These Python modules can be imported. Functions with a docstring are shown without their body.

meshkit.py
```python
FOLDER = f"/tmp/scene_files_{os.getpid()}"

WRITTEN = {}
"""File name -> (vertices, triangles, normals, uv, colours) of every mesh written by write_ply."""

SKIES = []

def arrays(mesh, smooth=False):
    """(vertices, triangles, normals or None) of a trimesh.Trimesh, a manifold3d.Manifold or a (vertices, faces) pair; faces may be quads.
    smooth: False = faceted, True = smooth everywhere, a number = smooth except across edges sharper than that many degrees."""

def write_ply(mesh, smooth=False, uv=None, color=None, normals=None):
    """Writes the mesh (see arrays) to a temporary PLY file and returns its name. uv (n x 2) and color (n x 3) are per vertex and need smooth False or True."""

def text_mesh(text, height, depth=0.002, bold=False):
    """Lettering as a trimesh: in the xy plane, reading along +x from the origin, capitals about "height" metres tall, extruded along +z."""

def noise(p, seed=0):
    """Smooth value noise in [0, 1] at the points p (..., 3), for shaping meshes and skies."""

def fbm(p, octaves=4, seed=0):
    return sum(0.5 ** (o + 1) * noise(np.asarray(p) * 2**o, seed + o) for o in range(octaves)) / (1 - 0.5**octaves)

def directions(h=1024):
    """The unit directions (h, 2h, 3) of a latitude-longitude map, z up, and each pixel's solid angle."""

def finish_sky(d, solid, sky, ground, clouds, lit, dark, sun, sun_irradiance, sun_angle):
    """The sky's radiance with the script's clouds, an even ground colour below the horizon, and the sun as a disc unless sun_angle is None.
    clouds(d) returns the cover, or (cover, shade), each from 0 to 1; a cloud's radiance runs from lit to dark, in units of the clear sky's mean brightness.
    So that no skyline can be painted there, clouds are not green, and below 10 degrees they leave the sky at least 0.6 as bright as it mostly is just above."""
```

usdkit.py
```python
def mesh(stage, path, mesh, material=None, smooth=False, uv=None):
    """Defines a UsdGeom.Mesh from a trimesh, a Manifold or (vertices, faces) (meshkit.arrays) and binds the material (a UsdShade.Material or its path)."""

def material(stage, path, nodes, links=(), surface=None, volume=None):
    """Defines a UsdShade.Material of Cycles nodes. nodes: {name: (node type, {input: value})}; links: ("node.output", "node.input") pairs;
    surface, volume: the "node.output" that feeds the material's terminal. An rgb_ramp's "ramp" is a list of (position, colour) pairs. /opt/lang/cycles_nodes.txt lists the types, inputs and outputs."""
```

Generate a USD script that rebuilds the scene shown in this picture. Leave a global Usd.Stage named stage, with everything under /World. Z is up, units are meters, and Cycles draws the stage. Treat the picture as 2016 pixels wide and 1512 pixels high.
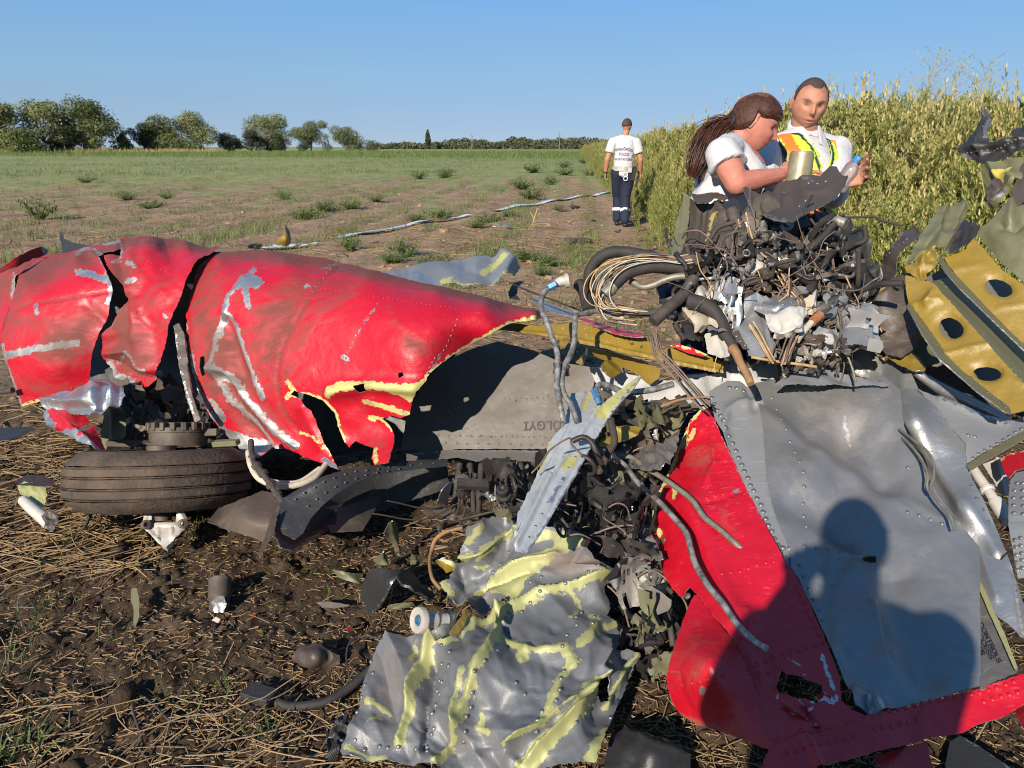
import math, random
import numpy as np
import shapely
from shapely.geometry import Polygon, LineString
from scipy.interpolate import RBFInterpolator, LinearNDInterpolator, NearestNDInterpolator
from scipy.spatial import Delaunay
import trimesh, manifold3d as m3
import usdkit, meshkit
from pxr import Usd, UsdGeom, UsdLux, UsdShade, Gf, Sdf, Vt

stage = Usd.Stage.CreateInMemory()
UsdGeom.SetStageUpAxis(stage, 'Z')
UsdGeom.Xform.Define(stage, '/World'); UsdGeom.Scope.Define(stage, '/World/Looks')
T = Sdf.ValueTypeNames

# ------------------------------------------------------------------ camera, sky, sun, exposure
F, CX, CY, CAM_H, PITCH = 1515.0, 1008.0, 756.0, 1.38, math.radians(17.13)
SUN_EL, SUN_AZ = math.radians(26.0), math.radians(24.5)     # the shadows run forward and 24.5 degrees to the right
SKY_STRENGTH, SUN_INTENSITY, EXPOSURE = 0.070, 1.25, 0.86
cam = UsdGeom.Camera.Define(stage, '/World/camera')
cam.CreateHorizontalApertureAttr(36.0); cam.CreateVerticalApertureAttr(27.0)
cam.CreateFocalLengthAttr(36.0 * F / 2016.0)
cam.CreateExposureAttr(EXPOSURE)
cam.CreateClippingRangeAttr(Gf.Vec2f(0.05, 20000))
cam.AddTranslateOp().Set(Gf.Vec3d(0, 0, CAM_H)); cam.AddRotateXOp().Set(90 - math.degrees(PITCH))
to_sun = np.array([-math.sin(SUN_AZ) * math.cos(SUN_EL), -math.cos(SUN_AZ) * math.cos(SUN_EL), math.sin(SUN_EL)])
sky_mat = usdkit.material(stage, '/World/Looks/sky_light', {
    'sky': ('sky_texture', {'sky_type': 'single_scattering', 'sun_disc': False, 'sun_elevation': SUN_EL,
                            'sun_rotation': math.atan2(to_sun[0], to_sun[1]), 'altitude': 9000., 'air_density': 1.0, 'aerosol_density': 0.3, 'ozone_density': 3.0}),
    'tc': ('texture_coordinate', {}), 'xyz': ('separate_xyz', {}), 'veil': ('rgb_ramp', {'ramp': [(0, (2.6, 2.75, 2.9)), (.035, (2.7, 3.5, 4.0)), (.085, (2.5, 4.2, 5.4)), (.165, (1.9, 4.1, 7.0)), (.5, (1.1, 2.9, 5.8)), (1, (.8, 2.3, 5.0))]}),
    'mx': ('mix', {'mix_type': 'mix', 'fac': .7}), 'bg': ('background_shader', {'strength': SKY_STRENGTH})},
    [('tc.generated', 'xyz.vector'), ('xyz.z', 'veil.fac'), ('sky.color', 'mx.color1'), ('veil.color', 'mx.color2'), ('mx.color', 'bg.color')], surface='bg.background')
dome = UsdLux.DomeLight.Define(stage, '/World/sky')
dome.GetPrim().SetCustomDataByKey('kind', 'structure')
UsdShade.MaterialBindingAPI.Apply(dome.GetPrim()).Bind(sky_mat)
sun = UsdLux.DistantLight.Define(stage, '/World/sun')
sun.CreateIntensityAttr(SUN_INTENSITY); sun.CreateAngleAttr(0.53); sun.CreateNormalizeAttr(True); sun.CreateColorAttr(Gf.Vec3f(1.0, 0.90, 0.76))
zx = np.cross([0, 0, 1.0], to_sun); zx /= np.linalg.norm(zx); zy = np.cross(to_sun, zx)
sun.AddTransformOp().Set(Gf.Matrix4d(*[float(x) for r in (list(zx) + [0], list(zy) + [0], list(to_sun) + [0], [0, 0, 0, 1]) for x in r]))

# ------------------------------------------------------------------ from the photograph's directions to points in the place
cp, sp = math.cos(PITCH), math.sin(PITCH)
def ray(px, py):
    px, py = np.asarray(px, float), np.asarray(py, float)
    x, v = (px - CX) / F, -(py - CY) / F
    return np.stack([x, cp + sp * v, -sp + cp * v], -1)
def P(px, py, d):                       # the point seen at (px, py), d metres deep
    return np.array([0, 0, CAM_H]) + ray(px, py) * np.asarray(d, float)[..., None]
def depth_z(px, py, z):                 # how deep the ray meets the height z
    return (z - CAM_H) / ray(px, py)[..., 2]
def G(px, py, z=0.0): return P(px, py, depth_z(px, py, z))
def PP(pts):                            # [(px, py, d)] -> points
    a = np.asarray(pts, float); return P(a[:, 0], a[:, 1], a[:, 2])

# ------------------------------------------------------------------ geometry helpers
class Geo:
    def __init__(s, v, f, n=None, m=None): s.v, s.f, s.n, s.m = np.asarray(v, float), np.asarray(f, int), n, m
def vnormals(v, f):
    n = np.zeros_like(v); fn = np.cross(v[f[:, 1]] - v[f[:, 0]], v[f[:, 2]] - v[f[:, 0]])
    for k in range(3): np.add.at(n, f[:, k], fn)
    l = np.linalg.norm(n, axis=1, keepdims=True); return np.where(l > 0, n / np.maximum(l, 1e-300), [0, 0, 1.0])
def tri(f):
    f = np.asarray(f, int)
    return np.vstack([f[:, [0, 1, 2]], f[:, [0, 2, 3]]]) if f.shape[1] == 4 else f
def geo(mesh, smooth=40):
    v, f, n = meshkit.arrays(mesh, smooth); return Geo(v, f, n)
def join(gs):
    gs = [g for g in gs if len(g.v)]; off, V, FF, N, M = 0, [], [], [], []
    for g in gs:
        V.append(g.v); FF.append(g.f + off); off += len(g.v)
        N.append(g.n if g.n is not None else vnormals(g.v, g.f)); M.append(g.m if g.m is not None else np.zeros((len(g.v), 3)))
    anym = any(g.m is not None for g in gs)
    return Geo(np.vstack(V), np.vstack(FF), np.vstack(N), np.vstack(M) if anym else None)
def densify(p, step, closed=True):
    p = np.asarray(p, float); q = np.vstack([p, p[:1]]) if closed else p; out = []
    for a, b in zip(q[:-1], q[1:]):
        k = max(1, int(round(np.linalg.norm((b - a)[:2]) / step))); out.append(a + (b - a) * np.linspace(0, 1, k, endpoint=False)[:, None])
    if not closed: out.append(q[-1:])
    return np.vstack(out)
def spline(p, n=8, closed=False):
    p = np.asarray(p, float)
    if len(p) < 3 and not closed: return p[0] + (p[1] - p[0]) * np.linspace(0, 1, n + 1)[:, None]
    q = np.vstack([p[-1:], p, p[:2]]) if closed else np.vstack([2 * p[0] - p[1], p, 2 * p[-1] - p[-2]]); out = []
    for i in range(1, len(q) - 2):
        t = np.linspace(0, 1, n, endpoint=False)[:, None]; a, b, c, d = q[i - 1:i + 3]
        out.append(.5 * (2 * b + (c - a) * t + (2 * a - 5 * b + 4 * c - d) * t**2 + (3 * b - a - 3 * c + d) * t**3))
    if not closed: out.append(q[-2:-1])
    return np.vstack(out)
def tube(pts, r, sides=8, n=6, smooth=True, caps=True, closed=False):
    p = spline(pts, n, closed) if smooth else np.asarray(pts, float); k = len(p)
    r = np.interp(np.linspace(0, 1, k), np.linspace(0, 1, len(np.atleast_1d(r))), np.atleast_1d(r)) if np.ndim(r) else np.full(k, r)
    t = np.roll(p, -1, 0) - np.roll(p, 1, 0) if closed else np.gradient(p, axis=0)
    t /= np.linalg.norm(t, axis=1, keepdims=True) + 1e-12
    a = np.cross(t[0], [0, 0, 1.0] if abs(t[0][2]) < .9 else [1.0, 0, 0]); A = []
    for i in range(k):
        a = a - t[i] * (a @ t[i]); a /= np.linalg.norm(a) + 1e-12; A.append(a)
    A = np.array(A); B = np.cross(t, A); ang = np.arange(sides) * 2 * np.pi / sides
    d = np.cos(ang)[None, :, None] * A[:, None] + np.sin(ang)[None, :, None] * B[:, None]
    v = (p[:, None] + r[:, None, None] * d).reshape(-1, 3); nn = d.reshape(-1, 3)
    i, j = np.meshgrid(np.arange(k if closed else k - 1), np.arange(sides), indexing='ij'); i2 = (i + 1) % k
    f = tri(np.stack([i * sides + j, i * sides + (j + 1) % sides, i2 * sides + (j + 1) % sides, i2 * sides + j], -1).reshape(-1, 4))
    if caps and not closed:
        e = len(v); v = np.vstack([v, v[:sides], v[(k - 1) * sides:k * sides]]); nn = np.vstack([nn, np.repeat(-t[:1], sides, 0), np.repeat(t[-1:], sides, 0)])
        f = np.vstack([f, [[e, e + q + 1, e + q] for q in range(1, sides - 1)], [[e + sides, e + sides + q, e + sides + q + 1] for q in range(1, sides - 1)]])
    return Geo(v, f, nn)
def frame(z, up=(0, 0, 1)):
    z = np.asarray(z, float) / np.linalg.norm(z); x = np.cross(up, z)
    if np.linalg.norm(x) < 1e-3: x = np.cross([0, 1.0, 0], z)
    x /= np.linalg.norm(x); return np.stack([x, np.cross(z, x), z], 1)      # columns
def place(g, R, o): return Geo(g.v @ R.T + o, g.f, None if g.n is None else g.n @ R.T, g.m)
def lathe(profile, p0, axis, sides=28, smooth=35):
    """profile [(radius, along)] spun about the axis from p0"""
    pr = np.asarray(profile, float); ang = np.arange(sides) * 2 * np.pi / sides
    v = np.stack([pr[:, None, 0] * np.cos(ang), pr[:, None, 0] * np.sin(ang), np.broadcast_to(pr[:, None, 1], (len(pr), sides))], -1).reshape(-1, 3)
    i, j = np.meshgrid(np.arange(len(pr) - 1), np.arange(sides), indexing='ij')
    f = tri(np.stack([i * sides + j, i * sides + (j + 1) % sides, (i + 1) * sides + (j + 1) % sides, (i + 1) * sides + j], -1).reshape(-1, 4))
    return place(geo((v, f), smooth), frame(axis), np.asarray(p0, float))
def cyl(a, b, r, sides=14, r2=None):
    a, b = np.asarray(a, float), np.asarray(b, float); L = np.linalg.norm(b - a); r2 = r if r2 is None else r2
    return lathe([(0, 0), (r, 0), (r2, L), (0, L)], a, b - a, sides)
def box(c, size, R=np.eye(3), bevel=.12):
    s = np.asarray(size, float) / 2; b = bevel * s.min()
    pts = [[x * (s[0] - (0 if k == 0 else b)), y * (s[1] - (0 if k == 1 else b)), z * (s[2] - (0 if k == 2 else b))] for x in (-1, 1) for y in (-1, 1) for z in (-1, 1) for k in range(3)]
    h = trimesh.convex.convex_hull(np.array(pts)); g = geo(h, 20); return place(g, np.asarray(R, float), np.asarray(c, float))
def rotation(rx, ry, rz): return trimesh.transformations.euler_matrix(math.radians(rx), math.radians(ry), math.radians(rz))[:3, :3]

def n2(x, y, f, seed=0, oc=4):           # smooth noise about 0 in about [-1, 1]
    p = np.stack([np.asarray(x) * f, np.asarray(y) * f, np.full(np.shape(x), seed * 7.31)], -1)
    return (meshkit.fbm(p, oc, seed) - .5) * 2.4

class Sheet:
    """A piece of sheet metal (or cloth): an outline with its own depths, folds, dents and thickness. marks set where paint is off (0), primer shows (1), dirt lies (2)."""
    def __init__(s, outline, ctrl, step=6, thick=.002, holes=(), rag=1.2, folds=(), bump=0.0, bumpf=.02, marks=(), edge=None, back=(0, 1, .3), seed=1, base=(0, 0, 0), ridge=0.0, curl=None, crease=None):
        rng = np.random.default_rng(seed)
        def ragged(o, k):
            q = densify(o, step)
            if rag:
                t = np.roll(q, -1, 0) - np.roll(q, 1, 0); nn = np.stack([-t[:, 1], t[:, 0]], 1) / (np.linalg.norm(t, axis=1, keepdims=True) + 1e-9)
                q = q + nn * (rag * (n2(q[:, 0], q[:, 1], .11, seed + k, 3) + .5 * rng.normal(size=len(q))))[:, None]
            return q
        rings = [ragged(outline, 0)] + [ragged(h, 9 + i) for i, h in enumerate(holes)]
        poly = Polygon(rings[0], [r for r in rings[1:]])
        if not poly.is_valid:
            poly = poly.buffer(0)
            if poly.geom_type != 'Polygon': poly = max(poly.geoms, key=lambda g: g.area)
            rings = [np.array(poly.exterior.coords)[:-1]] + [np.array(i.coords)[:-1] for i in poly.interiors]
        x0, y0, x1, y1 = poly.bounds
        gx, gy = np.meshgrid(np.arange(x0, x1, step), np.arange(y0, y1, step * .87)); gx = gx + (np.arange(len(gx)) % 2)[:, None] * step / 2
        g = np.stack([gx.ravel(), gy.ravel()], 1) + rng.uniform(-.12, .12, (gx.size, 2)) * step
        inner = poly.buffer(-step * .55)
        g = g[shapely.contains_xy(inner, g[:, 0], g[:, 1])] if not inner.is_empty else g[:0]
        q = np.vstack(rings + [g]); nb = [len(r) for r in rings]
        f = Delaunay(q).simplices; c = q[f].mean(1); f = f[shapely.contains_xy(poly, c[:, 0], c[:, 1])]
        e1, e2 = q[f[:, 1]] - q[f[:, 0]], q[f[:, 2]] - q[f[:, 0]]; area = e1[:, 0] * e2[:, 1] - e1[:, 1] * e2[:, 0]
        f = np.where((area > 0)[:, None], f[:, [0, 2, 1]], f)       # faces the camera
        f = f[np.abs(area) > 1e-6]
        ct = np.array([(c[0], c[1], c[2] if len(c) == 3 else depth_z(c[0], c[1], c[3])) for c in ctrl], float)
        _, keep = np.unique(np.round(ct[:, :2]), axis=0, return_index=True); ct = ct[np.sort(keep)]
        xy = ct[:, :2] - ct[:, :2].mean(0)
        if np.linalg.svd(xy)[1].min(initial=1e9) < 3.0 or len(ct) < 3:       # on one line: extend it sideways
            a = np.linalg.svd(xy)[2][0]; ct = np.vstack([ct, ct[:1] + np.array([-a[1], a[0], 0]) * 40])
        s.rbf = RBFInterpolator(ct[:, :2], 1 / ct[:, 2], kernel='thin_plate_spline', degree=1 if len(ct) >= 3 else 0)
        d = 1 / np.maximum(s.rbf(q), .02); v = P(q[:, 0], q[:, 1], d)
        n = vnormals(v, f); h = np.zeros(len(q)); pt = shapely.points(q)
        for fo in folds:
            ln, amp, w = LineString(fo[0]), fo[1], fo[2]; dist = shapely.distance(pt, ln) + 0.0
            kind = fo[3] if len(fo) > 3 else 'sharp'
            h += amp * (np.exp(-dist / w) if kind == 'sharp' else np.exp(-(dist / w) ** 2) if kind == 'soft' else np.clip(1 - dist / w, 0, 1))
        if bump: h += bump * n2(q[:, 0], q[:, 1], bumpf, seed + 3)
        if ridge: h += ridge * (1 - 2 * np.abs(n2(q[:, 0], q[:, 1], bumpf * .7, seed + 5, 3)))
        dist_b = shapely.distance(pt, poly.boundary); peak = np.zeros(len(q))
        if crease:                                                # (height, spacing in px, how many ways): straight sharp folds crossing the sheet
            rc_ = np.random.default_rng(seed + 77)
            for k in range(crease[2]):
                a_, sp_c = rc_.uniform(0, np.pi), crease[1] * rc_.uniform(.6, 1.7); u_ = (q[:, 0] * math.cos(a_) + q[:, 1] * math.sin(a_)) / sp_c + .55 * n2(q[:, 0], q[:, 1], .006, seed + k, 2) + rc_.uniform()
                w_ = np.abs((u_ % 1) - .5) * 2; am = np.clip(.5 + 1.1 * n2(q[:, 0], q[:, 1], .009, seed + 40 + k, 2), 0, 1.4); h += crease[0] * am * w_; peak = np.maximum(peak, w_ * np.clip(am, 0, 1))
        if curl: h += curl[0] * np.exp(-dist_b / curl[1])
        v = v + n * h[:, None]; n = vnormals(v, f)
        m = np.tile(np.array(base, float), (len(q), 1))
        for mk in marks:
            ch, kind, pts, w = mk[:4]; soft = mk[4] if len(mk) > 4 else (9. if ch < 2 else 30.)
            if kind == 'line': sd = w - shapely.distance(pt, LineString(pts))
            else:
                pg = Polygon(pts).buffer(0); sd = np.where(shapely.contains_xy(pg, q[:, 0], q[:, 1]), 1, -1) * shapely.distance(pt, pg.boundary) + w
            val = np.clip(.5 + sd / (2 * soft), 0, 1); amt = mk[5] if len(mk) > 5 else 1.0
            m[:, ch] = np.maximum(m[:, ch], val * amt)
        if crease and len(crease) > 3: m[:, 1] = np.maximum(m[:, 1], np.clip((peak - crease[3]) / .16, 0, 1) * .62)
        if edge: m[:, edge[0]] = np.maximum(m[:, edge[0]], np.clip(.5 + (edge[1] * (1 + .9 * n2(q[:, 0], q[:, 1], .05, seed + 11)) - dist_b) / 6., 0, 1))
        k = len(q); V = [v, v - n * thick]; N = [n, -n]; M = [m, np.tile(np.array(back, float), (k, 1))]; FF = [f, f[:, ::-1] + k]; off = 2 * k; st = 0
        for cnt in nb:                                            # the rim
            idx = np.arange(st, st + cnt); st += cnt; nx = np.roll(np.arange(cnt), -1)
            a, b = v[idx], (v - n * thick)[idx]; tt = np.roll(a, -1, 0) - np.roll(a, 1, 0); en = np.cross(tt, n[idx]); en /= np.linalg.norm(en, axis=1, keepdims=True) + 1e-12
            V += [a, b]; N += [en, en]; M += [np.tile([.55, .3, 0.], (cnt, 1))] * 2; ar = np.arange(cnt)
            FF.append(np.vstack([np.stack([ar, ar + cnt, nx + cnt], 1), np.stack([ar, nx + cnt, nx], 1)]) + off); off += 2 * cnt
        s.geo = Geo(np.vstack(V), np.vstack(FF), np.vstack(N), np.vstack(M)); s.q, s.v, s.n = q, v, n
        s.iv = None
    def at(s, px, py):
        if s.iv is None: s.iv = LinearNDInterpolator(s.q, np.hstack([s.v, s.n])); s.nr = NearestNDInterpolator(s.q, np.hstack([s.v, s.n]))
        p = np.stack([np.asarray(px, float).ravel(), np.asarray(py, float).ravel()], 1); r = s.iv(p); bad = np.isnan(r[:, 0]); r[bad] = s.nr(p[bad]); return r[:, :3], r[:, 3:]

def dome_head(r, h=.45, sides=8):
    ang = np.arange(sides) * 2 * np.pi / sides; V = []
    for rr, z in ((1.0, -.25), (.92, .45), (.55, .85)): V.append(np.stack([r * rr * np.cos(ang), r * rr * np.sin(ang), np.full(sides, r * h * z / .85)], 1))
    v = np.vstack(V + [[[0, 0, r * h]]]); f = []
    for k in range(2):
        for j in range(sides): a, b = k * sides + j, k * sides + (j + 1) % sides; f += [[a, b, b + sides], [a, b + sides, a + sides]]
    f += [[2 * sides + j, 2 * sides + (j + 1) % sides, 3 * sides] for j in range(sides)]
    return Geo(v, f, vnormals(v, np.array(f)))
def line_points(pts, pitch):
    q = densify(pts, .5, False); L = np.concatenate([[0], np.cumsum(np.linalg.norm(np.diff(q, axis=0), axis=1))])
    t = np.arange(pitch * .3, L[-1], pitch); return np.stack([np.interp(t, L, q[:, 0]), np.interp(t, L, q[:, 1])], 1)
def rivets(sheet, lines, pitch, r, jitter=.6, seed=0, h=.45):
    """one head at each point of the lines, lying on the sheet"""
    rng = np.random.default_rng(seed); out = []
    for ln in lines:
        pts = line_points(ln, pitch) + rng.normal(size=(len(line_points(ln, pitch)), 2)) * jitter
        p, n = sheet.at(pts[:, 0], pts[:, 1])
        for a, b in zip(p, n): out.append(place(dome_head(r, h), frame(b), a))
    return out

# ------------------------------------------------------------------ prims
taken = {}
def unique(parent, name):
    k = taken.get((parent, name), -1) + 1; taken[(parent, name)] = k
    return f'{parent}/{name}' + (f'_{k:03d}' if k else '')
def write(path, g, mat, loc):
    u, inv = np.unique(g.f, return_inverse=True)
    if len(u) < len(g.v): g = Geo(g.v[u], inv.reshape(g.f.shape), None if g.n is None else np.asarray(g.n)[u], None if g.m is None else g.m[u])
    me = UsdGeom.Mesh.Define(stage, path)
    me.CreatePointsAttr(Vt.Vec3fArray.FromNumpy((g.v - loc).astype(np.float32)))
    me.CreateFaceVertexCountsAttr(Vt.IntArray.FromNumpy(np.full(len(g.f), 3, np.int32)))
    me.CreateFaceVertexIndicesAttr(Vt.IntArray.FromNumpy(g.f.astype(np.int32).ravel())); me.CreateSubdivisionSchemeAttr('none')
    if g.n is not None: me.CreateNormalsAttr(Vt.Vec3fArray.FromNumpy(np.asarray(g.n).astype(np.float32))); me.SetNormalsInterpolation('vertex')
    if g.m is not None: UsdGeom.PrimvarsAPI(me).CreatePrimvar('m', T.Color3fArray, 'vertex').Set(Vt.Vec3fArray.FromNumpy(g.m.astype(np.float32)))
    UsdShade.MaterialBindingAPI.Apply(me.GetPrim()).Bind(MATS[mat]); return me.GetPrim()
def data(prim, **kw):
    for k, v in kw.items():
        if v: prim.SetCustomDataByKey(k, v)
class Thing:
    def __init__(s, name, label=None, cat=None, group=None, kind=None): s.a, s.parts = (name, label, cat, group, kind), []
    def add(s, name, g, mat, under=None, label=None, kind=None):
        if isinstance(g, Sheet): g = g.geo
        s.parts.append((name, g, mat, under, label, kind)); return len(s.parts) - 1
    def each(s, name, gs, mat, under=None, limit=300):
        gs = list(gs)
        for g in gs[:limit]: s.add(name, g, mat, under)
        if gs[limit:]: s.add(name + 's_beyond', join(gs[limit:]), mat, under, kind='stuff')
    def done(s):
        name, label, cat, group, kind = s.a; V = np.vstack([p[1].v for p in s.parts]); lo, hi = V.min(0), V.max(0)
        loc = np.array([(lo[0] + hi[0]) / 2, (lo[1] + hi[1]) / 2, lo[2]]); path = unique('/World', name)
        if len(s.parts) == 1 and s.parts[0][0] is None:
            pr = write(path, s.parts[0][1], s.parts[0][2], loc); UsdGeom.Xformable(pr).AddTranslateOp().Set(Gf.Vec3d(*loc))
        else:
            x = UsdGeom.Xform.Define(stage, path); x.AddTranslateOp().Set(Gf.Vec3d(*loc)); pr = x.GetPrim(); paths = []
            for nm, g, mat, under, lab, kd in s.parts:
                pp = unique(path if under is None else paths[under], nm); paths.append(pp); data(write(pp, g, mat, loc), label=lab, kind=kd)
        data(pr, label=label, category=cat, group=group, kind=kind); s.path = path; s.loc = loc; return s
def single(name, g, mat, label=None, cat=None, group=None, kind=None):
    t = Thing(name, label, cat, group, kind); t.add(None, g, mat); return t.done()
def copy_of(t, name, loc, rz, scale, label, cat, group):
    x = UsdGeom.Xform.Define(stage, unique('/World', name)); x.AddTranslateOp().Set(Gf.Vec3d(*map(float, loc))); x.AddRotateZOp().Set(float(rz)); x.AddScaleOp().Set(Gf.Vec3f(scale, scale, scale))
    return x
# ------------------------------------------------------------------ materials
MATS = {}
def M(name, nodes, links, surface): MATS[name] = usdkit.material(stage, '/World/Looks/' + name, nodes, links, surface=surface)
def mat_layer(name, base, bare=(.42, .42, .43), primer=(.50, .48, .13), dirt=(.115, .075, .048), rough=.38, metal=0.0, dust=0.0, coat=0.0, var=.25, streak=(26, 26, 5), rot=(0.3, .5, 0), spec=.5, brough=.36, chips=0.0, dirtmax=.85, bumps=.2, scr=.5, wob=.22):
    """paint over primer over bare metal, with dirt on top; the mesh says where each shows (m), noise makes the borders ragged"""
    n = {'g': ('geometry', {}), 'a': ('attribute', {'attribute': 'm'}), 's': ('separate_color', {'color_type': 'rgb'}),
         'n1': ('noise_texture', {'scale': 42., 'detail': 8., 'roughness': .68}), 'k1': ('math', {'math_type': 'multiply_add', 'value2': 1.3, 'value3': -.65}),
         'r0': ('math', {'math_type': 'add'}), 'r1': ('map_range', {'from_min': .47, 'from_max': .53, 'clamp': True}),
         'g0': ('math', {'math_type': 'add'}), 'g1': ('map_range', {'from_min': .47, 'from_max': .53, 'clamp': True}),
         'mp': ('mapping', {'mapping_type': 'point', 'scale': streak, 'rotation': rot}), 'n2': ('noise_texture', {'scale': 1., 'detail': 7., 'roughness': .62}),
         'n3': ('noise_texture', {'scale': 4.5, 'detail': 5., 'roughness': .6}), 'n4': ('noise_texture', {'scale': 260., 'detail': 3.}),
         'd0': ('math', {'math_type': 'multiply_add', 'value2': 1.5, 'value3': -.75 + dust}), 'd1': ('math', {'math_type': 'multiply_add', 'value2': 1.2, 'value3': -.6}), 'd2': ('math', {'math_type': 'add'}), 'd3': ('math', {'math_type': 'add'}),
         'd4': ('map_range', {'from_min': .25, 'from_max': .85, 'to_max': dirtmax, 'clamp': True}),
         'bv': ('mix', {'mix_type': 'mix', 'color1': tuple(c * (1 - var) for c in base), 'color2': tuple(min(1, c * (1 + var)) for c in base)}),
         'c1': ('mix', {'mix_type': 'mix', 'color2': primer}), 'c2': ('mix', {'mix_type': 'mix', 'color2': bare}), 'c3': ('mix', {'mix_type': 'mix', 'color2': dirt}),
         'mt': ('mix_float', {'a': metal, 'b': .85}), 'mt2': ('math', {'math_type': 'multiply'}), 'inv': ('math', {'math_type': 'subtract', 'value1': 1.}), 'mt1': ('mix_float', {'b': 0.}),
         'ro': ('mix_float', {'a': rough, 'b': .55}), 'ro1': ('mix_float', {'b': brough}), 'ro2': ('mix_float', {'b': .9}),
         'rv': ('math', {'math_type': 'multiply_add', 'value2': .22, 'value3': -.11}), 'ro3': ('math', {'math_type': 'add', 'use_clamp': True}),
         'mps': ('mapping', {'mapping_type': 'point', 'scale': (6, 190, 170), 'rotation': (.2, .6, .45)}), 'ns': ('noise_texture', {'scale': 1., 'detail': 3., 'roughness': .5}), 'sr': ('map_range', {'from_min': .60, 'from_max': .68, 'to_max': scr, 'clamp': True}), 'sq': ('map_range', {'from_min': .5, 'from_max': .66, 'clamp': True}), 'sm': ('math', {'math_type': 'multiply'}), 'cs': ('mix', {'mix_type': 'mix', 'color2': tuple(min(.6, c * 1.3 + .10) for c in base)}), 'nw': ('noise_texture', {'scale': 16., 'detail': 3.}), 'bw': ('bump', {'strength': wob, 'distance': .03}), 'hh': ('math', {'math_type': 'add'}), 'b': ('bump', {'strength': bumps, 'distance': .004}), 'p': ('principled_bsdf', {'coat_weight': coat, 'coat_roughness': .12, 'specular_ior_level': spec})}
    l = [('g.position', x + '.vector') for x in ('n1', 'n3', 'n4', 'mp')] + [('mp.vector', 'n2.vector'), ('a.color', 's.color'), ('n1.fac', 'k1.value1'),
         ('s.r', 'r0.value1'), ('k1.value', 'r0.value2'), ('r0.value', 'r1.value'), ('s.g', 'g0.value1'), ('k1.value', 'g0.value2'), ('g0.value', 'g1.value'),
         ('n2.fac', 'd0.value1'), ('n3.fac', 'd1.value1'), ('d0.value', 'd2.value1'), ('d1.value', 'd2.value2'), ('d2.value', 'd3.value1'), ('s.b', 'd3.value2'), ('d3.value', 'd4.value'),
         ('n3.fac', 'bv.fac'), ('bv.color', 'c1.color1'), ('g1.result', 'c1.fac'), ('g.position', 'mps.vector'), ('mps.vector', 'ns.vector'), ('ns.fac', 'sr.value'), ('n3.fac', 'sq.value'), ('sq.result', 'sm.value1'), ('sr.result', 'sm.value2'), ('sm.value', 'cs.fac'), ('c1.color', 'cs.color1'), ('cs.color', 'c2.color1'), ('g.position', 'nw.vector'), ('nw.fac', 'bw.height'), ('bw.normal', 'b.normal'), ('r1.result', 'c2.fac'), ('c2.color', 'c3.color1'), ('d4.result', 'c3.fac'), ('c3.color', 'p.base_color'),
         ('g1.result', 'mt1.fac'), ('r1.result', 'mt.fac'), ('d4.result', 'inv.value2'), ('mt.result', 'mt2.value1'), ('inv.value', 'mt2.value2'), ('mt2.value', 'p.metallic'),
         ('g1.result', 'ro.fac'), ('ro.result', 'ro1.a'), ('r1.result', 'ro1.fac'), ('ro1.result', 'ro2.a'), ('d4.result', 'ro2.fac'), ('n2.fac', 'rv.value1'), ('ro2.result', 'ro3.value1'), ('rv.value', 'ro3.value2'), ('ro3.value', 'p.roughness'),
         ('n4.fac', 'hh.value1'), ('d4.result', 'hh.value2'), ('hh.value', 'b.height'), ('b.normal', 'p.normal')]
    M(name, n, l, 'p.BSDF')
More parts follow.
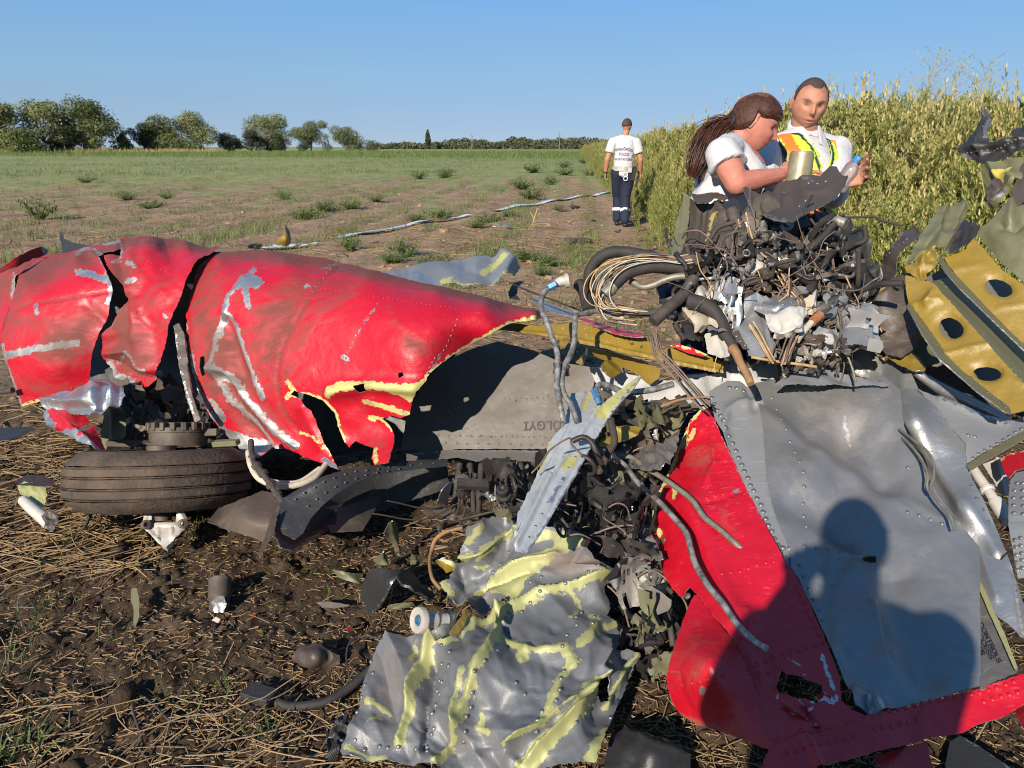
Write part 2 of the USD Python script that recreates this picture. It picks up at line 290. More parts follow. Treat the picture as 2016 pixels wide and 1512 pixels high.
def mat_simple(name, c1, c2=None, scale=8., rough=.7, metal=0., bump=.2, detail=6., spec=.4, ramp=None, bscale=None, dist=.004, rot=None, squash=None, rnd=False):
    c2 = c2 or tuple(x * .6 for x in c1)
    n = {'g': ('geometry', {}), 'n': ('noise_texture', {'scale': scale, 'detail': detail, 'roughness': .62}), 'r': ('rgb_ramp', {'ramp': ramp or [(.32, c2), (.68, c1)]}),
         'n2': ('noise_texture', {'scale': bscale or scale * 6, 'detail': 5.}), 'b': ('bump', {'strength': bump, 'distance': dist}), 'p': ('principled_bsdf', {'roughness': rough, 'metallic': metal, 'specular_ior_level': spec})}
    l = [('g.position', 'n2.vector'), ('n.fac', 'r.fac'), ('n2.fac', 'b.height'), ('b.normal', 'p.normal')]
    if squash: n['mp'] = ('mapping', {'mapping_type': 'point', 'scale': squash}); l += [('g.position', 'mp.vector'), ('mp.vector', 'n.vector')]
    else: l.append(('g.position', 'n.vector'))
    if rnd:
        n['o'] = ('object_info', {}); n['h'] = ('hsv', {}); n['mr'] = ('map_range', {'to_min': .7, 'to_max': 1.3}); l += [('o.random', 'mr.value'), ('mr.result', 'h.value'), ('r.color', 'h.color'), ('h.color', 'p.base_color')]
    else: l.append(('r.color', 'p.base_color'))
    M(name, n, l, 'p.BSDF')
def mat_leaf(name, ramp, scale=.6, trans=.35, rnd=True, rough=.6, bl=(.75, 1.25)):
    n = {'g': ('geometry', {}), 'n': ('noise_texture', {'scale': scale, 'detail': 3.}), 'r': ('rgb_ramp', {'ramp': ramp}), 'ri': ('map_range', {'to_min': bl[0], 'to_max': bl[1]}), 'h': ('hsv', {}),
         'p': ('principled_bsdf', {'roughness': rough, 'specular_ior_level': .3}), 't': ('translucent_bsdf', {}), 'x': ('mix_closure', {'fac': trans})}
    l = [('g.position', 'n.vector'), ('n.fac', 'r.fac'), ('g.random_per_island', 'ri.value'), ('ri.result', 'h.value'), ('r.color', 'h.color'), ('h.color', 'p.base_color'), ('h.color', 't.color'), ('p.BSDF', 'x.closure1'), ('t.BSDF', 'x.closure2')]
    M(name, n, l, 'x.closure')
RED = (.35, .0018, .013)
mat_layer('red_paint', RED, rough=.46, scr=.4, dust=.15, coat=.0, streak=(3.5, 40, 18), rot=(0, .75, .5), dirt=(.060, .033, .022), dirtmax=.78, var=.12, primer=(.36, .35, .13))
mat_layer('red_paint_clean', (.35, .002, .012), primer=(.36, .35, .13), rough=.42, dust=-.02, coat=.1, dirtmax=.5, var=.14)
mat_layer('grey_paint', (.16, .165, .175), rough=.5, metal=.1, wob=.1, dust=.0, dirtmax=.6, dirt=(.13, .095, .07), primer=(.34, .33, .11))
mat_layer('crumpled_grey', (.115, .12, .13), rough=.5, metal=.15, wob=.06, dust=.08, dirtmax=.6, primer=(.29, .29, .125), bumps=.22)
mat_layer('strut_paint', (.30, .32, .335), rough=.45, metal=.2, dust=-.06, dirtmax=.5, dirt=(.14, .11, .09), var=.1, primer=(.34, .32, .12))
mat_layer('aluminium_paint', (.20, .20, .205), rough=.38, metal=.5, wob=.10, dust=.06, dirtmax=.5, dirt=(.16, .12, .09), var=.1)
mat_layer('dusty_panel', (.10, .092, .084), rough=.6, metal=.1, dust=.12, dirtmax=.7, dirt=(.085, .066, .05), streak=(9, 9, 9), var=.16)
mat_layer('primer_yellow', (.18, .12, .016), rough=.48, dust=-.06, dirtmax=.7, dirt=(.055, .042, .02), primer=(.36, .33, .1), var=.25)
mat_layer('primer_olive', (.105, .102, .055), rough=.55, dust=.0, dirtmax=.6, dirt=(.1, .085, .05), primer=(.4, .32, .06), var=.22)
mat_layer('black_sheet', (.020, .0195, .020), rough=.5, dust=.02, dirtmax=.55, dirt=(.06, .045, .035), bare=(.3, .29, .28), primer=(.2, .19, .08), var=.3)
mat_layer('brown_sheet', (.050, .038, .031), rough=.55, dust=.05, dirtmax=.6, dirt=(.10, .073, .052), bare=(.34, .32, .3), primer=(.25, .2, .06), var=.3)
mat_layer('bare_sheet', (.36, .36, .36), rough=.42, metal=.75, dust=-.05, dirtmax=.5, dirt=(.2, .15, .11), var=.12)
mat_layer('white_sheet', (.36, .34, .31), rough=.6, dust=.12, dirtmax=.5, dirt=(.3, .24, .18), var=.1)
mat_simple('rivet_metal', (.2, .2, .2), (.12, .12, .12), 60, .42, .6)
mat_simple('rivet_red', (.44, .004, .015), (.3, .006, .012), 60, .4, 0)
mat_simple('rivet_dark', (.12, .1, .085), (.06, .05, .045), 60, .5, .3)
mat_simple('rivet_yellow', (.24, .17, .03), (.15, .11, .03), 60, .5, 0)
mat_simple('tyre_rubber', (.082, .058, .042), (.030, .023, .019), 13, .88, 0, .7, bscale=70, dist=.006)
mat_simple('cast_iron', (.095, .075, .06), (.042, .034, .028), 14, .65, .2, .4)
mat_layer('pale_plate', (.30, .295, .29), rough=.5, dust=.0, dirtmax=.5, dirt=(.15, .12, .09), var=.12)
mat_simple('cast_dark', (.035, .030, .027), (.016, .014, .013), 20, .55, .2, .4)
mat_simple('cast_white', (.42, .40, .37), (.28, .26, .22), 18, .5, .1, .25)
mat_simple('hose_rubber', (.030, .025, .023), (.013, .012, .012), 22, .75, 0, .4)
mat_simple('hose_brown', (.055, .043, .036), (.026, .021, .018), 25, .8, 0, .4)
mat_simple('pipe_metal', (.6, .58, .55), (.4, .37, .33), 40, .36, .55, .2, ramp=[(.35, (.10, .09, .075)), (.5, (.24, .23, .21)), (.65, (.42, .41, .38))])
mat_simple('pipe_olive', (.2, .19, .15), (.11, .1, .08), 40, .5, .3, .2)
mat_simple('blue_anodised', (.10, .22, .36), (.06, .14, .26), 30, .4, .4)
mat_simple('orange_fitting', (.6, .26, .03), (.4, .15, .02), 30, .5)
mat_simple('wire_white', (.42, .39, .32), (.3, .26, .2), 30, .6)
mat_simple('wire_brown', (.16, .11, .09), (.08, .06, .05), 30, .6)
mat_simple('wire_tan', (.42, .28, .14), (.25, .16, .08), 30, .6)
mat_simple('bark_stick', (.25, .14, .065), (.13, .075, .035), 30, .8)
mat_simple('rust', (.3, .12, .04), (.16, .06, .03), 40, .85)
mat_simple('insulation', (.46, .39, .29), (.34, .29, .22), 25, .9)
mat_simple('stub_metal', (.33, .29, .2), (.2, .17, .1), 18, .42, .45)
mat_simple('black_ink', (.025, .025, .03), (.02, .02, .025), 20, .6)
mat_simple('pale_ribbon', (.5, .56, .66), (.4, .46, .56), 3, .45)
# ------------------------------------------------------------------ the ground
def ground_h(x, y):
    r = np.hypot(x, y); near = np.clip(1.3 - r / 9, .25, 1)
    z = .030 * near * n2(x, y, 3.1, 1, 3) + .022 * near * n2(x, y, 9., 2, 3) + .013 * np.clip(1.2 - r / 6, 0, 1) * n2(x, y, 34., 3, 3)
    z += .016 * np.abs(n2(x, y, 15., 6, 3)) * np.clip(1.3 - r / 7, .1, 1)
    z += .05 * n2(x, y, .35, 4, 2) * np.clip(r / 8, 0, 1) * np.clip(60 / (r + 1), 0, 1)
    row = np.sin((x - .08 * y) * 2 * np.pi / .75 + .6 * n2(x, y, .3, 8, 2))
    return z + .018 * row * np.clip((r - 5) / 4, 0, 1) * np.clip(1.4 - r / 60, 0, 1)
th = np.concatenate([np.linspace(-180, -46, 50, endpoint=False), np.linspace(-46, 46, 540, endpoint=False), np.linspace(46, 180, 50, endpoint=False)])
rr = np.concatenate([[.25, .5], np.geomspace(.7, 40, 400), np.geomspace(42, 6000, 60)])
A, R_ = np.meshgrid(np.radians(th), rr); gx, gy = R_ * np.sin(A), R_ * np.cos(A); gz = ground_h(gx, gy)
gv = np.vstack([np.stack([gx, gy, gz], -1).reshape(-1, 3), [[0, 0, 0]]]); nt, nr = len(th), len(rr)
ii, jj = np.meshgrid(np.arange(nr - 1), np.arange(nt), indexing='ij'); j2 = (jj + 1) % nt
gf = tri(np.stack([ii * nt + jj, ii * nt + j2, (ii + 1) * nt + j2, (ii + 1) * nt + jj], -1).reshape(-1, 4))[:, ::-1]
gf = np.vstack([gf, [[j, (j + 1) % nt, nr * nt] for j in range(nt)]])
gg = Geo(gv, gf, vnormals(gv, gf))
if gg.n[:, 2].mean() < 0: gg = Geo(gv, gf[:, ::-1], -gg.n)
M('soil', {'g': ('geometry', {}), 'l': ('vector_math', {'math_type': 'multiply', 'vector2': (1, 1, 0)}), 'len': ('vector_math', {'math_type': 'length'}),
           'n1': ('noise_texture', {'scale': 14., 'detail': 8., 'roughness': .7}), 'n2': ('noise_texture', {'scale': .55, 'detail': 5., 'roughness': .6}), 'n3': ('noise_texture', {'scale': 90., 'detail': 5., 'roughness': .7}),
           'mpr': ('mapping', {'mapping_type': 'point', 'scale': (1.1, .10, 1), 'rotation': (0, 0, .08)}), 'nr': ('noise_texture', {'scale': 1.0, 'detail': 7., 'roughness': .7}), 'nf': ('noise_texture', {'scale': .9, 'detail': 9., 'roughness': .78}), 'fv': ('map_range', {'from_min': .3, 'from_max': .7, 'to_min': .55, 'to_max': 1.4}), 'hv': ('hsv', {}),
           'dark': ('rgb_ramp', {'ramp': [(.3, (.030, .020, .014)), (.55, (.078, .052, .034)), (.72, (.14, .098, .066))]}),
           'lite': ('rgb_ramp', {'ramp': [(.30, (.15, .098, .062)), (.52, (.28, .188, .12)), (.70, (.40, .285, .19))]}),
           'green': ('rgb_ramp', {'ramp': [(.3, (.13, .17, .055)), (.7, (.27, .29, .12))]}),
           'mr': ('map_range', {'from_min': 3.4, 'from_max': 6.5, 'clamp': True}), 'wob': ('math', {'math_type': 'multiply_add', 'value2': 3.5, 'value3': -1.75}), 'rs': ('math', {'math_type': 'add'}),
           'x1': ('mix', {'mix_type': 'mix'}), 'x2': ('mix', {'mix_type': 'mix'}),
           'far': ('map_range', {'from_min': 5., 'from_max': 60., 'to_min': -.20, 'to_max': .30, 'clamp': True}), 'gs': ('math', {'math_type': 'add'}), 'gm': ('map_range', {'from_min': .48, 'from_max': .58, 'to_max': .85, 'clamp': True}),
           'b1': ('bump', {'strength': .9, 'distance': .03}), 'b2': ('bump', {'strength': .9, 'distance': .01}), 'p': ('principled_bsdf', {'roughness': .95, 'specular_ior_level': .15})},
  [('g.position', 'l.vector1'), ('l.vector', 'len.vector1'), ('g.position', 'n1.vector'), ('g.position', 'n2.vector'), ('g.position', 'n3.vector'), ('g.position', 'mpr.vector'), ('mpr.vector', 'nr.vector'),
   ('n1.fac', 'dark.fac'), ('n1.fac', 'lite.fac'), ('n1.fac', 'green.fac'), ('n2.fac', 'wob.value1'), ('len.value', 'rs.value1'), ('wob.value', 'rs.value2'), ('rs.value', 'mr.value'),
   ('mr.result', 'x1.fac'), ('dark.color', 'x1.color1'), ('lite.color', 'x1.color2'), ('len.value', 'far.value'), ('far.result', 'gs.value1'), ('nr.fac', 'gs.value2'), ('gs.value', 'gm.value'),
   ('x1.color', 'x2.color1'), ('green.color', 'x2.color2'), ('gm.result', 'x2.fac'), ('g.position', 'nf.vector'), ('nf.fac', 'fv.value'), ('fv.result', 'hv.value'), ('x2.color', 'hv.color'), ('hv.color', 'p.base_color'),
   ('n1.fac', 'b1.height'), ('n3.fac', 'b2.height'), ('b1.normal', 'b2.normal'), ('b2.normal', 'p.normal')], 'p.BSDF')
single('ground', gg, 'soil', kind='structure')

def scatter_tubes(c, az, L, r, tilt, bend, sides=3, seed=0):
    """many thin three-cornered stalks at once: centres c, directions az, lengths, radii, tilts, bends"""
    n = len(c); t = np.linspace(-.5, .5, 4); d = np.stack([np.sin(az) * np.cos(tilt), np.cos(az) * np.cos(tilt), np.sin(tilt)], 1)
    s = np.stack([np.cos(az), -np.sin(az), np.zeros(n)], 1); u = np.cross(s, d)
    p = c[:, None] + d[:, None] * (t[None, :, None] * L[:, None, None]) + s[:, None] * ((t**2)[None, :, None] * bend[:, None, None] * L[:, None, None]) + u[:, None] * ((t**2)[None, :, None] * (bend[::-1] * .5)[:, None, None] * L[:, None, None])
    ang = np.arange(sides) * 2 * np.pi / sides; dd = np.cos(ang)[None, :, None] * s[:, None] + np.sin(ang)[None, :, None] * u[:, None]
    v = (p[:, :, None] + dd[:, None] * r[:, None, None, None]).reshape(-1, 3); nn = np.broadcast_to(dd[:, None], (n, 4, sides, 3)).reshape(-1, 3)
    f = []
    for i in range(3):
        for j in range(sides): a, b = i * sides + j, i * sides + (j + 1) % sides; f += [[a, b, b + sides], [a, b + sides, a + sides]]
    f += [[0, 2, 1], [9, 10, 11]] if sides == 3 else []
    f = (np.array(f)[None] + (np.arange(n) * 4 * sides)[:, None, None]).reshape(-1, 3)[:, ::-1]; return Geo(v, f, nn)
def blades(c, az, L, w, lean, seed=0, segs=3, curve=.5):
    """many flat tapering leaves rising from c, leaning over towards az"""
    n = len(c); t = np.linspace(0, 1, segs + 1); ang = lean[:, None] + curve * t[None] ** 1.5
    dx = np.cumsum(np.concatenate([np.zeros((n, 1)), np.sin(ang[:, :-1])], 1), 1) / segs * L[:, None]; dz = np.cumsum(np.concatenate([np.zeros((n, 1)), np.cos(ang[:, :-1])], 1), 1) / segs * L[:, None]
    a = np.stack([np.sin(az), np.cos(az)], 1); s = np.stack([np.cos(az), -np.sin(az)], 1); mid = np.concatenate([c[:, None, :2] + a[:, None] * dx[..., None], (c[:, None, 2] + dz)[..., None]], -1)
    prof = np.array([.5, 1., .75, .12]) if segs == 3 else np.interp(t, [0, .3, .7, 1], [.5, 1, .75, .1])
    off = np.concatenate([s, np.zeros((n, 1))], 1)[:, None] * (w[:, None] * prof[None])[..., None] / 2
    v = np.stack([mid - off, mid + off], 2).reshape(-1, 3); k = 2 * (segs + 1); f = []
    for i in range(segs): f += [[2 * i, 2 * i + 1, 2 * i + 3], [2 * i, 2 * i + 3, 2 * i + 2]]
    f = (np.array(f)[None] + (np.arange(n) * k)[:, None, None]).reshape(-1, 3); return Geo(v, f, None)
rng = np.random.default_rng(11)
def on_ground(px0, px1, py0, py1, n, power=1.0):
    px = rng.uniform(px0, px1, n); py = py0 + (py1 - py0) * rng.uniform(0, 1, n) ** power; g = G(px, py); g[:, 2] = ground_h(g[:, 0], g[:, 1]); return g
def in_field(n, r0, r1, a0=-44, a1=40, p=1.0):
    r = r0 * (r1 / r0) ** (rng.uniform(0, 1, n) ** p); a = np.radians(rng.uniform(a0, a1, n)); x, y = r * np.sin(a), r * np.cos(a); return np.stack([x, y, ground_h(x, y)], 1)
# straw: near pieces, chaff, and what lies over the field
M('straw', {'g': ('geometry', {}), 'r': ('rgb_ramp', {'ramp': [(0, (.24, .16, .08)), (.25, (.46, .33, .17)), (.6, (.62, .49, .28)), (1, (.78, .67, .45))]}), 'p': ('principled_bsdf', {'roughness': .6, 'specular_ior_level': .35})},
  [('g.random_per_island', 'r.fac'), ('r.color', 'p.base_color')], 'p.BSDF')
def straw(c, L, r, lift=.006, bias=None):
    n = len(c); az = rng.uniform(0, 2 * np.pi, n) if bias is None else rng.normal(bias, .8, n); c = c.copy(); c[:, 2] += lift + rng.uniform(0, .012, n)
    return scatter_tubes(c, az, L, r, rng.normal(0, .12, n), rng.normal(0, .25, n))
def clump(c, keep, f=1.3, seed=21): return c[n2(c[:, 0], c[:, 1], f, seed, 3) + rng.normal(0, .25, len(c)) > keep]
c1 = clump(in_field(4200, 1.1, 4.6), .05); c2 = clump(in_field(30000, 1.1, 4.2), -.3, 3.); c3 = clump(in_field(9000, 4, 14), .0, .9); c4 = clump(in_field(7000, 9, 45), .1, .5)
near_straw = join([straw(c1, rng.gamma(1.1, .045, len(c1)) + .012, rng.uniform(.0009, .0022, len(c1)), bias=1.05), straw(c2, rng.gamma(1.3, .009, len(c2)) + .005, rng.uniform(.0007, .0022, len(c2)), .003)])
lefts = on_ground(-60, 300, 860, 1140, 520); bottoms = on_ground(-20, 700, 1380, 1530, 150)
near_straw = join([near_straw, straw(lefts, rng.gamma(3, .045, len(lefts)) + .04, rng.uniform(.0013, .003, len(lefts)), .02, 1.1), straw(bottoms, rng.gamma(3, .025, len(bottoms)) + .03, rng.uniform(.0011, .0024, len(bottoms)), .012, 1.0)])
single('straw', join([near_straw, straw(c3, rng.gamma(2.2, .05, len(c3)) + .03, rng.uniform(.0022, .004, len(c3)), .012), straw(c4, rng.gamma(2.2, .07, len(c4)) + .05, rng.uniform(.004, .008, len(c4)), .02)]), 'straw', 'dry broken straw and chaff strewn over the soil of the whole field', 'straw', kind='stuff')
# clods of earth
ic = trimesh.creation.icosphere(1, 1.0)
def clods(c, size):
    n = len(c); V = np.array(ic.vertices); s = size[:, None, None] * (1 + rng.normal(0, .2, (n, len(V), 1))) * np.stack([rng.uniform(.7, 1.3, n), rng.uniform(.7, 1.3, n), rng.uniform(.5, .9, n)], 1)[:, None]
    v = (c[:, None] + V[None] * s).reshape(-1, 3); f = (np.array(ic.faces)[None] + (np.arange(n) * len(V))[:, None, None]).reshape(-1, 3); return Geo(v, f, vnormals(v, f))
k1, k2 = clump(in_field(5200, 1.1, 4.5), -.2, 2.), in_field(3200, 4.5, 26)
single('soil_clods', join([clods(k1, rng.gamma(2., .0042, len(k1)) + .003), clods(k2, rng.gamma(1.6, .007, len(k2)) + .006)]), 'soil', 'crumbled brown clods of earth lying loose on the field', 'clods', kind='stuff')
# grass and weeds
mat_leaf('grass_leaf', [(.3, (.055, .10, .022)), (.7, (.15, .2, .06))], 3., .3)
mat_leaf('weed_leaf', [(.3, (.12, .19, .045)), (.7, (.25, .32, .10))], 2., .4)
mat_leaf('tall_weed_leaf', [(.25, (.22, .29, .07)), (.5, (.40, .43, .125)), (.75, (.56, .51, .20))], .8, .5, bl=(.75, 1.5))
mat_leaf('seed_head', [(.3, (.42, .34, .13)), (.7, (.58, .50, .22))], 4., .25)
def tuft(c, k, L, spread=.05):
    cc = np.repeat(c, k, 0) + np.concatenate([rng.normal(0, spread, (len(c) * k, 2)), np.zeros((len(c) * k, 1))], 1); n = len(cc); LL = np.repeat(np.broadcast_to(L, (len(c),)), k)
    return blades(cc, rng.uniform(0, 2 * np.pi, n), LL * rng.uniform(.5, 1.15, n), LL * rng.uniform(.035, .06, n), rng.uniform(.1, .9, n), curve=.8)
gt = [G(px, py) for px, py in [(335, 1050), (365, 1045), (395, 1052), (430, 1035), (300, 1060), (350, 1390), (425, 1375), (90, 1125), (60, 1230), (30, 1290), (110, 1190), (20, 1340), (40, 1480), (10, 1495), (600, 1140), (640, 1170), (520, 1455), (230, 1245), (75, 1480), (180, 1030), (150, 1075), (480, 1020), (250, 1075)]]
gl = .75 * np.array([.10, .12, .11, .10, .08, .11, .1, .09, .11, .1, .09, .11, .13, .13, .05, .06, .1, .07, .12, .09, .09, .08, .08])
gt = np.array(gt); gt[:, 2] = ground_h(gt[:, 0], gt[:, 1])
far_t = clump(in_field(6500, 5, 60, p=.8), .2, .45, 31)
far_u = clump(in_field(15000, 42, 130, -44, 6, .8), .0, .16, 33)
single('grass', join([tuft(far_u, 4, rng.uniform(.12, .32, len(far_u)), .2), tuft(gt, 15, gl, .035), tuft(far_t, 14, rng.uniform(.05, .16, len(far_t)), .09)]), 'grass_leaf', 'sparse green grass blades growing through the straw and soil', 'grass', kind='stuff')
def weed_plant(h, k, seed, leafw=.5):
    """a low branching weed: small leaves set round many stems that lean out"""
    r = np.random.default_rng(seed); cs, az, L = [], [], []
    for i in range(k):
        a = r.uniform(0, 6.28); l = r.uniform(.1, 1.) ** .6; hh = h * (1.1 - .55 * l) * r.uniform(.6, 1.1)
        for t in np.linspace(.1, 1, 7):
            for q in range(3): cs.append([math.sin(a) * l * h * .75 * t + r.normal(0, .04 * h), math.cos(a) * l * h * .75 * t + r.normal(0, .04 * h), hh * t]); az.append(r.uniform(0, 6.28)); L.append(h * r.uniform(.07, .17))
    cs, az, L = np.array(cs), np.array(az), np.array(L); return blades(cs, az, L, L * leafw * r.uniform(.6, 1.1, len(L)), r.uniform(.2, 1.7, len(L)), segs=2, curve=.5)
# weeds one can count in the field: one of each of three kinds built, the others copied
spots = [(78, 435, .5, 0), (690, 490, .32, 1), (775, 520, .3, 1), (800, 508, .3, 2), (860, 522, .3, 0), (1040, 520, .3, 2), (1065, 545, .25, 1), (1080, 525, .3, 0), (640, 415, .5, 0), (600, 428, .45, 2), (690, 412, .45, 1), (820, 440, .42, 0), (860, 430, .35, 2), (940, 450, .38, 1), (965, 437, .35, 0), (1050, 340, .95, 2),
         (1112, 345, .7, 0), (1030, 372, .75, 1), (1048, 392, .55, 2), (1110, 330, .8, 1), (875, 350, .7, 0), (825, 352, .6, 2), (740, 400, .35, 1), (250, 395, .5, 1), (330, 392, .4, 2), (170, 360, .6, 0), (560, 395, .5, 1), (1100, 415, .3, 0), (880, 345, .7, 1), (1000, 428, .3, 0), (300, 410, .4, 0), (1150, 322, .8, 2), (1160, 345, .6, 1), (1085, 362, .55, 2)]
wl_ = ['wide low weed at the far left above the dusty red tube fragment', 'small weed just below the near end of the long tape strip', 'small weed above the left tip of the grey wing skin', 'tiny weed right of the one above the grey wing skin tip', 'weed cluster directly above the middle of the grey wing skin', 'weed just above the ragged right end of the grey wing skin', 'small weed between the grey wing skin end and the hose loops', 'small weed right of the ragged end of the grey wing skin', 'weed standing left of the long tape strip in mid field', 'weed left of and below its neighbour above the tape start', 'weed just above the near third of the long tape strip', 'weed touching the long tape strip near its middle', 'weed behind the middle of the long tape strip', 'weed below the gap between the two long tape strips', 'weed growing in the gap between the two long tape strips', 'tallest bushy weed in the row left of the walking man',
       'bushy weed right of the tallest one, left of the walking man', 'weed below the tallest bushy weed of the row', 'weed halfway between the tallest bushy weed and the tape', 'bushy weed nearest the path left of the walking man', 'leafy upright weed in mid field, right of a pair', 'leafy upright weed in mid field, left of a pair', 'lone low weed in the centre of the field', 'weed in the left half of the field, left of its close neighbour', 'weed in the left half of the field, right of its close neighbour', 'farthest weed in the left part of the field', 'weed midway between left field weeds and the tape', 'weed just above the far tape strip', 'small leafy weed beside the mid-field pair', 'weed just above the end of the far long tape', 'weed slightly above the left field pair', 'far weed closest to the walking man', 'weed left of the walking man at knee height', 'weed between the tallest bushy weed and the walking man']
proto = {}
for (px, py, h, kd), wlab in zip(spots, wl_):
    g0 = G(px, py); g0[2] = ground_h(g0[0], g0[1]) - .02
    lab, grp = wlab, 'green weeds scattered over the field'
    if kd not in proto:
        t = Thing('field_weed', lab, 'weed', grp); w = weed_plant(1.0, [52, 64, 44][kd], 70 + kd, [.42, .3, .55][kd]); t.add('leaves', w, 'weed_leaf')
        st = [tube([(0, 0, 0), (.3 * math.sin(a), .3 * math.cos(a), .5), (.5 * math.sin(a), .5 * math.cos(a), .8)], [.02, .008], 5, 3) for a in np.arange(6) * 1.05 + kd]; t.add('stem', join(st), 'pipe_olive')
        t.done(); proto[kd] = t; x = stage.GetPrimAtPath(t.path); op = UsdGeom.Xformable(x); op.ClearXformOpOrder(); op.AddTranslateOp(opSuffix='place').Set(Gf.Vec3d(*map(float, g0))); op.AddRotateZOp().Set(float(px)); op.AddScaleOp().Set(Gf.Vec3f(h, h, h))
        off = t.loc
        for ch in x.GetChildren(): UsdGeom.Xformable(ch).AddTranslateOp().Set(Gf.Vec3d(*off))
    else:
        path = unique('/World', 'field_weed'); x = UsdGeom.Xform.Define(stage, path).GetPrim(); x.GetReferences().AddInternalReference(proto[kd].path); x.SetInstanceable(True)
        o = UsdGeom.Xformable(x); o.ClearXformOpOrder(); o.AddTranslateOp(opSuffix='place').Set(Gf.Vec3d(*map(float, g0))); o.AddRotateZOp().Set(float(px * 7)); o.AddScaleOp().Set(Gf.Vec3f(h * 1.15, h * (.8 + px % 7 / 12), h * .62))
        data(x, label=lab, category='weed', group=grp)
# the low crop in the distance and small weeds in rows
cr = in_field(15000, 78, 230, -46, 8, .75); cr = cr[(n2(cr[:, 0], cr[:, 1], .05, 5, 3) + .0 > -.45) & (cr[:, 1] > 95 - .3 * cr[:, 0])]
single('green_crop', tuft(cr, 5, rng.uniform(.45, .95, len(cr)), .5), 'weed_leaf', 'band of low green crop growing along the far side of the field', 'crop', kind='stuff')
rows = in_field(14000, 7, 80, -42, 6, .9); rows = rows[np.sin((rows[:, 0] - .08 * rows[:, 1]) * 2 * np.pi / 1.5) * .55 + 1.1 * n2((rows[:, 0] - .08 * rows[:, 1]) * 1.4, rows[:, 1] * .2, .5, 17, 3) + rng.normal(0, .15, len(rows)) > .35]
single('row_weeds', tuft(rows, 9, rng.uniform(.06, .20, len(rows)), .12), 'weed_leaf', 'thin seedlings greening the field in long rows', 'seedlings', kind='stuff')
dg = in_field(5000, 205, 245, -42, -20, 1.); single('dry_grass', tuft(dg, 5, rng.uniform(.8, 1.5, len(dg)), .6), 'seed_head', 'reddish dry grass along the foot of the far trees', 'dry grass', kind='stuff')
# ------------------------------------------------------------------ trees along the far edge
mat_leaf('crown_light', [(.3, (.19, .22, .085)), (.7, (.35, .36, .16))], .25, .25, bl=(.6, 1.35))
mat_leaf('crown_mid', [(.3, (.13, .165, .055)), (.7, (.25, .275, .105))], .25, .25, bl=(.6, 1.35))
mat_leaf('crown_dark', [(.3, (.035, .048, .022)), (.7, (.085, .10, .042))], .25, .2, bl=(.6, 1.3))
mat_leaf('crown_far', [(.3, (.085, .105, .055)), (.7, (.17, .18, .085))], .08, .2, bl=(.6, 1.35))
mat_simple('bark', (.20, .16, .12), (.1, .08, .06), 1.5, .9)
def leaf_cloud(cents, rads, n, size, seed, flat=.75):
    r = np.random.default_rng(seed); w = np.array([q**2 for q in rads]); idx = r.choice(len(rads), n, p=w / w.sum()); d = r.normal(size=(n, 3)); d /= np.linalg.norm(d, axis=1, keepdims=True)
    rad = np.array(rads)[idx] * (r.uniform(.2, 1., n) ** .45) * (1 + .10 * r.normal(size=n)); c = np.array(cents)[idx] + d * rad[:, None] * np.array([1, 1, flat])
    s = size * r.uniform(.5, 1.4, n); u = r.normal(size=(n, 3)); u /= np.linalg.norm(u, axis=1, keepdims=True); nn = d + .8 * r.normal(size=(n, 3)); w2 = np.cross(nn, u); w2 /= np.linalg.norm(w2, axis=1, keepdims=True) + 1e-9; u = np.cross(w2, nn); u /= np.linalg.norm(u, axis=1, keepdims=True) + 1e-9
    v = np.stack([c - u * s[:, None], c + w2 * s[:, None] * .6, c + u * s[:, None], c - w2 * s[:, None] * .6], 1).reshape(-1, 3); f = np.arange(n)[:, None] * 4
    return Geo(v, np.vstack([np.hstack([f, f + 1, f + 2]), np.hstack([f, f + 2, f + 3])]))
def tree(cx, top, w, d, kind, label, seed, n=2600, base=292, bare=0.3, lobes=9):
    r = np.random.default_rng(seed); b = P(cx, base, d); b[2] = 0; mpp = d / F; H = CAM_H + ray(cx, top)[2] * d; W = w * mpp * 1.12; t = Thing('tree' if kind != 'crown_dark' else 'dark_bush', label, 'tree' if kind != 'crown_dark' else 'bush', None)
    cents, rads, limbs = [], [], []
    for i in range(lobes):
        a = r.uniform(0, 6.28); q = r.uniform(.25, 1) ** .6; z = H * r.uniform(bare + .12, .86); wz = math.sin(np.clip((z / H - bare * .6) / (1 - bare * .6), .05, .98) * math.pi * .92) ** .6
        rad = W * r.uniform(.13, .24); c = b + [math.cos(a) * q * (W / 2 - rad * .6) * wz, math.sin(a) * q * (W / 2 - rad * .6) * wz, min(z, H - rad * .7)]; cents.append(c); rads.append(rad)
        limbs.append(tube([b + [0, 0, H * .18], (b + [0, 0, H * .35]) * .6 + c * .4, c], [H * .012, H * .004], 5, 3))
    cents.append(b + [0, 0, H - W * .17]); rads.append(W * .19); n = int(n * 1.35)
    for q in range(4): cents.append(b + [r.uniform(-.42, .42) * W, r.uniform(-.3, .3) * W, H * r.uniform(.10, .3)]); rads.append(W * r.uniform(.10, .17))
    cents.append(b + [0, 0, H * (.5 + bare * .3)]); rads.append(W * .3)
    t.add('crown', leaf_cloud(cents, rads, int(n * 1.9), .0068 * math.hypot(W, H) + .12, seed), kind); t.add('trunk', tube([b, b + [W * .02, 0, H * .3], b + [-W * .02, 0, H * .6]], [H * .028, H * .01], 7, 4), 'bark'); t.add('limb', join(limbs), 'bark'); t.done()
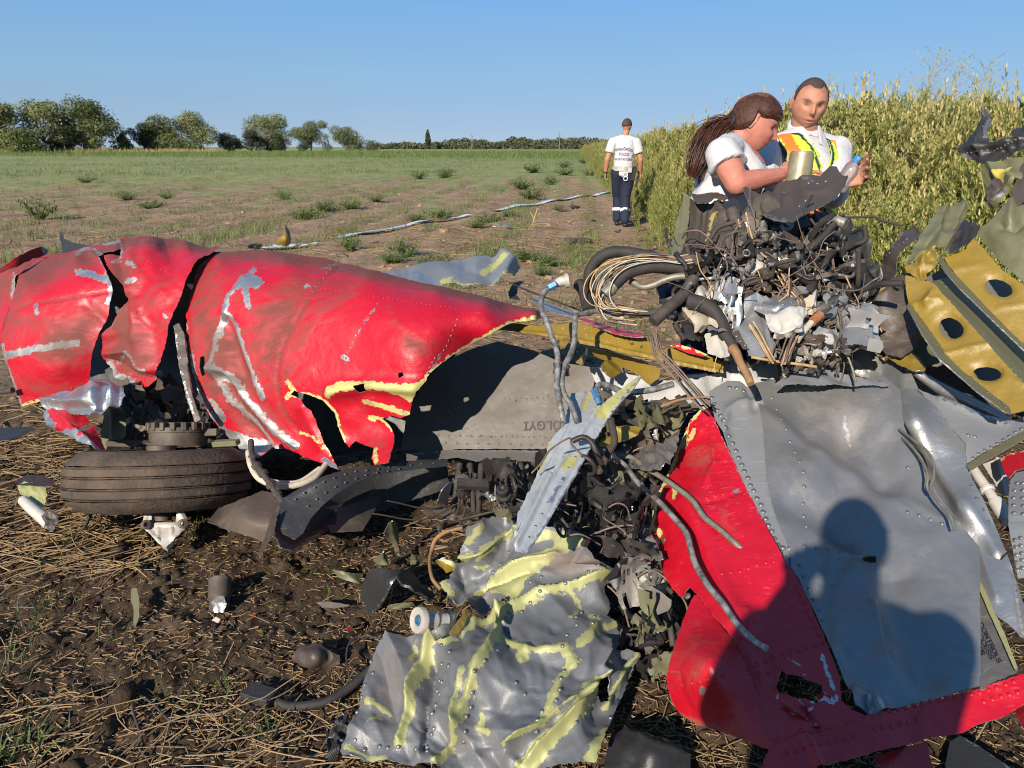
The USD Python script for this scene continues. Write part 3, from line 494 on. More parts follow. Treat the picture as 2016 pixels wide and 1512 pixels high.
TR = [(0, 190, 74, 172, 'crown_light', 'sparse pale poplar cut by the left edge of the photo', 2300, .25), (88, 193, 112, 178, 'crown_light', 'tall sparse pale green tree between the cut poplar and the biggest crown', 2300, .28), (48, 248, 96, 170, 'crown_mid', 'low olive thicket at the foot of the tall sparse pale tree', 2600, 0), (127, 222, 66, 176, 'crown_dark', 'large dark rounded bush left of the broadest tree', 3000, 0),
      (190, 192, 120, 184, 'crown_mid', 'broadest and tallest tree of the row with full rounded crown', 4200, .22), (248, 256, 30, 190, 'crown_dark', 'small dark bush just right of the broadest tree', 1100, 0), (284, 240, 56, 196, 'crown_dark', 'dark bush leading the second clump of trees', 2200, 0), (322, 222, 74, 200, 'crown_mid', 'medium green tree left of the yellowish twin crown', 2600, .15), (388, 217, 86, 205, 'crown_light', 'yellowish light tree ending the second clump', 2800, .2),
      (350, 262, 110, 200, 'crown_mid', 'low green undergrowth bush beneath the second clump of trees', 1800, 0), (448, 259, 52, 214, 'crown_dark', 'dark low bush right of the yellowish light tree', 1700, 0), (494, 252, 52, 224, 'crown_dark', 'dark bush pressed against the third tall tree', 1800, 0), (526, 224, 88, 232, 'crown_light', 'third tall light tree with notched crown behind dark bush', 2800, .2), (545, 262, 50, 230, 'crown_dark', 'dark bush at the right foot of the third tall tree', 1500, 0),
      (612, 237, 74, 252, 'crown_mid', 'rounded tree on visible trunks, second from the end of the row', 2500, .25), (682, 247, 66, 276, 'crown_mid', 'rounded tree ending the row before the distant wood', 2500, .12), (730, 275, 34, 300, 'crown_far', 'small bush after the last tree of the row', 700, 0)]
for i, (cx, top, w, d, kd, lab, n, bare) in enumerate(TR): tree(cx, top, w, d, kd, lab, 100 + i, n, bare=bare, lobes=11)
# the distant wood, a poplar and two bare trees in it
r = np.random.default_rng(5); cents, rads = [], []
prof = [(740, 283), (760, 282), (800, 279), (825, 281), (870, 277), (900, 272), (930, 273), (960, 276), (985, 279), (1003, 270), (1030, 270), (1050, 274), (1075, 272), (1110, 271), (1140, 270), (1175, 272), (1230, 276), (1300, 280)]
for px in np.arange(736, 1310, 2.6):
    top = np.interp(px, [p[0] for p in prof], [p[1] for p in prof]) + r.normal(0, 1.6); d = r.uniform(430, 560); H = CAM_H + ray(px, top)[2] * d
    for z in (H - 1.8, H * .5, H * .2): c = P(px, 290, d); c[2] = max(z, .8); cents.append(c); rads.append(r.uniform(1.5, 2.6))
single('distant_wood', leaf_cloud(cents, rads, 16000, .75, 8), 'crown_far', 'long low wood closing the far end of the field', 'wood', kind='stuff')
b = P(843, 290, 420); t = Thing('poplar_tree', 'slim upright poplar rising above the distant wood', 'tree'); hh = CAM_H + ray(843, 254)[2] * 420
t.add('crown', leaf_cloud([[b[0], b[1], z] for z in np.linspace(1.5, hh - 1, 9)], [1.0, 1.3, 1.5, 1.5, 1.4, 1.3, 1.1, .9, .6], 1300, .5, 3, 1.), 'crown_dark'); t.add('trunk', tube([[b[0], b[1], 0], [b[0], b[1], hh * .8]], [.25, .08], 6, 3), 'bark'); t.done()
for px, top, lab in ((929, 262, 'thin bare dead tree poking from the middle of the distant wood'), (1101, 258, 'thin bare dead tree at the right part of the distant wood')):
    b = P(px, 290, 425); b[2] = 0; hh = CAM_H + ray(px, top)[2] * 425; t = Thing('dead_tree', lab, 'tree'); t.add('trunk', tube([b, b + [.2, 0, hh * .6], b + [0, 0, hh]], [.32, .07], 6, 4), 'bark')
    t.add('branch', join([tube([b + [0, 0, hh * q], b + [s * .9, .2, hh * (q + .14)]], [.12, .04], 5, 3) for q, s in ((.5, 1), (.6, -1), (.72, 1), (.8, -1))]), 'bark'); t.done()
# ------------------------------------------------------------------ the wall of tall weeds on the right
mat_simple('weed_stem', (.42, .40, .15), (.26, .25, .09), 6, .8)
def tall_weed(seed, H=1.75):
    r = np.random.default_rng(seed); cs, az, L, wd, ln, hc, ha, hl = [], [], [], [], [], [], [], []; stems = [tube([(0, 0, -.02), (r.normal(0, .05), r.normal(0, .05), H * .5), (r.normal(0, .1), r.normal(0, .1), H * .93)], [.009, .003], 4, 3)]
    for i in range(36):
        t = r.uniform(.03, 1.); a = r.uniform(0, 6.28); bl = H * (.34 * (1 - t) + .07) * r.uniform(.6, 1.2); b0 = np.array([0, 0, H * t * .95]); tip = b0 + [math.sin(a) * bl * .55, math.cos(a) * bl * .55, bl * .9]; stems.append(tube([b0, (b0 + tip) / 2 + [0, 0, -.02], tip], [.004, .0015], 3, 2))
        for q in np.linspace(.2, 1.05, 9):
            for s in range(4):
                c = b0 + (tip - b0) * q + r.normal(0, .018, 3); cs.append(c); az.append(a + r.normal(0, 1.3)); l = r.uniform(.03, .085) * (1.45 - .6 * t); L.append(l); wd.append(l * r.uniform(.26, .42)); ln.append(r.uniform(.1, 1.5))
        if t > .55:
            for q in np.linspace(.5, 1.3, 7): hc.append(b0 + (tip - b0) * q + r.normal(0, .008, 3)); ha.append(r.uniform(0, 6.28)); hl.append(r.uniform(.02, .045))
    for q in np.linspace(.80, 1.10, 34): hc.append([r.normal(0, .03 * (1.12 - q) / .3), r.normal(0, .03 * (1.12 - q) / .3), H * q]); ha.append(r.uniform(0, 6.28)); hl.append(r.uniform(.025, .055))
    cs, L, hl = np.array(cs), np.array(L), np.array(hl); leaf = blades(cs, np.array(az), L, np.array(wd), np.array(ln), segs=2, curve=.6)
    head = blades(np.array(hc), np.array(ha), hl, hl * .4, r.uniform(0, .7, len(hl)), segs=2); return leaf, head, join(stems)
pi = UsdGeom.PointInstancer.Define(stage, '/World/tall_weeds'); data(pi.GetPrim(), label='dense yellow-green tall weeds standing like a wall along the right of the field', category='weeds', kind='stuff'); protos = []
for k in range(5):
    pth = f'/World/tall_weeds/weed_kind/weed' + (f'_{k:03d}' if k else ''); UsdGeom.Scope.Define(stage, '/World/tall_weeds/weed_kind'); UsdGeom.Xform.Define(stage, pth); lf, hd, stm = tall_weed(300 + k, 1.52 + .06 * k)
    lf.n = vnormals(lf.v, lf.f); hd.n = vnormals(hd.v, hd.f)
    write(pth + '/leaves', lf, 'tall_weed_leaf', 0); write(pth + '/seed_heads', hd, 'seed_head', 0); write(pth + '/stem', stm, 'weed_stem', 0); protos.append(pth)
pi.CreatePrototypesRel().SetTargets([Sdf.Path(p) for p in protos])
def edge_x(y): return np.interp(y, [0, 4.5, 6, 9, 12, 15, 25, 60, 200], [2.7, 2.6, 2.35, 2.25, 2.5, 2.75, 3.5, 6.0, 17.0])
pts, sc = [], []
for y0, y1, sp_, dep in ((3.6, 8, .15, 4.0), (8, 14, .19, 4.5), (14, 28, .27, 5.5), (28, 60, .45, 8), (60, 200, .9, 14)):
    ny, nx = int((y1 - y0) / sp_), int(dep / sp_); yy, xx = np.meshgrid(np.linspace(y0, y1, ny, endpoint=False), np.linspace(0, dep, nx), indexing='ij'); yy = yy + rng.uniform(-.5, .5, yy.shape) * sp_; xx = xx + rng.uniform(-.5, .5, xx.shape) * sp_
    x = edge_x(yy) + xx; s = np.interp(yy, [3.6, 6.5, 9], [.84, .93, 1.]) * np.clip(.62 + xx * .5, .45, 1.0) * (1 + .10 * n2(x, yy, .7, 41, 3)) * rng.uniform(.86, 1.12, x.shape); pts.append(np.stack([x.ravel(), yy.ravel(), np.full(x.size, -.02)], 1)); sc.append(s.ravel())
ex = np.stack([edge_x(np.linspace(8, 40, 120)) + rng.normal(-.12, .22, 120), np.linspace(8, 40, 120), np.full(120, -.02)], 1); pts.append(ex); sc.append(rng.uniform(.16, .42, 120))
pts, sc = np.vstack(pts), np.concatenate(sc); ang = rng.uniform(0, 2 * np.pi, len(pts)); tl = rng.normal(0, .07, (len(pts), 2))
pi.CreatePositionsAttr(Vt.Vec3fArray.FromNumpy(pts.astype(np.float32))); pi.CreateScalesAttr(Vt.Vec3fArray.FromNumpy(np.repeat(sc[:, None], 3, 1).astype(np.float32))); pi.CreateProtoIndicesAttr(Vt.IntArray.FromNumpy(rng.integers(0, 5, len(pts)).astype(np.int32)))
q = [trimesh.transformations.quaternion_from_euler(t_[0], t_[1], a_) for t_, a_ in zip(tl, ang)]
pi.CreateOrientationsAttr(Vt.QuathArray([Gf.Quath(float(k[0]), float(k[1]), float(k[2]), float(k[3])) for k in q]))
# three tall grass heads against the sky
for px, top, d, lab in ((1840, 125, 6.0, 'tallest feathery grass stalk standing out against the sky'), (1882, 138, 6.3, 'middle feathery grass stalk against the sky, right of the tallest'), (1940, 145, 6.2, 'shorter feathery grass stalk against the sky, nearest the right edge')):
    tp = P(px, top, d); b = np.array([tp[0] - .12, tp[1], 0]); t = Thing('grass_stalk', lab, 'grass stalk'); mid = (b + tp) / 2 + [-.03, 0, .1]; t.add('stem', tube([b, mid, tp], [.004, .0015], 5, 6), 'tall_weed_leaf'); br, hd = [], []
    for q_ in np.linspace(.82, .99, 9):
        for s in (-1, 1, .4): a = b + (tp - b) * q_; a[2] += .05; e = a + np.array([s * .11 * (1.15 - q_) * 6, rng.normal(0, .05), .10]); br.append(tube([a, (a + e) / 2 + [0, 0, .02], e], [.0016, .0009], 4, 2)); hd += [a + (e - a) * w_ for w_ in np.linspace(.3, 1, 6)]
    hd = np.array(hd); t.add('branch', join(br), 'seed_head', kind='stuff'); l_ = rng.uniform(.014, .026, len(hd)); t.add('seed_head', blades(hd, rng.uniform(0, 6.28, len(hd)), l_, l_ * .4, rng.uniform(.2, 1.4, len(hd)), segs=2), 'seed_head', kind='stuff'); t.done()
# ------------------------------------------------------------------ the red fuselage lying on its side
def barrel(stations, prof=((0, .44), (.03, .30), (.09, .18), (.2, .08), (.38, .015), (.58, 0), (.8, .03), (1, .09))):
    out = []
    for (x0, y0, x1, y1, d, k) in stations:
        for t, b in prof: out.append((x0 + (x1 - x0) * t, y0 + (y1 - y0) * t, d + b * k))
    return out
fus = Thing('red_fuselage', 'long red riveted fuselage of the crashed aircraft lying on its side, torn open at right', 'fuselage')
B_out = [(429, 497), (500, 492), (560, 498), (640, 510), (720, 530), (790, 548), (860, 565), (920, 577), (990, 594), (1063, 615), (1068, 626), (1040, 631), (1000, 638), (975, 652), (935, 672), (905, 690), (880, 707), (860, 722), (845, 735), (838, 750), (822, 765), (812, 790), (808, 815), (790, 823), (770, 818), (748, 826), (762, 836), (773, 858), (774, 880), (766, 912), (740, 917), (733, 905), (738, 882), (722, 878), (700, 868), (688, 882), (679, 871), (668, 843), (660, 812), (638, 787), (610, 777), (582, 768), (574, 776), (598, 786), (618, 807), (632, 840), (645, 875), (658, 905), (668, 926), (640, 915), (600, 900), (566, 882), (536, 880), (510, 902), (484, 898), (468, 877), (440, 850), (416, 821), (388, 771), (372, 710), (366, 654), (366, 604), (382, 540), (402, 515)]
hole_a = [(396, 703), (404, 700), (408, 715), (406, 736), (399, 740), (395, 722)]
hole_b = [(786, 733), (793, 732), (796, 738), (789, 742), (785, 739)]
hole_c = [(706, 758), (728, 753), (727, 769), (712, 773)]
fold1 = [(418, 727), (432, 754), (452, 788), (485, 821), (516, 852), (554, 882)]
fold2 = [(418, 722), (452, 738), (471, 760), (493, 788), (527, 824), (549, 846), (585, 878)]
left_br = [(482, 549), (471, 566), (452, 585), (446, 616), (435, 641), (427, 677), (420, 716), (418, 727)]
right_br = [(446, 616), (463, 638), (477, 677), (490, 710), (504, 746), (516, 768), (521, 782)]
seam = [(668, 527), (630, 560), (600, 600), (574, 650), (555, 690), (547, 738), (552, 790), (566, 822), (590, 850)]
B = Sheet(B_out, barrel([(429, 496, 455, 862, 2.96, 1), (560, 498, 560, 890, 2.83, 1), (720, 530, 705, 872, 2.68, .9), (860, 565, 805, 820, 2.58, .8), (960, 587, 930, 676, 2.66, .6), (1060, 615, 1040, 632, 2.74, .5)]) + [(740, 915, 2.62), (660, 920, 2.72)], step=4.2, thick=.0025, holes=(hole_a, hole_b, hole_c), rag=.9,
          folds=[(fold1, .022, 7), (fold2, .026, 8), (left_br, .010, 7), (right_br, .010, 7), (seam, -.006, 2.5), ([(436, 745), (470, 800), (520, 870)], -.035, 16, 'soft'), ([(448, 640), (462, 690), (480, 745)], -.028, 16, 'soft'), ([(700, 800), (760, 850)], -.02, 25, 'soft'), ([(600, 800), (640, 880)], .02, 14, 'soft'), ([(660, 770), (730, 757), (815, 760)], .03, 14, 'soft'), ([(382, 540), (368, 604), (370, 710), (400, 800)], -.012, 5)],
          bump=.006, bumpf=.012, ridge=.003, crease=(.0025, 130, 3),
          marks=[(0, 'line', left_br, 5), (0, 'line', right_br, 5.5), (0, 'line', fold2, 8), (0, 'line', fold1, 4.5), (0, 'poly', [(470, 560), (502, 528), (500, 545), (520, 553), (506, 572), (492, 560), (492, 606), (484, 590), (478, 570)], 0), (0, 'line', [(486, 549), (502, 533)], 3.5), (0, 'line', [(486, 549), (518, 555)], 3.5), (0, 'line', [(482, 556), (490, 604)], 6), (0, 'line', [(396, 779), (421, 796), (441, 824)], 6), (0, 'line', [(418, 812), (454, 860)], 6), (0, 'poly', [(446, 843), (515, 870), (540, 880), (500, 905), (480, 897)], 0), (0, 'poly', [(418, 725), (450, 735), (470, 760), (440, 750)], 2), (0, 'line', [(366, 640), (378, 740), (425, 835)], 1.6),
                 (0, 'line', [(380, 700), (384, 745), (391, 775)], 3), (0, 'line', [(870, 690), (846, 735)], .6), (0, 'line', [(746, 599), (721, 635), (702, 663)], .7), (0, 'line', [(600, 563), (612, 564)], 2.6), (0, 'line', [(635, 530), (668, 520)], 1.5), (0, 'line', [(676, 704), (686, 708)], 4), (0, 'line', [(640, 905), (668, 926)], 5),
                 (1, 'line', [(1066, 624), (1000, 638), (935, 672), (880, 707), (845, 735), (838, 750)], 4), (1, 'poly', [(643, 776), (650, 760), (680, 750), (730, 750), (800, 753), (836, 748), (822, 768), (812, 790), (806, 784), (770, 766), (720, 764), (668, 769), (655, 782)], 1), (1, 'line', [(715, 792), (760, 800), (806, 815)], 5), (1, 'line', [(574, 776), (610, 777), (638, 787), (660, 812), (668, 843), (679, 871)], 4.5), (1, 'line', [(569, 752), (582, 770), (565, 784)], 4.5), (1, 'line', [(722, 827), (750, 828), (768, 845)], 4), (1, 'line', [(742, 915), (740, 885)], 4), (1, 'line', [(590, 850), (625, 860), (640, 885)], 2), (1, 'line', [(640, 868), (655, 905)], 2),
                 (2, 'poly', [(405, 480), (500, 480), (700, 515), (920, 570), (1063, 608), (1063, 622), (900, 585), (700, 540), (560, 516), (430, 510)], 0, 14, 1.0), (2, 'poly', [(366, 560), (400, 520), (440, 530), (420, 600), (410, 700), (420, 790), (380, 740)], 0, 40, .55), (2, 'poly', [(470, 600), (560, 560), (640, 540), (600, 640), (550, 760), (510, 740)], 0, 30, .5), (2, 'poly', [(760, 600), (830, 680), (850, 700), (800, 690)], 0, 14, .62), (2, 'poly', [(380, 600), (480, 640), (560, 860), (480, 870), (400, 780)], 0, 30, .6), (2, 'poly', [(600, 540), (700, 560), (660, 620), (600, 640)], 0, 30, .4), (2, 'line', seam, 1.2, 1.6), (2, 'poly', [(690, 860), (770, 850), (770, 900)], 0, 20, .4)], seed=5)
fus.add('skin', B, 'red_paint', label='middle red skin with a silver forked tear')
A2_out = [(239, 474), (278, 474), (333, 481), (400, 490), (432, 497), (404, 514), (394, 523), (369, 559), (355, 592), (344, 625), (337, 645), (328, 687), (320, 718), (314, 745), (304, 758), (278, 767), (258, 753), (236, 730), (220, 706), (213, 690), (214, 656), (226, 640), (239, 610), (250, 590), (248, 570), (217, 527), (206, 505), (236, 500)]
A2 = Sheet(A2_out, barrel([(430, 497, 320, 760, 3.02, 1), (300, 477, 262, 760, 3.12, 1), (228, 474, 215, 720, 3.18, 1)]), step=4, rag=1., bump=.008, ridge=.006, bumpf=.03, crease=(.016, 70, 3),
           folds=[([(262, 600), (280, 660), (300, 720)], .03, 16, 'soft'), ([(250, 590), (262, 640)], -.03, 12, 'soft'), ([(222, 690), (262, 690), (312, 730)], .03, 8), ([(225, 705), (270, 730), (310, 745)], -.02, 7), ([(236, 500), (245, 560)], -.02, 12, 'soft'), ([(215, 540), (240, 575)], .015, 8)],
           marks=[(0, 'line', [(240, 480), (236, 510), (226, 520)], 2.5), (0, 'line', [(252, 520), (270, 532)], 3), (0, 'line', [(250, 556), (270, 552)], 5), (0, 'line', [(222, 702), (240, 712), (262, 690)], 1.6), (0, 'line', [(323, 615), (338, 634)], 2), (0, 'line', [(219, 598), (226, 640)], 4), (0, 'poly', [(245, 730), (275, 745), (262, 770), (250, 755)], 0), (0, 'line', [(224, 712), (250, 750), (278, 768)], 4), (0, 'line', [(295, 730), (312, 742)], 4), (0, 'line', [(262, 690), (285, 705), (312, 730)], 1.5), (2, 'poly', [(230, 468), (420, 480), (420, 505), (330, 498), (235, 490)], 0, 14, .9), (2, 'poly', [(215, 500), (255, 520), (280, 620), (320, 700), (300, 745), (225, 720), (215, 600)], 0, 30, .85), (2, 'poly', [(270, 580), (340, 560), (335, 640), (310, 680)], 0, 30, .5)], seed=6)
fus.add('skin', A2, 'red_paint', label='creased red skin panel left of the dark gap')
A1_out = [(167, 489), (205, 480), (236, 474), (238, 490), (206, 497), (196, 508), (211, 537), (222, 562), (222, 577), (217, 598), (213, 620), (205, 633), (192, 664), (181, 698), (178, 731), (175, 762), (139, 773), (83, 789), (42, 801), (28, 765), (17, 726), (11, 690), (8, 660), (20, 620), (32, 570), (40, 535), (66, 515), (100, 505), (140, 497)]
A1 = Sheet(A1_out, barrel([(232, 474, 178, 760, 3.16, 1), (150, 496, 110, 784, 3.16, 1), (40, 530, 36, 800, 3.24, 1)]), step=4, rag=.8, bump=.007, bumpf=.015, ridge=.003,
           folds=[([(36, 612), (60, 598), (120, 588), (220, 572)], -.006, 2.5), ([(153, 500), (176, 494), (200, 515), (222, 560)], .012, 6), ([(100, 500), (40, 600), (14, 700)], .01, 20, 'soft'), ([(205, 633), (170, 600)], -.012, 12, 'soft')],
           marks=[(0, 'line', [(155, 537), (180, 540), (214, 553), (222, 575), (214, 596)], 6), (0, 'line', [(153, 503), (168, 492), (190, 494), (206, 520), (218, 545)], 3), (0, 'line', [(194, 500), (232, 520)], 4), (0, 'line', [(205, 480), (245, 474)], 4), (0, 'line', [(18, 701), (60, 688), (110, 680), (152, 675)], 7), (0, 'line', [(70, 600), (72, 615)], 3.5), (0, 'line', [(11, 680), (18, 735), (42, 800)], 2.6), (1, 'line', [(42, 800), (84, 789)], 5), (2, 'line', [(6, 652), (36, 612), (60, 598), (120, 588), (220, 572)], 1.2, 1.5), (2, 'poly', [(30, 530), (100, 505), (170, 489), (240, 474), (240, 500), (180, 520), (100, 550), (60, 580), (20, 640)], 0, 26, .85), (2, 'poly', [(60, 700), (110, 640), (200, 600), (190, 690), (130, 720)], 0, 30, .8), (2, 'poly', [(60, 740), (160, 700), (176, 760), (80, 785)], 0, 40, .4), (2, 'poly', [(150, 505), (195, 510), (215, 545), (190, 540)], 0, 20, .5), (2, 'poly', [(10, 610), (60, 600), (80, 640), (10, 670)], 0, 25, .5)], seed=7)
fus.add('skin', A1, 'red_paint', label='leftmost red skin panel with a torn silver strip')
A0 = Sheet([(-30, 560), (0, 540), (36, 527), (62, 515), (100, 503), (60, 520), (36, 545), (26, 590), (12, 640), (2, 668), (-10, 690), (-30, 700)], [(-30, 560, 3.75), (100, 503, 3.62), (20, 620, 3.42), (-20, 690, 3.45), (40, 540, 3.5)], step=5, rag=1.5, bump=.012, bumpf=.03, ridge=.01, marks=[(0, 'line', [(35, 545), (28, 575), (26, 600)], 4), (2, 'poly', [(-30, 540), (100, 500), (30, 570), (-30, 640)], 0, 30, .8)], seed=8)
fus.add('skin', A0, 'red_paint', label='dull dented red skin behind the leftmost panel')
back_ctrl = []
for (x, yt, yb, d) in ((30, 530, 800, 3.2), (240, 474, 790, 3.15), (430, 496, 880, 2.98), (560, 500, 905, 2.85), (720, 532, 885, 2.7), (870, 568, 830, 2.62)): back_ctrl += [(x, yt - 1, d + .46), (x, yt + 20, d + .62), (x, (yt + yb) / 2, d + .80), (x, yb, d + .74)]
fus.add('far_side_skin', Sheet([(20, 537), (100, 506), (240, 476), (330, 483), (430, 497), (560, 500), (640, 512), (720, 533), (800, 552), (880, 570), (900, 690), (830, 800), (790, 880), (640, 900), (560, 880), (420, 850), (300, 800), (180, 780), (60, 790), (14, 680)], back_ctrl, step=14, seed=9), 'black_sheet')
fus.each('rivet', rivets(B, [[(527, 557), (577, 566), (618, 567), (666, 574), (721, 582), (777, 591), (832, 599), (902, 610)], [(536, 733), (541, 690), (560, 650), (588, 600), (618, 560), (655, 528)], [(556, 742), (561, 790), (575, 820)], [(386, 700), (398, 760), (424, 812)]], 9.5, .0042, seed=1) + rivets(A1, [[(40, 615), (64, 604), (120, 594), (214, 580)], [(52, 794), (90, 781), (170, 757)]], 13, .005, seed=2) + rivets(A2, [[(300, 527), (350, 545)], [(270, 615), (300, 625), (330, 630)], [(240, 722), (270, 735), (300, 748)]], 9, .0045, seed=3), 'rivet_red')
fus.each('rivet', rivets(B, [[(902, 627), (888, 660), (874, 688), (854, 707), (841, 735)], [(740, 608), (721, 635), (702, 663), (688, 691), (679, 725)], [(660, 520), (640, 545), (612, 575)], [(378, 690), (384, 745), (410, 805)]], 11, .0045, seed=4), 'rivet_metal')
# the broken frame standing in the dark gap
fus.add('frame', Sheet([(342, 642), (352, 636), (362, 655), (368, 720), (378, 780), (394, 826), (384, 832), (366, 780), (352, 720)], [(345, 640, 3.05), (390, 830, 2.92), (365, 730, 2.98)], step=4, thick=.012, rag=1., bump=.003, bumpf=.05, marks=[(0, 'line', [(343, 645), (354, 725), (385, 830)], 1)], seed=10), 'brown_sheet')
fus.done()
# the crushed flap of silver and red metal below the leftmost panel
fl = Thing('crushed_skin_flap', 'crumpled silver and red skin flap folded under the leftmost red panel', 'metal flap')
S1 = Sheet([(84, 792), (112, 781), (150, 773), (178, 762), (204, 755), (226, 762), (245, 772), (247, 790), (214, 806), (176, 818), (120, 812), (90, 806)], [(84, 795, 3.02), (245, 775, 2.9), (170, 785, 2.82), (170, 760, 3.0), (150, 815, 2.86)], step=3.4, rag=1.8, folds=[([(90, 795), (140, 795), (240, 780)], .03, 6), ([(95, 805), (160, 806), (235, 795)], -.03, 6), ([(180, 770), (215, 785)], .025, 7)], bump=.008, bumpf=.05, ridge=.008, crease=(.014, 34, 4), base=(1, 0, 0), marks=[], seed=11)
fl.add('upper_fold', S1, 'red_paint')
S2 = Sheet([(88, 812), (125, 812), (170, 822), (182, 838), (200, 868), (207, 884), (190, 894), (168, 884), (150, 866), (130, 858), (110, 846), (92, 836)], [(88, 820, 2.98), (205, 885, 2.72), (150, 850, 2.78), (170, 820, 2.88)], step=3.4, rag=1.6, folds=[([(110, 815), (150, 850), (185, 890)], .025, 7), ([(92, 836), (150, 845)], -.02, 8)], bump=.006, bumpf=.05, crease=(.014, 40, 3), base=(.2, 0, 0), marks=[(0, 'line', [(130, 858), (168, 884), (190, 894)], 11), (0, 'line', [(155, 858), (182, 840)], 4), (0, 'line', [(88, 815), (100, 836)], 9)], seed=12)
fl.add('lower_fold', S2, 'red_paint'); fl.done()
single('torn_metal_plate', Sheet([(124, 500), (117, 466), (120, 452), (126, 470), (150, 478), (176, 484), (168, 492), (140, 499)], [(120, 455, 4.2), (176, 486, 4.0), (124, 500, 4.05)], step=4, seed=13), 'black_sheet', 'dark torn plate sticking up behind the left top of the red fuselage', 'metal plate')
single('red_tube_fragment', Sheet([(-20, 545), (0, 528), (30, 508), (60, 492), (82, 485), (93, 492), (92, 506), (60, 514), (34, 526), (0, 548), (-20, 560)], [(-20, 550, 3.95), (90, 490, 3.95), (40, 500, 3.82), (30, 525, 3.85)], step=4, rag=.8, bump=.004, marks=[(0, 'line', [(84, 486), (93, 505)], 4), (2, 'poly', [(-20, 530), (90, 490), (90, 510), (-20, 560)], 0, 40, .8)], seed=14), 'red_paint', 'dusty dull red tube fragment at the left edge behind the fuselage', 'tube fragment')
# grey upper side of the fuselage that lies behind the ridge
single('grey_wing_skin', Sheet([(735, 552), (760, 538), (800, 530), (850, 522), (900, 517), (960, 510), (985, 512), (1002, 507), (1018, 520), (1022, 536), (1012, 552), (985, 568), (940, 574), (880, 566), (800, 556)], [(735, 552, 3.5), (1000, 510, 3.9), (1015, 545, 3.7), (900, 515, 3.95), (880, 560, 3.45), (950, 545, 3.62)], step=4, rag=1.6, folds=[([(990, 515), (1005, 530), (985, 560)], .05, 12, 'soft'), ([(800, 540), (900, 530)], .015, 12, 'soft')], bump=.008, bumpf=.03, crease=(.02, 80, 3), marks=[(1, 'line', [(880, 565), (940, 574), (985, 568), (1012, 552)], 2.5), (1, 'line', [(950, 545), (970, 530), (990, 525)], 5), (1, 'poly', [(865, 556), (888, 555), (890, 568), (870, 567)], 0), (0, 'line', [(806, 552), (820, 545), (850, 560)], 4), (0, 'line', [(1002, 510), (1018, 530)], 3), (2, 'poly', [(735, 535), (860, 520), (800, 556)], 0, 30, .5)], seed=15), 'grey_paint', 'grey painted wing skin with ragged right end lying behind the red fuselage', 'wing skin')
single('dark_metal_shard', Sheet([(1000, 575), (1010, 556), (1032, 553), (1020, 566), (1016, 580), (1024, 590), (1004, 588)], [(1000, 575, 3.7), (1030, 553, 3.8), (1020, 590, 3.6)], step=4, seed=16), 'black_sheet', 'small black bent shard at the right end of the grey wing skin', 'metal shard')
single('grey_fairing_piece', Sheet([(1041, 585), (1060, 588), (1085, 598), (1110, 607), (1146, 620), (1120, 622), (1090, 616), (1068, 606)], [(1041, 585, 3.3), (1146, 620, 3.0), (1085, 600, 3.15), (1090, 615, 3.0)], step=4, seed=17, marks=[(0, 'line', [(1060, 588), (1088, 612)], 1.2)]), 'grey_paint', 'dark grey curved fairing piece behind the right tip of the red fuselage', 'fairing')
# ------------------------------------------------------------------ the wheel
ctr = P(316, 941, 2.86); axis = np.array([-.015, .345, .939]); axis /= np.linalg.norm(axis)
wh = Thing('landing_gear_wheel', 'muddy grooved aircraft tyre lying flat beneath the red fuselage', 'wheel')
R0, Wd = .318, .212
prof = []
for t in np.linspace(-1, 1, 61):
    z = t * Wd / 2; r = R0 * (1 - .33 * max(0, abs(t) - .42) ** 1.9 * 1.75)
    for gpos in (-.52, -.18, .18, .52):
        if abs(t - gpos) < .03: r -= .009
    prof.append((r, z))
prof = [(.17, -Wd / 2 * .86), (.22, -Wd / 2 * .97)] + prof + [(.22, Wd / 2 * .97), (.17, Wd / 2 * .86), (.165, Wd / 2 * .3)]
ty = lathe(prof, ctr, axis, 120, 60); ty.v += ty.n * (.005 * n2(ty.v[:, 0] + ty.v[:, 2], ty.v[:, 1], 11., 3, 5))[:, None]; wh.add('tyre', ty, 'tyre_rubber')
Rw = frame(axis); top = ctr + axis * Wd / 2
wh.add('rim', lathe([(.0, -.10), (.165, -.10), (.168, .10), (.14, .105), (.13, .06), (.05, .06), (.05, .12), (0, .12)], ctr, axis, 40), 'cast_iron')
bd = P(352, 862, 3.02); bt = Thing('brake_unit', 'toothed cast metal brake drum sitting on top of the muddy tyre', 'brake drum')
bt.add('drum', lathe([(0, -.03), (.105, -.03), (.108, .02), (.112, .022), (.112, .04), (.09, .045), (.09, .06), (0, .06)], bd, axis, 48), 'cast_iron')
for k in range(18): a = k * 2 * np.pi / 18; bt.add('tooth', box(bd + Rw @ np.array([.108 * math.cos(a), .108 * math.sin(a), .045]), (.022, .018, .032), Rw @ trimesh.transformations.rotation_matrix(a, [0, 0, 1])[:3, :3], .3), 'cast_iron')
bt.add('bracket', box(bd + Rw @ np.array([-.13, 0, .02]), (.05, .05, .03), Rw, .2), 'cast_iron'); bt.done()
wh.add('hub', lathe([(0, 0), (.03, 0), (.03, .10), (0, .10)], P(321, 1024, 2.84), axis, 16), 'cast_iron'); wh.done()
fk = Thing('wheel_fork_bracket', 'pale cast wheel bracket with two bolt eyes under the muddy tyre', 'bracket')
fo = [(286, 1004), (296, 1002), (300, 1028), (346, 1028), (348, 1002), (360, 1004), (372, 1028), (366, 1040), (344, 1062), (326, 1078), (312, 1070), (296, 1052), (281, 1040), (280, 1030)]
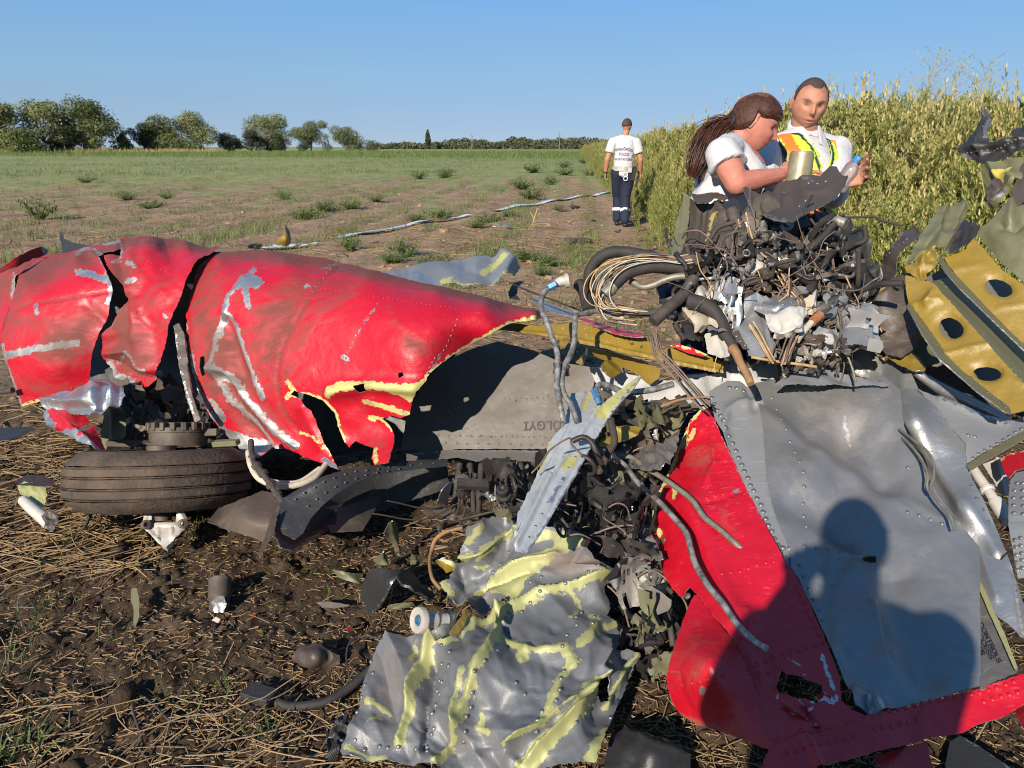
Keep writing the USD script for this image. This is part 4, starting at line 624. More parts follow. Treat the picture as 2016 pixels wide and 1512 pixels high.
fk.add('casting', Sheet(fo, [(280, 1030, 2.70), (370, 1030, 2.70), (325, 1078, 2.62), (290, 1002, 2.72), (355, 1002, 2.72)], step=4, thick=.022, rag=.4, folds=[([(290, 1010), (284, 1036), (310, 1064)], .012, 5, 'lin'), ([(354, 1010), (366, 1032), (342, 1060)], .012, 5, 'lin'), ([(300, 1032), (346, 1032)], .010, 4, 'lin'), ([(312, 1040), (312, 1066)], .01, 3, 'lin'), ([(338, 1040), (338, 1062)], .01, 3, 'lin')], seed=18), 'cast_white')
for x, y in ((287, 1033), (360, 1031)): p = P(x, y, 2.67); v = p - [0, 0, CAM_H]; v /= np.linalg.norm(v); fk.add('bolt_eye', lathe([(.006, 0), (.017, 0), (.017, .02), (.008, .024), (.006, .01)], p + v * .012, -v, 18), 'cast_iron')
fk.done()
# hoses by the wheel
single('white_hose', join([tube(PP([(489, 890, 2.72), (494, 916, 2.66), (510, 942, 2.62), (545, 956, 2.62), (585, 955, 2.64), (620, 940, 2.68), (642, 914, 2.75)]), .011, 10, 8), tube(PP([(492, 905, 2.76), (515, 938, 2.68), (550, 950, 2.66), (590, 948, 2.68), (630, 922, 2.74)]), .009, 10, 8)]), 'wire_white', 'pair of white hoses sagging from the red skin beside the tyre', 'hose')
single('jointed_brown_hose', join([tube(PP([(494, 868, 2.76), (497, 905, 2.68), (516, 930, 2.6), (540, 965, 2.55), (557, 990, 2.52)]), .0105, 10, 8)] + [lathe([(.010, -.011), (.0165, -.008), (.0165, .008), (.010, .011)], P(x, y, d), P(x + 6, y + 9, d) - P(x, y, d), 10) for x, y, d in ((497, 900, 2.69), (505, 917, 2.64), (518, 932, 2.6), (533, 955, 2.56), (545, 972, 2.54))]), 'hose_brown', 'brown jointed hose hanging between tyre and dark duct', 'hose')
# ------------------------------------------------------------------ the dark duct below the red skin
du = Thing('engine_duct', 'dark curved duct with brown cone and riveted black lip right of the tyre', 'duct')
du.add('cone', Sheet([(408, 1026), (430, 1000), (470, 985), (515, 966), (556, 974), (550, 1008), (532, 1045), (518, 1068), (500, 1060), (470, 1050), (436, 1040)], [(408, 1026, 2.62), (430, 1000, 2.72), (515, 966, 2.74), (556, 985, 2.56), (480, 1018, 2.44), (530, 1030, 2.40), (518, 1068, 2.42), (440, 1040, 2.56)], step=5, rag=.8, bump=.004, marks=[(2, 'poly', [(408, 1024), (500, 950), (570, 985), (515, 1098)], 0, 30, .9), (0, 'line', [(548, 1000), (530, 1045), (517, 1068)], 1.5)], seed=19), 'brown_sheet')
du.add('fin', Sheet([(536, 1010), (548, 1004), (540, 1050), (522, 1080), (512, 1100), (509, 1088), (520, 1060)], [(540, 1010, 2.42), (512, 1100, 2.32), (535, 1050, 2.38)], step=4, rag=.5, seed=190), 'brown_sheet')
du.add('lip', Sheet([(556, 982), (600, 955), (640, 936), (690, 922), (760, 912), (830, 906), (880, 905), (880, 918), (800, 926), (740, 935), (700, 950), (662, 972), (632, 998), (612, 1020), (596, 1050), (580, 1062), (556, 1050), (545, 1020)], [(556, 982, 2.5), (640, 936, 2.55), (760, 912, 2.68), (880, 905, 2.8), (700, 950, 2.58), (612, 1020, 2.46), (560, 1040, 2.42), (800, 926, 2.7)], step=4.5, rag=.4, bump=.003, folds=[([(556, 990), (640, 945), (760, 918), (880, 910)], .006, 4)], seed=20), 'black_sheet')
du.add('bowl', Sheet([(543, 1012), (560, 990), (580, 1000), (620, 1010), (660, 985), (700, 965), (740, 960), (720, 985), (690, 1010), (650, 1040), (610, 1066), (575, 1085), (552, 1078), (541, 1050)], [(543, 1012, 2.52), (560, 990, 2.62), (740, 960, 2.9), (575, 1085, 2.36), (650, 1040, 2.62), (600, 1010, 2.78), (700, 975, 2.85)], step=5, rag=.5, marks=[(0, 'line', [(541, 1050), (552, 1078), (575, 1085), (640, 1050)], 1.2)], seed=21), 'black_sheet')
lp = Sheet([(556, 984), (640, 938), (760, 914), (880, 907), (880, 916), (740, 931), (662, 966), (620, 1000)], [(556, 982, 2.49), (640, 936, 2.54), (760, 912, 2.67), (880, 905, 2.79), (700, 950, 2.57), (620, 1010, 2.47)], step=8, seed=20)
du.add('inside', Sheet([(596, 1004), (680, 948), (760, 924), (880, 910), (884, 962), (800, 988), (730, 1012), (660, 1046), (606, 1062)], [(600, 1000, 2.66), (880, 912, 3.0), (884, 960, 3.02), (660, 1046, 2.72), (606, 1062, 2.58), (760, 970, 2.96)], step=7, seed=191), 'black_sheet')
du.each('rivet', rivets(lp, [[(575, 985), (640, 946), (700, 928), (780, 917), (875, 911)], [(600, 1000), (650, 962), (720, 934), (800, 920)]], 22, .004, seed=6), 'rivet_dark'); du.done()
single('dark_side_panel', Sheet([(664, 1000), (712, 985), (752, 972), (740, 1000), (714, 1045), (650, 1048), (645, 1034), (662, 1032)], [(664, 1000, 2.7), (752, 972, 2.9), (714, 1045, 2.62), (650, 1040, 2.6)], step=5, rag=.5, marks=[(2, 'poly', [(645, 980), (760, 970), (720, 1050), (650, 1050)], 0, 60, .6)], seed=22), 'brown_sheet', 'brown triangular plate in the shade below the dark duct lip', 'metal plate')
# ------------------------------------------------------------------ the inner panel with the upside-down lettering
ip = Thing('inner_panel', 'dusty grey riveted panel with upside-down black lettering inside the torn fuselage', 'panel')
IP = Sheet([(790, 885), (800, 820), (830, 760), (870, 715), (920, 690), (980, 672), (1050, 690), (1110, 715), (1160, 722), (1172, 740), (1168, 765), (1150, 800), (1120, 850), (1096, 884), (1000, 884), (900, 884), (840, 890)], [(790, 885, 3.05), (1000, 675, 3.12), (1170, 730, 2.98), (1096, 884, 2.94), (900, 884, 3.0), (960, 780, 3.05)], step=5, rag=.5, bump=.003, bumpf=.02, holes=([(882, 806), (888, 800), (898, 802), (902, 812), (884, 813)],), marks=[(2, 'poly', [(790, 700), (1170, 690), (1096, 890), (790, 890)], 0, 80, .45)], seed=23)
ip.add('skin', IP, 'dusty_panel'); ip.add('lower_flange', Sheet([(800, 893), (880, 886), (1000, 886), (1092, 888), (1082, 900), (1075, 914), (1040, 908), (980, 902), (940, 908), (900, 900), (850, 905), (800, 912)], [(800, 893, 3.0), (1092, 888, 2.9), (1075, 914, 2.86), (800, 912, 2.94), (940, 905, 2.92)], step=5, rag=.6, seed=24, marks=[(0, 'line', [(800, 893), (900, 886), (1092, 888)], 1.5)]), 'dusty_panel')
ip.each('rivet', rivets(IP, [[(815, 857), (900, 858), (1000, 860), (1095, 862)], [(830, 872), (900, 873), (1000, 875), (1085, 876)], [(1010, 790), (1070, 780), (1110, 778)]], 21, .005, seed=7) + rivets(IP, [[(895, 858), (1090, 861)], [(990, 786), (1100, 784)]], 11, .0033, seed=8), 'rivet_dark')
def lettering(text, sheet, a, b, hgt, bold=True, lift=.0025, depth=.0012):
    """text running from px a to px b on the sheet, capitals hgt tall towards the reader's up"""
    tm = meshkit.text_mesh(text, 1.0, .02, bold); v = np.array(tm.vertices); w = v[:, 0].max(); a, b, up = np.array(a, float), np.array(b, float), np.array(hgt, float)
    q = a + (b - a) * (v[:, :1] / w) + up * v[:, 1:2]; p, n = sheet.at(q[:, 0], q[:, 1]); nn = n.mean(0); nn /= np.linalg.norm(nn)
    pts = p + nn * (lift + (v[:, 2:3] > .01) * depth); return geo(trimesh.Trimesh(pts, tm.faces if True else None, process=False), False)
ip.add('lettering', lettering('VÖLGYI', IP, (1122, 828), (1031, 831), (0, 17)), 'black_ink'); ip.done()
# ------------------------------------------------------------------ the yellow longeron and its pieces
lg = Thing('yellow_longeron', 'yellow primed riveted beam running right from the torn fuselage into the engine heap', 'beam')
LG = Sheet([(976, 648), (1004, 636), (1050, 640), (1082, 640), (1126, 634), (1160, 640), (1200, 650), (1271, 662), (1278, 672), (1300, 690), (1330, 683), (1393, 700), (1424, 714), (1424, 735), (1380, 728), (1300, 712), (1240, 698), (1191, 686), (1140, 676), (1087, 664), (1030, 657)], [(976, 650, 2.9), (1082, 650, 2.78), (1190, 670, 2.64), (1300, 695, 2.5), (1424, 725, 2.38), (1082, 664, 2.76), (1126, 634, 2.76)], step=4, thick=.004, rag=.6, bump=.004, bumpf=.03, folds=[([(990, 652), (1087, 660), (1191, 682), (1300, 708), (1424, 732)], .012, 4, 'lin'), ([(1205, 650), (1212, 690)], -.004, 2), ([(1140, 640), (1136, 675)], -.006, 2.5)], holes=([(1240, 676), (1246, 673), (1248, 679), (1243, 681)], [(1260, 681), (1266, 679), (1267, 685), (1261, 686)]), marks=[(2, 'poly', [(1280, 670), (1424, 715), (1424, 735), (1290, 710)], 0, 20, .5), (2, 'poly', [(1000, 640), (1060, 645), (1040, 660)], 0, 15, .4)], seed=25)
lg.add('web', LG, 'primer_yellow'); lg.each('rivet', rivets(LG, [[(1148, 645), (1192, 656), (1205, 658)], [(1150, 658), (1200, 672)], [(1163, 664), (1202, 676)]], 14, .0055, seed=9) + rivets(LG, [[(1105, 645), (1118, 647)]], 12, .008, seed=10) + rivets(LG, [[(1215, 668), (1222, 686)], [(1285, 690), (1300, 705)]], 14, .0045, seed=12), 'rivet_yellow')
lg.add('skin_strip', Sheet([(1130, 628), (1150, 626), (1180, 636), (1220, 648), (1271, 660), (1268, 665), (1230, 662), (1200, 655), (1170, 642)], [(1130, 627, 2.76), (1271, 662, 2.52), (1200, 648, 2.64), (1200, 642, 2.68)], step=4, rag=.5, seed=26, marks=[(1, 'line', [(1130, 629), (1170, 642), (1200, 655), (1268, 665)], 1.5)]), 'red_paint_clean')
lg.add('skin_strip', Sheet([(1318, 680), (1335, 677), (1370, 688), (1393, 698), (1384, 702), (1350, 694)], [(1318, 680, 2.46), (1393, 699, 2.36), (1350, 688, 2.42)], step=4, rag=.5, seed=27, marks=[(1, 'line', [(1318, 680), (1350, 683), (1393, 698)], 2)]), 'red_paint_clean')
lg.add('lower_web', Sheet([(1160, 684), (1200, 692), (1260, 708), (1302, 728), (1296, 745), (1280, 758), (1262, 744), (1240, 728), (1205, 716), (1170, 702)], [(1160, 684, 2.78), (1302, 728, 2.62), (1280, 757, 2.66), (1170, 702, 2.82)], step=5, rag=.8, bump=.004, seed=28), 'primer_yellow'); lg.done()
for o, d, lab in ([(1137, 716), (1148, 700), (1154, 682), (1156, 700), (1154, 706), (1144, 720)], 2.72, 'narrow bright yellow gusset hanging under the yellow beam, left one'), ([(1190, 712), (1202, 708), (1218, 722), (1219, 736), (1206, 744), (1186, 728), (1184, 718)], 2.66, 'folded olive-yellow gusset box hanging under the yellow beam, right one'), ([(1102, 676), (1112, 663), (1126, 660), (1122, 674), (1112, 684), (1104, 686)], 2.68, 'small yellow clip with two rivets between the two upright pipes'):
    single('gusset', Sheet(o, [(*o[0], d), (*o[2], d + .05), (*o[4], d - .03)], step=3, thick=.006, rag=.4, folds=[([o[0], o[3]], .01, 4)], seed=29), 'primer_yellow', lab, 'gusset')
# ------------------------------------------------------------------ the grey angled struts across the middle
st = Thing('grey_strut', 'long grey angled strut with yellowed upper end propped across the middle of the wreck', 'strut')
s1 = [(1228, 762), (1258, 738), (1262, 742), (1250, 762), (1210, 806), (1190, 830), (1160, 880), (1128, 940), (1090, 1000), (1060, 1050), (1032, 1088), (1014, 1084), (1012, 1070), (1030, 1020), (1080, 940), (1130, 870), (1165, 815), (1180, 800)]
SS = Sheet(s1, [(1258, 740, 2.3), (1165, 815, 2.2), (1128, 940, 1.98), (1030, 1080, 1.78), (1090, 930, 2.0)], step=4, thick=.004, rag=.7, folds=[([(1180, 803), (1130, 875), (1080, 945), (1016, 1074)], .014, 6, 'lin'), ([(1195, 818), (1160, 872), (1100, 975), (1035, 1084)], -.012, 5), ([(1210, 802), (1165, 868)], -.003, 2)], bump=.003, bumpf=.03, marks=[(1, 'poly', [(1228, 762), (1262, 738), (1250, 765), (1185, 825), (1165, 815)], 0), (1, 'poly', [(1108, 905), (1140, 890), (1130, 915), (1108, 930)], 0), (0, 'line', [(1262, 740), (1190, 830), (1130, 938), (1034, 1086)], 1.6), (0, 'line', [(1110, 940), (1085, 985)], 3)], seed=30)
st.add('front_angle', SS, 'strut_paint')
S2_ = Sheet([(1124, 774), (1150, 771), (1180, 772), (1186, 790), (1160, 822), (1130, 868), (1080, 944), (1040, 1010), (1012, 1062), (1020, 1010), (1050, 950), (1074, 900), (1080, 870), (1112, 835)], [(1124, 774, 2.36), (1180, 775, 2.34), (1080, 900, 2.12), (1014, 1055, 1.86), (1130, 860, 2.16)], step=4, thick=.003, rag=1.2, folds=[([(1150, 775), (1130, 830), (1060, 960), (1016, 1050)], .01, 6, 'lin')], bump=.004, bumpf=.03, marks=[(2, 'poly', [(1120, 770), (1190, 770), (1150, 850), (1110, 850)], 0, 14, .6), (1, 'line', [(1080, 870), (1070, 905), (1060, 930)], 5), (1, 'line', [(1160, 780), (1150, 800)], 6)], seed=31)
st.add('rear_angle', S2_, 'strut_paint'); st.each('rivet', rivets(SS, [[(1240, 762), (1205, 795)], [(1150, 870), (1080, 985), (1040, 1060)]], 26, .0035, seed=11), 'rivet_metal'); st.done()
def Z(scale, ox, oy): return lambda *pts: [(ox + x / scale, oy + y / scale) for x, y in pts]
# ------------------------------------------------------------------ the crumpled grey and yellow-green panel in the foreground
z5 = Z(2.842, 620, 980)
o = z5((840, 180), (940, 130), (1060, 100), (1110, 150), (1200, 190), (1290, 180), (1400, 215), (1500, 250), (1510, 300), (1540, 380), (1580, 410), (1630, 460), (1622, 500), (1590, 540), (1620, 600), (1625, 650), (1592, 700), (1660, 740), (1670, 770), (1648, 810), (1640, 880), (1700, 880), (1765, 930), (1740, 1000), (1722, 1060), (1690, 1150), (1652, 1230), (1610, 1360), (1560, 1530), (1200, 1560), (900, 1560), (560, 1540), (400, 1520), (180, 1490), (160, 1450), (200, 1370), (240, 1300), (290, 1150), (310, 1080), (345, 1000), (380, 930), (460, 890), (560, 870), (640, 860), (705, 838), (750, 850), (830, 800), (900, 765), (990, 730), (1080, 695), (1128, 655), (1110, 640), (1040, 665), (960, 690), (880, 690), (850, 655), (800, 650), (740, 622), (700, 560), (692, 520), (740, 480), (780, 400), (690, 350), (710, 335), (800, 370), (850, 372), (795, 330), (820, 250))
fpz = [(915, 1043, 0, .30), (1010, 1030, 0, .30), (1148, 1068, 0, .30), (1193, 1142, 0, .22), (865, 1165, 0, .16), (920, 1222, 0, .13), (1015, 1210, 0, .16), (1192, 1205, 0, .18), (870, 1275, 0, .14), (754, 1307, 0, .10), (690, 1480, 0, .04), (729, 1367, 0, .08), (840, 1400, 0, .10), (960, 1330, 0, .17), (1060, 1400, 0, .14), (1239, 1307, 0, .09), (1200, 1413, 0, .08), (1169, 1512, 0, .10), (1000, 1520, 0, .06), (820, 1520, 0, .05), (1000, 1110, 0, .21), (1080, 1260, 0, .20)]
pr = [(z5((820, 330), (900, 300), (950, 270), (1040, 235), (1120, 205)), 8), (z5((840, 240), (900, 170)), 6), (z5((900, 340), (1000, 290)), 5), (z5((1620, 470), (1500, 530), (1400, 565), (1280, 605), (1200, 650), (1140, 690), (1060, 745)), 9), (z5((1060, 745), (980, 770), (900, 810), (840, 860), (770, 920)), 11), (z5((1045, 740), (1035, 850), (1000, 950), (960, 1040), (930, 1120), (870, 1250), (810, 1370), (740, 1460), (690, 1530)), 7.5), (z5((1060, 850), (1130, 870), (1190, 890), (1160, 950)), 9), (z5((1200, 900), (1280, 890), (1360, 880), (1385, 980), (1320, 1080), (1290, 1180), (1260, 1300)), 7), (z5((1545, 1040), (1440, 1140), (1330, 1240), (1250, 1330), (1100, 1390)), 6),
      (z5((705, 870), (650, 990), (600, 1120), (560, 1250), (500, 1420)), 13), (z5((885, 1060), (870, 1110), (850, 1180), (830, 1320)), 6), (z5((1480, 1130), (1440, 1260), (1310, 1420), (1220, 1530)), 20), (z5((1740, 930), (1650, 1050), (1600, 1180), (1590, 1220)), 7), (z5((320, 1215), (380, 1220), (440, 1245)), 6), (z5((330, 1330), (390, 1280)), 3), (z5((960, 1245), (950, 1300), (985, 1320)), 7), (z5((200, 1450), (300, 1480), (420, 1520)), 5), (z5((690, 350), (760, 390), (720, 470)), 8), (z5((700, 520), (750, 600)), 9), (z5((860, 650), (900, 600), (960, 560)), 9), (z5((880, 400), (970, 415)), 3.5), (z5((1530, 700), (1500, 800), (1420, 880)), 7), (z5((1600, 1400), (1540, 1530)), 12), (z5((610, 900), (580, 1000)), 3), (z5((1400, 540), (1480, 640), (1420, 720)), 3), (z5((1640, 740), (1570, 770)), 6)]
poly_pr = z5((1250, 280), (1300, 200), (1420, 235), (1500, 260), (1505, 300), (1380, 370), (1330, 420), (1290, 470), (1220, 530), (1190, 600), (1130, 640), (1010, 610), (965, 540), (1000, 480), (1060, 430), (1140, 385), (1150, 420), (1290, 340), (1370, 300), (1350, 262))
fo = [(l, a, w) for (l, _), a, w in zip(pr, [.035, .0, .01, .035, .03, .03, .012, .016, .022, .04, .02, .045, .02] + [.004] * 20, [7, 5, 4, 8, 8, 7, 8, 9, 8, 9, 6, 12, 8] + [5] * 20)]
cr_ = [(z5((1050, 500), (1200, 430), (1380, 350)), .03, 7), (z5((960, 560), (1100, 520), (1240, 470)), -.025, 8), (z5((1030, 740), (1100, 820)), -.02, 8), (z5((700, 1000), (660, 1200), (630, 1450)), -.04, 9), (z5((1560, 850), (1500, 1000), (1560, 1100)), .03, 8), (z5((820, 400), (840, 560), (800, 640)), -.03, 14, 'soft'), (z5((1500, 300), (1440, 430), (1560, 460)), .02, 9), (z5((1000, 600), (940, 640), (880, 680)), .03, 9), (z5((1000, 1000), (1100, 1100), (1250, 1150)), -.012, 26, 'soft'), (z5((600, 1500), (640, 1350)), .02, 6)]
FP = Sheet(o, fpz, step=4.0, thick=.0025, rag=1.9, folds=fo + cr_, bump=.008, bumpf=.018, ridge=.010, crease=(.030, 120, 5, .93), holes=(z5((1500, 1090), (1560, 1060), (1590, 1130), (1600, 1210), (1560, 1190)),), marks=[(1, 'line', l, w, 12) for l, w in pr] + [(1, 'poly', poly_pr, 0), (0, 'line', z5((1110, 640), (1000, 690)), 2), (2, 'poly', z5((1390, 330), (1540, 380), (1540, 470), (1330, 480), (1320, 430)), 0, 14, .85), (2, 'poly', z5((360, 940), (640, 900), (600, 1200), (300, 1300)), 0, 60, .4), (2, 'poly', z5((900, 580), (1000, 600), (1100, 680), (900, 690)), 0, 16, .5)], back=(0, .2, .4), seed=41)
fp = Thing('crumpled_panel', 'crumpled grey panel with peeling yellow-green primer lying on the soil at bottom centre', 'panel'); fp.add('skin', FP, 'crumpled_grey')
fp.each('rivet', rivets(FP, [z5((1090, 330), (1050, 400), (1000, 450), (960, 520)), z5((1560, 430), (1430, 560), (1300, 600), (1180, 680), (1110, 720)), z5((1500, 640), (1400, 800), (1340, 900)), z5((1040, 950), (970, 1080), (900, 1240), (850, 1400)), z5((760, 920), (720, 1200), (650, 1480)), z5((360, 980), (320, 1120), (250, 1270)), z5((230, 1430), (420, 1450), (640, 1470)), z5((1350, 980), (1340, 1100), (1260, 1260), (1230, 1400)), z5((1540, 700), (1460, 800)), z5((1480, 1220), (1440, 1400)), z5((1620, 1280), (1590, 1340)), z5((820, 960), (760, 1080), (740, 1200)), z5((1110, 1080), (1180, 1110), (1240, 1140)), z5((1300, 480), (1240, 560))], 23, .0056, 3.2, seed=13, h=.6), 'rivet_metal'); fp.done()
# pieces about it
bu = Thing('bushing', 'round white metal bushing with a dark bore left of the crumpled panel', 'bushing'); bp, bd_ = P(822, 1221, 1.83), np.array([.75, .55, -.35])
bu.add('body', lathe([(.012, .03), (.012, .003), (.014, .0), (.030, -.002), (.032, .004), (.032, .012), (.020, .020), (.02, .05), (.015, .055), (.015, .085)], bp, bd_, 30), 'cast_white')
bu.add('liner', lathe([(0, .014), (.0115, .014), (.0115, -.001), (.0095, -.001), (.0095, .010), (0, .012)], bp, bd_, 24), 'blue_anodised'); bu.done()
single('bent_tube_stub', tube(PP([(850, 1248, 1.86), (868, 1238, 1.87), (880, 1230, 1.90), (884, 1215, 1.95)]), .019, 14, 6), 'pipe_metal', 'short bent shiny tube stub behind the white bushing', 'tube')
single('yellow_angle', Sheet(z5((750, 765), (800, 700), (840, 655), (862, 660), (830, 720), (785, 782)), [(884, 1248, 1.74), (920, 1212, 1.80), (915, 1235, 1.73)], step=3, thick=.006, rag=.4, folds=[(z5((765, 770), (850, 660)), .012, 5, 'lin')], seed=42), 'primer_yellow', 'short bright yellow angle piece between bushing and crumpled panel', 'angle piece')
z9 = Z(4.2, 620, 860)
fanp = z9((520, 1075), (560, 1085), (640, 1110), (730, 1120), (770, 1095), (800, 1080), (850, 1110), (900, 1180), (960, 1240), (1000, 1310), (955, 1380), (900, 1330), (840, 1300), (790, 1290), (740, 1250), (700, 1210), (660, 1200), (600, 1300), (540, 1400), (445, 1490), (400, 1420), (375, 1340), (385, 1250), (400, 1190), (450, 1110))
single('black_fan_blade', Sheet(fanp, [(745, 1120, 0, .17), (730, 1205, 0, .02), (720, 1150, 0, .08), (800, 1125, 0, .14), (850, 1180, 0, .05), (775, 1150, 0, .16)], step=4, thick=.008, rag=.3, folds=[(z9((655, 1200), (700, 1100)), .02, 10), (z9((740, 1250), (900, 1340)), .02, 8, 'lin'), (z9((850, 1120), (960, 1250)), -.02, 9)], bump=.005, bumpf=.02, marks=[(0, 'line', z9((450, 1490), (600, 1300), (660, 1200)), .8)], seed=43), 'black_sheet', 'black curved blade-like metal piece lying on straw beside the crumpled panel', 'metal blade')
for o_, zz, m_, lab in ((z9((575, 800), (600, 720), (630, 670), (670, 700), (692, 760), (690, 860), (670, 910), (690, 1000), (660, 980), (645, 900), (600, 850)), (.24, .05), 'primer_olive', 'upright olive leaf-shaped bracket with three rivets standing in the dark soil'), (z9((480, 1020), (540, 970), (560, 930), (595, 990), (590, 1070), (520, 1060)), (.12, .06), 'primer_olive', 'small olive scrap just above the black blade'), (z9((780, 1080), (790, 950), (830, 970), (910, 1000), (860, 1060)), (.13, .06), 'primer_olive', 'thin olive triangular scrap in the shade right of the upright olive bracket'), (z9((150, 1100), (180, 1090), (300, 1130), (400, 1130), (390, 1200), (360, 1230), (270, 1190), (200, 1160)), (.06, .02), 'primer_olive', 'pointed olive strip lying at the left of the black blade'), (z9((590, 1395), (800, 1360), (825, 1395), (612, 1447)), (.04, .025), 'primer_olive', 'flat green drilled bar lying under the black blade'), (z9((1480, 605), (1630, 580), (1630, 700), (1600, 690), (1590, 620), (1500, 660)), (.42, .34), 'primer_olive', 'green angle plate standing just left of the grey strut'), (z9((1010, 545), (1040, 450), (1090, 380), (1120, 360), (1110, 440), (1075, 555)), (.36, .24), 'bare_sheet', 'pale bare metal leaf hanging in the shade under the inner panel'), (z9((890, 620), (940, 560), (1060, 580), (1170, 640), (1160, 690), (1060, 670), (1000, 640), (920, 650)), (.24, .18), 'brown_sheet', 'brown curled strip on the soil under the inner panel'), (z9((1010, 690), (1060, 680), (1100, 710), (1050, 760), (1020, 770)), (.2, .14), 'brown_sheet', 'brown pointed scrap below the brown curled strip'), (z9((1000, 1020), (1040, 1000), (1160, 1075), (1180, 1100), (1100, 1110), (1030, 1060)), (.2, .16), 'primer_yellow', 'yellow drilled tab at the upper left corner of the crumpled panel')):
    a = np.array(o_); t_, b_ = a[a[:, 1].argmin()], a[a[:, 1].argmax()]; c_ = a.mean(0)
    single('metal_scrap', Sheet(o_, [(*t_, 0, zz[0]), (*b_, 0, zz[1]), (*a[a[:, 0].argmin()], 0, sum(zz) / 2), (*a[a[:, 0].argmax()], 0, sum(zz) / 2 - .01)], step=3.5, thick=.003, rag=.5, folds=[([tuple(t_), tuple(c_), tuple(b_)], .012, 6)], bump=.003, bumpf=.06, seed=int(c_[0])), m_, lab, 'scrap metal')
single('twig', join([tube(np.vstack([G(x, y, z) for x, y, z in ((912, 1038, .2), (880, 1046, .18), (858, 1062, .15), (850, 1085, .12), (846, 1110, .12), (852, 1140, .12), (868, 1160, .10))]), [.008, .006], 8, 5), tube(np.vstack([G(x, y, z) for x, y, z in ((852, 1082, .12), (872, 1078, .13), (882, 1076, .14))]), [.005, .002], 6, 3)]), 'bark_stick', 'crooked peeled twig curling between bracket and crumpled panel', 'twig')
# the black hose in the left foreground with its flat end
hs = Thing('black_hose', 'black rubber hose with square end lying on the soil left of the crumpled panel', 'hose')
hs.add('hose', tube(np.vstack([G(x, y, z) for x, y, z in ((544, 1382, .03), (570, 1390, .025), (610, 1388, .025), (650, 1378, .03), (690, 1352, .04), (730, 1318, .06), (760, 1295, .08))]), .0115, 12, 7), 'hose_rubber')
e0, e1 = G(486, 1362, .03), G(538, 1378, .03); hs.add('end_block', box((e0 + e1) / 2, (.05, np.linalg.norm(e1 - e0), .03), frame(np.array([0, 0, 1.0]), e0 - e1), .1), 'black_sheet'); hs.done()
for pts, r, lab in (([(690, 1345, .03), (685, 1320, .05), (682, 1290, .05), (690, 1262, .06), (715, 1252, .06), (760, 1258, .05)], .0022, 'thin black wire loop above the black hose'), ([(262, 1372, .01), (262, 1400, .04), (275, 1440, .03), (283, 1462, .01)], .003, 'thin grey stalk-like cable bent on the soil, left one'), ([(272, 1368, .02), (300, 1385, .03), (335, 1420, .03), (365, 1438, .01)], .003, 'thin grey cable curving right on the soil at bottom left'), ([(180, 1010, .08), (165, 1040, .05), (140, 1062, .02), (118, 1078, .01)], .006, 'dark hose leaning into grass under the left end of the tyre')):
    single('cable', tube(np.vstack([G(*p) for p in pts]), r, 7, 7), 'hose_brown', lab, 'cable')
cn = Thing('metal_canister', 'small brown crushed canister lying on the bare soil in the left foreground', 'canister'); a_, b_ = G(433, 1140, .075), G(431, 1200, .02)
cn.add('body', lathe([(0, .016), (.030, .016), (.034, 0), (.036, .004), (.034, .012), (.034, .06), (.030, .075), (.031, .10), (.02, .11), (0, .11)], a_, b_ - a_ + np.array([0, 0, -.01]), 26), 'cast_iron')
cn.add('torn_foil', Sheet([(418, 1185), (430, 1170), (440, 1172), (448, 1190), (440, 1205), (425, 1206)], [(418, 1185, 0, .05), (448, 1190, 0, .05), (430, 1205, 0, .03), (430, 1172, 0, .08)], step=3, rag=1.5, ridge=.006, bumpf=.1, seed=45), 'bare_sheet'); cn.done()
wr = Thing('torn_duct_fragment', 'torn white and yellow-green duct fragment lying in straw left of the tyre', 'duct fragment')
wr.add('white_tube', tube(PP([(46, 985, 2.68), (62, 1000, 2.64), (84, 1018, 2.62), (98, 1030, 2.62)]), [.018, .024], 14, 4), 'white_sheet')
wr.add('green_sheet', Sheet([(36, 958), (50, 950), (90, 958), (94, 978), (88, 1000), (80, 1002), (60, 985), (40, 972)], [(36, 958, 2.75), (94, 965, 2.72), (80, 1000, 2.66)], step=3, rag=1.5, ridge=.008, bumpf=.06, base=(0, 1, 0), seed=46), 'crumpled_grey')
wr.add('dark_sheet', Sheet([(32, 946), (50, 936), (80, 936), (106, 944), (104, 956), (70, 958), (40, 954)], [(32, 946, 2.8), (106, 950, 2.74), (70, 938, 2.84)], step=3, rag=1., bump=.005, bumpf=.05, seed=47), 'black_sheet')
wr.add('torn_edge', Sheet([(84, 1018), (100, 1005), (112, 1010), (118, 1030), (104, 1046), (90, 1042)], [(84, 1018, 2.6), (118, 1030, 2.58), (100, 1046, 2.56)], step=3, rag=2, ridge=.012, bumpf=.1, seed=48), 'brown_sheet'); wr.done()
single('black_plate_fragment', Sheet([(-20, 850), (0, 842), (40, 840), (66, 842), (50, 856), (20, 866), (-20, 868)], [(-20, 850, 3.3), (60, 845, 3.3), (20, 865, 3.2)], step=4, rag=.6, seed=49), 'black_sheet', 'flat black plate at the left edge under the red skin', 'metal plate')
single('olive_strip', Sheet([(258, 1160), (270, 1157), (274, 1180), (274, 1215), (268, 1238), (262, 1230), (266, 1200), (258, 1185)], [(265, 1158, 0, .06), (268, 1236, 0, .02), (258, 1190, 0, .03)], step=3, rag=.5, folds=[([(264, 1160), (269, 1235)], .006, 3)], seed=50), 'primer_olive', 'narrow olive metal strip standing on bare soil left of the canister', 'metal strip')
